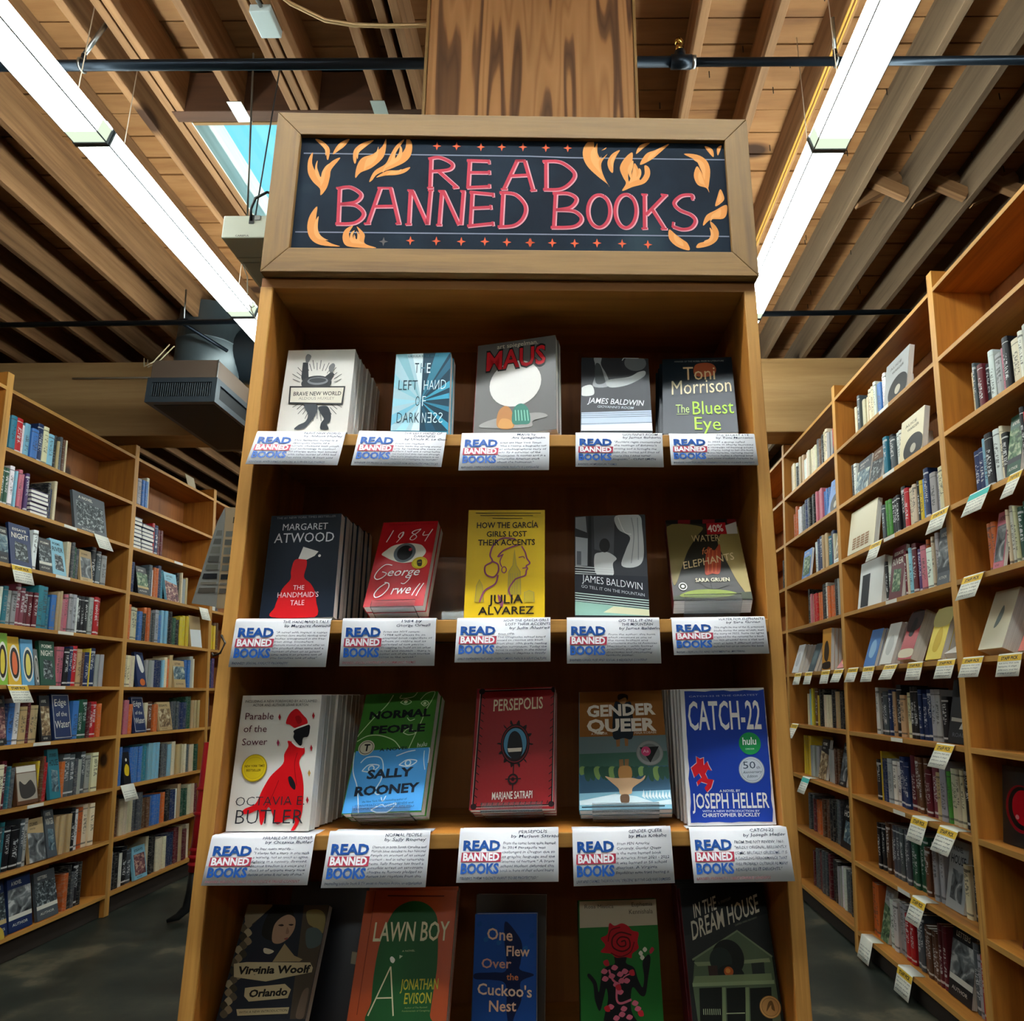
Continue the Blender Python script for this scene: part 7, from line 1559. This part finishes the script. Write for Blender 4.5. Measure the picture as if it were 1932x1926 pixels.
# ---------------------------------------------------------------- staff cards hanging on the side shelves
cream = plain('e8e6d8', .7, 'cream_card'); yel = ink('d8b03c', .7); tea = ink('4cb0a8', .7); pen2 = ink('3c4048')
def staff_card(side, lev, ya, yb, drop, head, label, flap=.04, txt='STAFF PICK'):
    xa, xb = sorted((lx(side, ya), lx(side, yb))); w = min(xb-xa, .14); xc = (xa+xb)/2
    r = tag(empty('shelf_card', FRM_[side] @ Tr((xc, 0, LEV[side][lev]))), label, 'card', 'staff cards on the aisle bookcases')
    til = rnd.uniform(.25, .5); m = MB(); sk = rnd.uniform(-.006, .006)
    P = ([(0, -.0006, .0016)] if flap < 0 else [(.0, flap, .0012), (0, .003, .0017)])+[(0, -.003, .0015), (0, -.0048, -.001)]
    P += [(0, -.0048-math.sin(til)*drop*k, -.002-math.cos(til)*drop*k) for k in (.3, .65, 1)]
    vs = []
    for k, p in enumerate(P): vs += [(-w/2, p[1], p[2]), (w/2, p[1], p[2])]
    m.add(vs, [(2*k, 2*k+1, 2*k+3, 2*k+2) for k in range(len(P)-1)], cream, None, True); o = m.obj('card_paper', r); s = o.modifiers.new('thick', 'SOLIDIFY'); s.thickness = .0005; s.offset = 0
    v = Vector((0, math.sin(til), math.cos(til))); n = Vector((0, -math.cos(til), math.sin(til)))
    F = Flat(Vector((0, -.0052, -.002)), (1, 0, 0), v, n, w, drop)
    if head:
        F.poly(head, [(-.5, -.3), (.5, -.3), (.5, -.02), (-.5, -.02)]);
        if head is yel: F.text(ink('2a2410'), txt, (-.36, -.24), (.36, -.23), .14, 'h')
        F.flush('coloured_heading', r)
    F.k = 3
    for k, t in enumerate(('we love this one', 'because it stays', 'with you, and the', 'ending is so good')): F.text(pen2, t, (-.42, -.42-.15*k), (.42-.06*(k % 2), -.415-.15*k), .06, 'k')
    F.flush('handwriting', r)
C5 = ['at far left under white stack', 'under slate grey stack', 'under orange stack', 'beside the dividing upright, far right bookcase', 'at left end of middle right bookcase', 'under blue stack', 'under white stack, middle right bookcase', 'under thick red book', 'under yellow stack', 'crossing the upright beside the near right bookcase', 'under very thick cream book']
n5 = 0
for i, (side, lev, ya, yb) in enumerate(DATA['scards']):
    if abs(ya-yb) < .03: continue
    head, drop, txt = yel, .10, 'STAFF PICK'
    if side == 'R' and lev == 5:
        lab = 'yellow-headed staff card on the fifth shelf, '+C5[n5]; n5 += 1; drop = .078
    else:
        lab = {('R', 3, 0): 'teal-headed card on the third shelf of near right bookcase', ('R', 3, 1): 'yellow-headed card on third shelf at the right picture edge', ('R', 3, 2): 'yellow-headed card on third shelf by the upright, middle right bookcase', ('R', 3, 3): 'yellow-headed card below the cream face-out book with brick pattern', ('R', 4, 4): 'yellow-headed staff card with small print, fourth shelf, near right bookcase', ('R', 6, 16): 'small yellow-headed card at left of sixth shelf, far right bookcase', ('R', 6, 17): 'yellow-headed card at right of sixth shelf, middle right bookcase', ('R', 7, 18): 'small teal-headed card, seventh shelf, far right bookcase', ('R', 7, 19): 'left of two folded staff cards, seventh shelf, middle right bookcase', ('R', 7, 20): 'right of two folded staff cards, seventh shelf, middle right bookcase', ('R', 8, 21): 'folded yellow-headed card on eighth shelf, middle right bookcase', ('R', 9, 22): 'white card with dark lines folded over bottom shelf, middle right bookcase', ('R', 9, 23): 'yellow card with green stripe folded over bottom shelf, middle right bookcase', ('L', 2, 24): 'white handwritten card below the black and white photo book', ('L', 3, 25): 'yellow-headed card on third shelf, near left bookcase', ('L', 5, 27): 'staff card under the lime green oval book', ('L', 7, 28): 'white card at left of seventh shelf, far left bookcase', ('L', 3, 29): 'white card at right end of third shelf, far left bookcase'}.get((side, lev, i), 'card %d' % i)
        if 'teal' in lab: head = tea
        elif lab.startswith('white'): head = None
    staff_card(side, lev, ya, yb, drop, head, lab, -1 if i in (2, 8, 10, 14) else .05 if lev >= 7 and side == 'R' else .0105, txt)
# strip labels stuck on shelf edges
for side, lev, ya, yb, wh_ in (('L', 2, 2.90, 3.01, 'second'), ('L', 3, 2.87, 2.99, 'third'), ('L', 4, 2.93, 3.06, 'fourth'), ('L', 5, 2.90, 3.03, 'fifth'), ('L', 6, 2.82, 2.95, 'sixth'), ('L', 7, 2.82, 2.94, 'seventh'), ('L', 2, 4.10, 4.22, 'second'), ('R', 2, 2.11, 2.24, 'second'), ('R', 1, 2.13, 2.24, 'top'), ('R', 3, 2.15, 2.27, 'third'), ('R', 4, 2.17, 2.29, 'fourth'), ('R', 6, 2.20, 2.32, 'sixth'), ('R', 7, 2.22, 2.34, 'seventh'), ('R', 8, 2.22, 2.34, 'eighth')):
    bay = [b_ for b_, (p, q_) in BAYS[side].items() if p <= ya < q_][0]
    a, b_ = sorted((lx(side, ya), lx(side, yb))); M = FRM_[side] @ Tr((a, -.0015, LEV[side][lev]-.0185))
    o = bx('edge_label', (0, 0, 0), (b_-a, .001, .017), plain('d8d4c8', .6), None, M)
    tag(o, 'cream strip label on edge of the %s shelf, %s' % (wh_, BNAME[(side, bay)]), 'label', 'strip labels on shelf edges')
# ================================================================ pipes, cables, ducts
pm = plain('18222c', .35, 'dark_pipe', .7); brass = plain('c09a50', .25, 'brass', 1); steel = plain('9aa0a0', .35, 'steel', 1)
PZ, PY = CZ+2.235, .945
r = tag(empty('sprinkler_pipe', Tr((0, PY, PZ))), 'dark steel sprinkler pipe running across the ceiling above the sign', 'pipe')
m = MB(); m.tube([(-6.5, 0, .002), (.55, 0, .002)], .019, pm, 14); m.tube([(.55, 0, 0), (6.2, 0, 0)], .0155, pm, 14); m.obj('pipe_run', r)
m = MB(); m.tube([(.485, 0, .001), (.56, 0, .001)], .025, pm, 16); m.tube([(.56, 0, .001), (.575, 0, .001)], .0225, steel, 16); m.tube([(.52, 0, .0), (.52, 0, .045)], .02, pm, 14); m.obj('tee_fitting', r)
m = MB(); m.tube([(.518, 0, .045), (.518, 0, .085)], [.014, .012], brass, 12); m.lathe([(0, 0), (.014, .004), (.016, .016), (.01, .028), (0, .03)], brass, 14, Tr((.518, 0, .078))); m.obj('sprinkler_head', r)
for hx, tx in ((-1.67, -1.60), (1.09, 1.09), (-4.2, -4.2), (3.6, 3.6)):
    m = MB(); R1 = .022 if hx < .5 else .0185
    m.tube([(hx, R1*math.cos(a), .002+R1*math.sin(a)) for a in [math.pi/2+2*math.pi*k/16 for k in range(17)]], .0055, steel, 6); m.tube([(hx, 0, R1), (hx, 0, .05)], .009, pm, 8); m.tube([(hx, 0, .05), (tx, -.01, ZJ-PZ+.02)], .008, steel, 8); m.obj('pipe_hanger', r)
r = tag(empty('sprinkler_pipe', Tr((0, 2.76, CZ+2.2))), 'dark pipe crossing low behind the air vent and the far right bookcase', 'pipe')
m = MB(); m.tube([(-6.5, .02, -.02), (6.2, -.06, .055)], .0165, pm, 12); m.obj('pipe_run', r)
m = MB(); m.tube([(-2.28, .0, .012), (-2.22, .0, .012)], .022, pm, 12); m.tube([(-2.25, .0, .012), (-2.25, -.02, ZJ-CZ-2.2+.02)], .005, steel, 8); m.tube([(-2.25, 0, 0), (-2.12, .3, -.03)], .012, pm, 8); m.obj('pipe_coupling', r)
# conduit along a joist (pair of thin yellowish lines)
m = MB(); m.tube([(1.128, -5, ZJ-.007), (1.128, 3.66, ZJ-.007)], .005, plain('c8963c', .4), 8); m.tube([(1.142, -5, ZJ-.007), (1.142, 3.66, ZJ-.007)], .005, plain('c8963c', .4), 8); tag(m.obj('ceiling_cable'), 'pair of thin yellow cables along the joist left of right light', 'cable')
m = MB(); m.tube([(-.98, .72, ZJ-.006), (-.88, .84, ZJ-.007), (-.78, .905, ZJ-.008), (-.68, .925, ZJ-.008), (-.56, .93, ZJ-.008), (-.255, .925, ZJ-.008)], .008, plain('c8a878', .35, 'armoured_cable', .6), 8); tag(m.obj('armoured_cable'), 'armoured cable looping to the wooden post under the joists', 'cable')
jx = -1.07
jb = tag(empty('junction_box', Tr((-.985, .90, ZJ-.035))), 'white metal electrical junction box under the wide beam left of post', 'junction box')
bx('box', (-.045, -.055, 0), (.03, .055, .033), plain('c8d8d8', .35, 'galvanised_box', .3), jb, bevel=.003)
m = MB(); m.tube([(.0, -.06, .015), (-.02, -.16, .028), (-.05, -.3, .03)], .007, plain('8a8c8a', .4, 'conduit', .6), 8); m.obj('conduit', jb)
# ---------------------------------------------------------------- hanging white box left of the sign
hb = tag(empty('hanging_light_box', Tr((-1.065, 1.07, CZ+1.6))), 'white metal box hanging on cables beside the left end of chalkboard sign', 'hanging box')
wb = plain('d4dac8', .4, 'white_box')
bx('housing', (-.083, 0, 0), (.083, 1.2, .093), wb, hb, bevel=.004)
m = MB(); m.box((-.074, .12, -.004), (.074, .13, 0), wb); m.box((-.07, .15, -.003), (.07, 1.15, -.001), plain('b4b8a8', .5)); m.obj('underside_panel', hb)
m = MB(); m.box((.012, -.002, .058), (.03, .001, .0935), plain('24262a', .5)); m.obj('cable_slot', hb)
m = MB(); m.box((.032, -.004, .072), (.052, 0, .09), steel); m.obj('clip', hb)
F = Flat((-.01, 0, .006), (1, 0, 0), (0, 0, 1), (0, -1, 0)); F.text(ink('4a4a44'), 'CAREFUL', (-.022, 0), (.028, 0), .006, 'b'); F.flush('small_print', hb)
m = MB(); m.tube([(-.02, .05, .09), (-.04, -.02, ZJ-CZ-1.6)], .0035, plain('6a665c', .4, 'rod', .6), 6); m.tube([(.0, .06, .09), (.045, .03, ZJ-CZ-1.6)], .003, plain('3a3a3c', .4), 6); m.obj('hanging_wire', hb)
m = MB(); m.tube([(.02, -.001, .07), (.018, -.01, .11), (.035, -.02, .15), (.075, -.02, .175), (.12, .02, .18), (.16, .1, .2)], .005, plain('1c1e22', .4), 8); m.obj('power_cord', hb)
m = MB(); m.tube([(-.076, .16, -.002), (-.072, .2, -.03), (-.085, .25, -.11), (-.07, .26, -.13), (-.06, .27, -.11), (-.075, .27, -.1), (-.08, .26, -.12), (-.06, .28, -.17)], .0022, plain('c8c4b4', .6), 6); m.obj('pull_cord', hb)
# ---------------------------------------------------------------- ceiling air vent with round duct
vt = tag(empty('ceiling_air_vent', Tr((-2.5, 2.89, CZ+1.75))), 'dark grey ceiling air vent box with louvers and round duct over the left aisle', 'air vent')
gd, gb, gbr = plain('343e46', .45, 'vent_grey', .2), plain('14181c', .6, 'vent_dark', 0, .3), plain('5a4c42', .5, 'vent_brown')
LW, LD = .43, .93
m = MB()
m.box((0, 0, .125), (LW, .012, .155), gd); m.box((0, 0, 0), (LW, .012, .03), gd); m.box((0, 0, .03), (.03, .012, .125), gd); m.box((LW-.03, 0, .03), (LW, .012, .125), gd)
for xx in (0, LW-.012): m.box((xx, .012, .12), (xx+.012, LD, .155), gd); m.box((xx, .012, 0), (xx+.012, LD, .03), gd); m.box((xx, .012, .03), (xx+.012, .05, .12), gd)
m.box((0, LD-.012, 0), (LW, LD, .155), gd)
m.obj('louver_frame', vt)
m = MB()
for k in range(27):
    xx = .036+k*(LW-.075)/26; m.box((-.0022, 0, 0), (.0022, .014, .088), gd, Tr((xx, .003, .034)) @ Matrix.Rotation(.35, 4, 'Z'))
m.obj('louver_slats', vt)
bx('inner_box', (.013, .02, .02), (LW-.013, LD-.02, .155), gb, vt)
m = MB(); m.box((0, 0, -.006), (LW, LD, 0), gd); m.box((.03, .05, -.008), (LW-.025, LD-.05, -.006), gb); m.obj('bottom_panel', vt)
bx('plenum', (.012, .006, .156), (LW-.01, LD-.01, .275), gbr, vt, bevel=.003)
m = MB(); m.box((LW-.012, .004, .157), (LW-.006, .012, .276), steel); m.obj('corner_strip', vt)
m = MB(); cx, cy = .17, .34; m.lathe([(.2, .275), (.2, .52), (.204, .52), (.204, .53), (.2, .53), (.2, .78)], plain('4a555a', .4, 'duct_grey', .3), 36, Tr((cx, cy, 0))); m.lathe([(.205, .276), (.208, .29), (.205, .3)], steel, 36, Tr((cx, cy, 0))); m.obj('round_duct', vt)
m = MB()
pts = [(cx+.03, cy+.1, .5), (cx+.12, cy+.12, .52), (cx+.4, cy+.14, .53), (cx+.9, cy+.14, .53)]; m.tube(pts, .19, plain('20282e', .35, 'duct_dark', .4), 28); m.tube([pts[2], (cx+.42, cy+.14, .53)], .197, gd, 28); m.obj('branch_duct', vt)
m = MB(); m.tube([(-.06, .03, .30), (-.02, -.02, .22), (.02, .0, .26), (.08, .04, .40)], .004, plain('b8a888', .5), 6); m.tube([(-.05, .05, .30), (-.01, .0, .225), (.03, .02, .26), (.1, .06, .40)], .004, plain('b8a888', .5), 6); m.obj('loose_wires', vt)
# thin conduit with switch box on the girder
m = MB(); m.tube([(-3.55, GY0-.012, 3.545), (-2.72, GY0-.012, 3.55)], .008, plain('c8bca8', .4, 'pale_conduit', .5), 8); m.box((-2.72, GY0-.035, 3.50), (-2.56, GY0, 3.66), plain('3a3c38', .6)); m.box((-2.55, GY0-.02, 3.53), (-2.52, GY0, 3.56), plain('d8dcd4', .4)); tag(m.obj('girder_conduit'), 'thin pale conduit and dark box on the girder left of vent', 'conduit')
# ---------------------------------------------------------------- folded paper poster and red stand at the left of the display case
pp_ = plain('8c7a5c', .7, 'kraft_paper'); gp = plain('70726c', .6, 'printed_grey')
po = tag(empty('paper_poster', Tr((-.629, .29, CZ+.389))), 'folded brown and grey paper poster hanging left of the display case', 'poster')
m = MB(); m.add([(0, 0, 0), (-.012, 0, -.03), (-.0455, 0, -.204), (.006, 0, -.212), (.003, 0, -.02)], [(0, 1, 2, 3, 4)], gp); m.add([(.001, 0, 0), (.0035, 0, -.02), (.0065, 0, -.215), (.18, -.004, -.215), (.18, -.004, 0)], [(0, 1, 2, 3, 4)], pp_); o = m.obj('paper_sheet', po); s = o.modifiers.new('t', 'SOLIDIFY'); s.thickness = .001; s.offset = -1
F = Flat((0, -.0006, 0), (1, 0, 0), (0, 0, 1), (0, -1, 0))
def xl(z): return -.012-(.0335*(-z-.03)/.174)
for k, (za, zb, c) in enumerate(((-.05, -.062, '5c5e56'), (-.068, -.08, '4c4e48'), (-.085, -.1, '62645a'), (-.105, -.118, '4a4c46'), (-.123, -.135, '5a5c52'), (-.142, -.153, '1c1e20'), (-.16, -.165, '6a665a'), (-.172, -.182, '4e4a42'))):
    F.poly(ink(c), [(xl(za)+.006, za), (.001, za), (.001, zb), (xl(zb)+.006, zb)]); F.poly(ink(c), [(.009, za-.002), (.17, za-.002), (.17, zb-.002), (.009, zb-.002)])
F.text(ink('1a1814'), 'E', (.0215, -.034), (.030, -.034), .012, 'h')
F.flush('poster_print', po)
rs = tag(empty('red_stand', Tr((-2.135, 3.47, 0))), 'red ringed post with a black curved foot left of the display case', 'stand')
m = MB(); rdm = plain('a81420', .3, 'red_enamel'); m.tube([(0, 0, .27), (.003, 0, .6), (.008, 0, 1.0)], .045, rdm, 16)
for z in (.30, .34, .38, .58, .72): m.lathe([(.045, 0), (.056, .012), (.045, .024)], rdm, 18, Tr((.002, 0, z)))
m.obj('post', rs)
m = MB(); m.tube([(0, 0, .28), (-.01, 0, .15), (-.03, 0, .07), (-.07, -.02, .03), (-.12, -.04, .012)], [.04, .034, .03, .022, .010], plain('121416', .4, 'black_rubber'), 12); m.obj('foot', rs)
o = bx('paper_scrap', (0, 0, .0005), (.07, .03, .0015), plain('c8bca8', .7), None, Tr((-1.05, .45, 0)) @ Matrix.Rotation(.3, 4, 'Z')); tag(o, 'small pale paper scrap on the floor by the display case', 'paper')
M = FRM_['L'] @ Tr((4.28, .02, LEV['L'][0]+.001)) @ Matrix.Rotation(-.25, 4, 'X')
m = MB(); m.box((0, 0, 0), (.13, .002, .11), plain('a89c84', .7)); o = m.obj('paper_notice', None, M); tag(o, 'crumpled tan paper notice on top of the far left bookcase', 'paper')
tg = tag(empty('shelf_tag', FRM_['L'] @ Tr((2.66, -.004, LEV['L'][9]))), 'yellow half-round tag with black mark on bottom shelf, near left bookcase', 'tag')
m = MB(); m.prism([(.085*math.cos(a), .075*math.sin(a)) for a in [math.pi*k/16 for k in range(17)]], .002, plain('c8a83c', .6)); m.obj('tag_card', tg); F = Flat((0, 0, 0), (1, 0, 0), (0, 0, 1), (0, -1, 0)); F.ribbon(ink('1c1a14'), .006, [(-.02, .02), (-.005, .03), (-.005, .055)]); F.ribbon(ink('1c1a14'), .006, [(.012, .02), (.02, .05)]); F.flush('tag_mark', tg)
for _o in list(scn.objects):
    if _o.type == 'EMPTY': _o.empty_display_size = .02
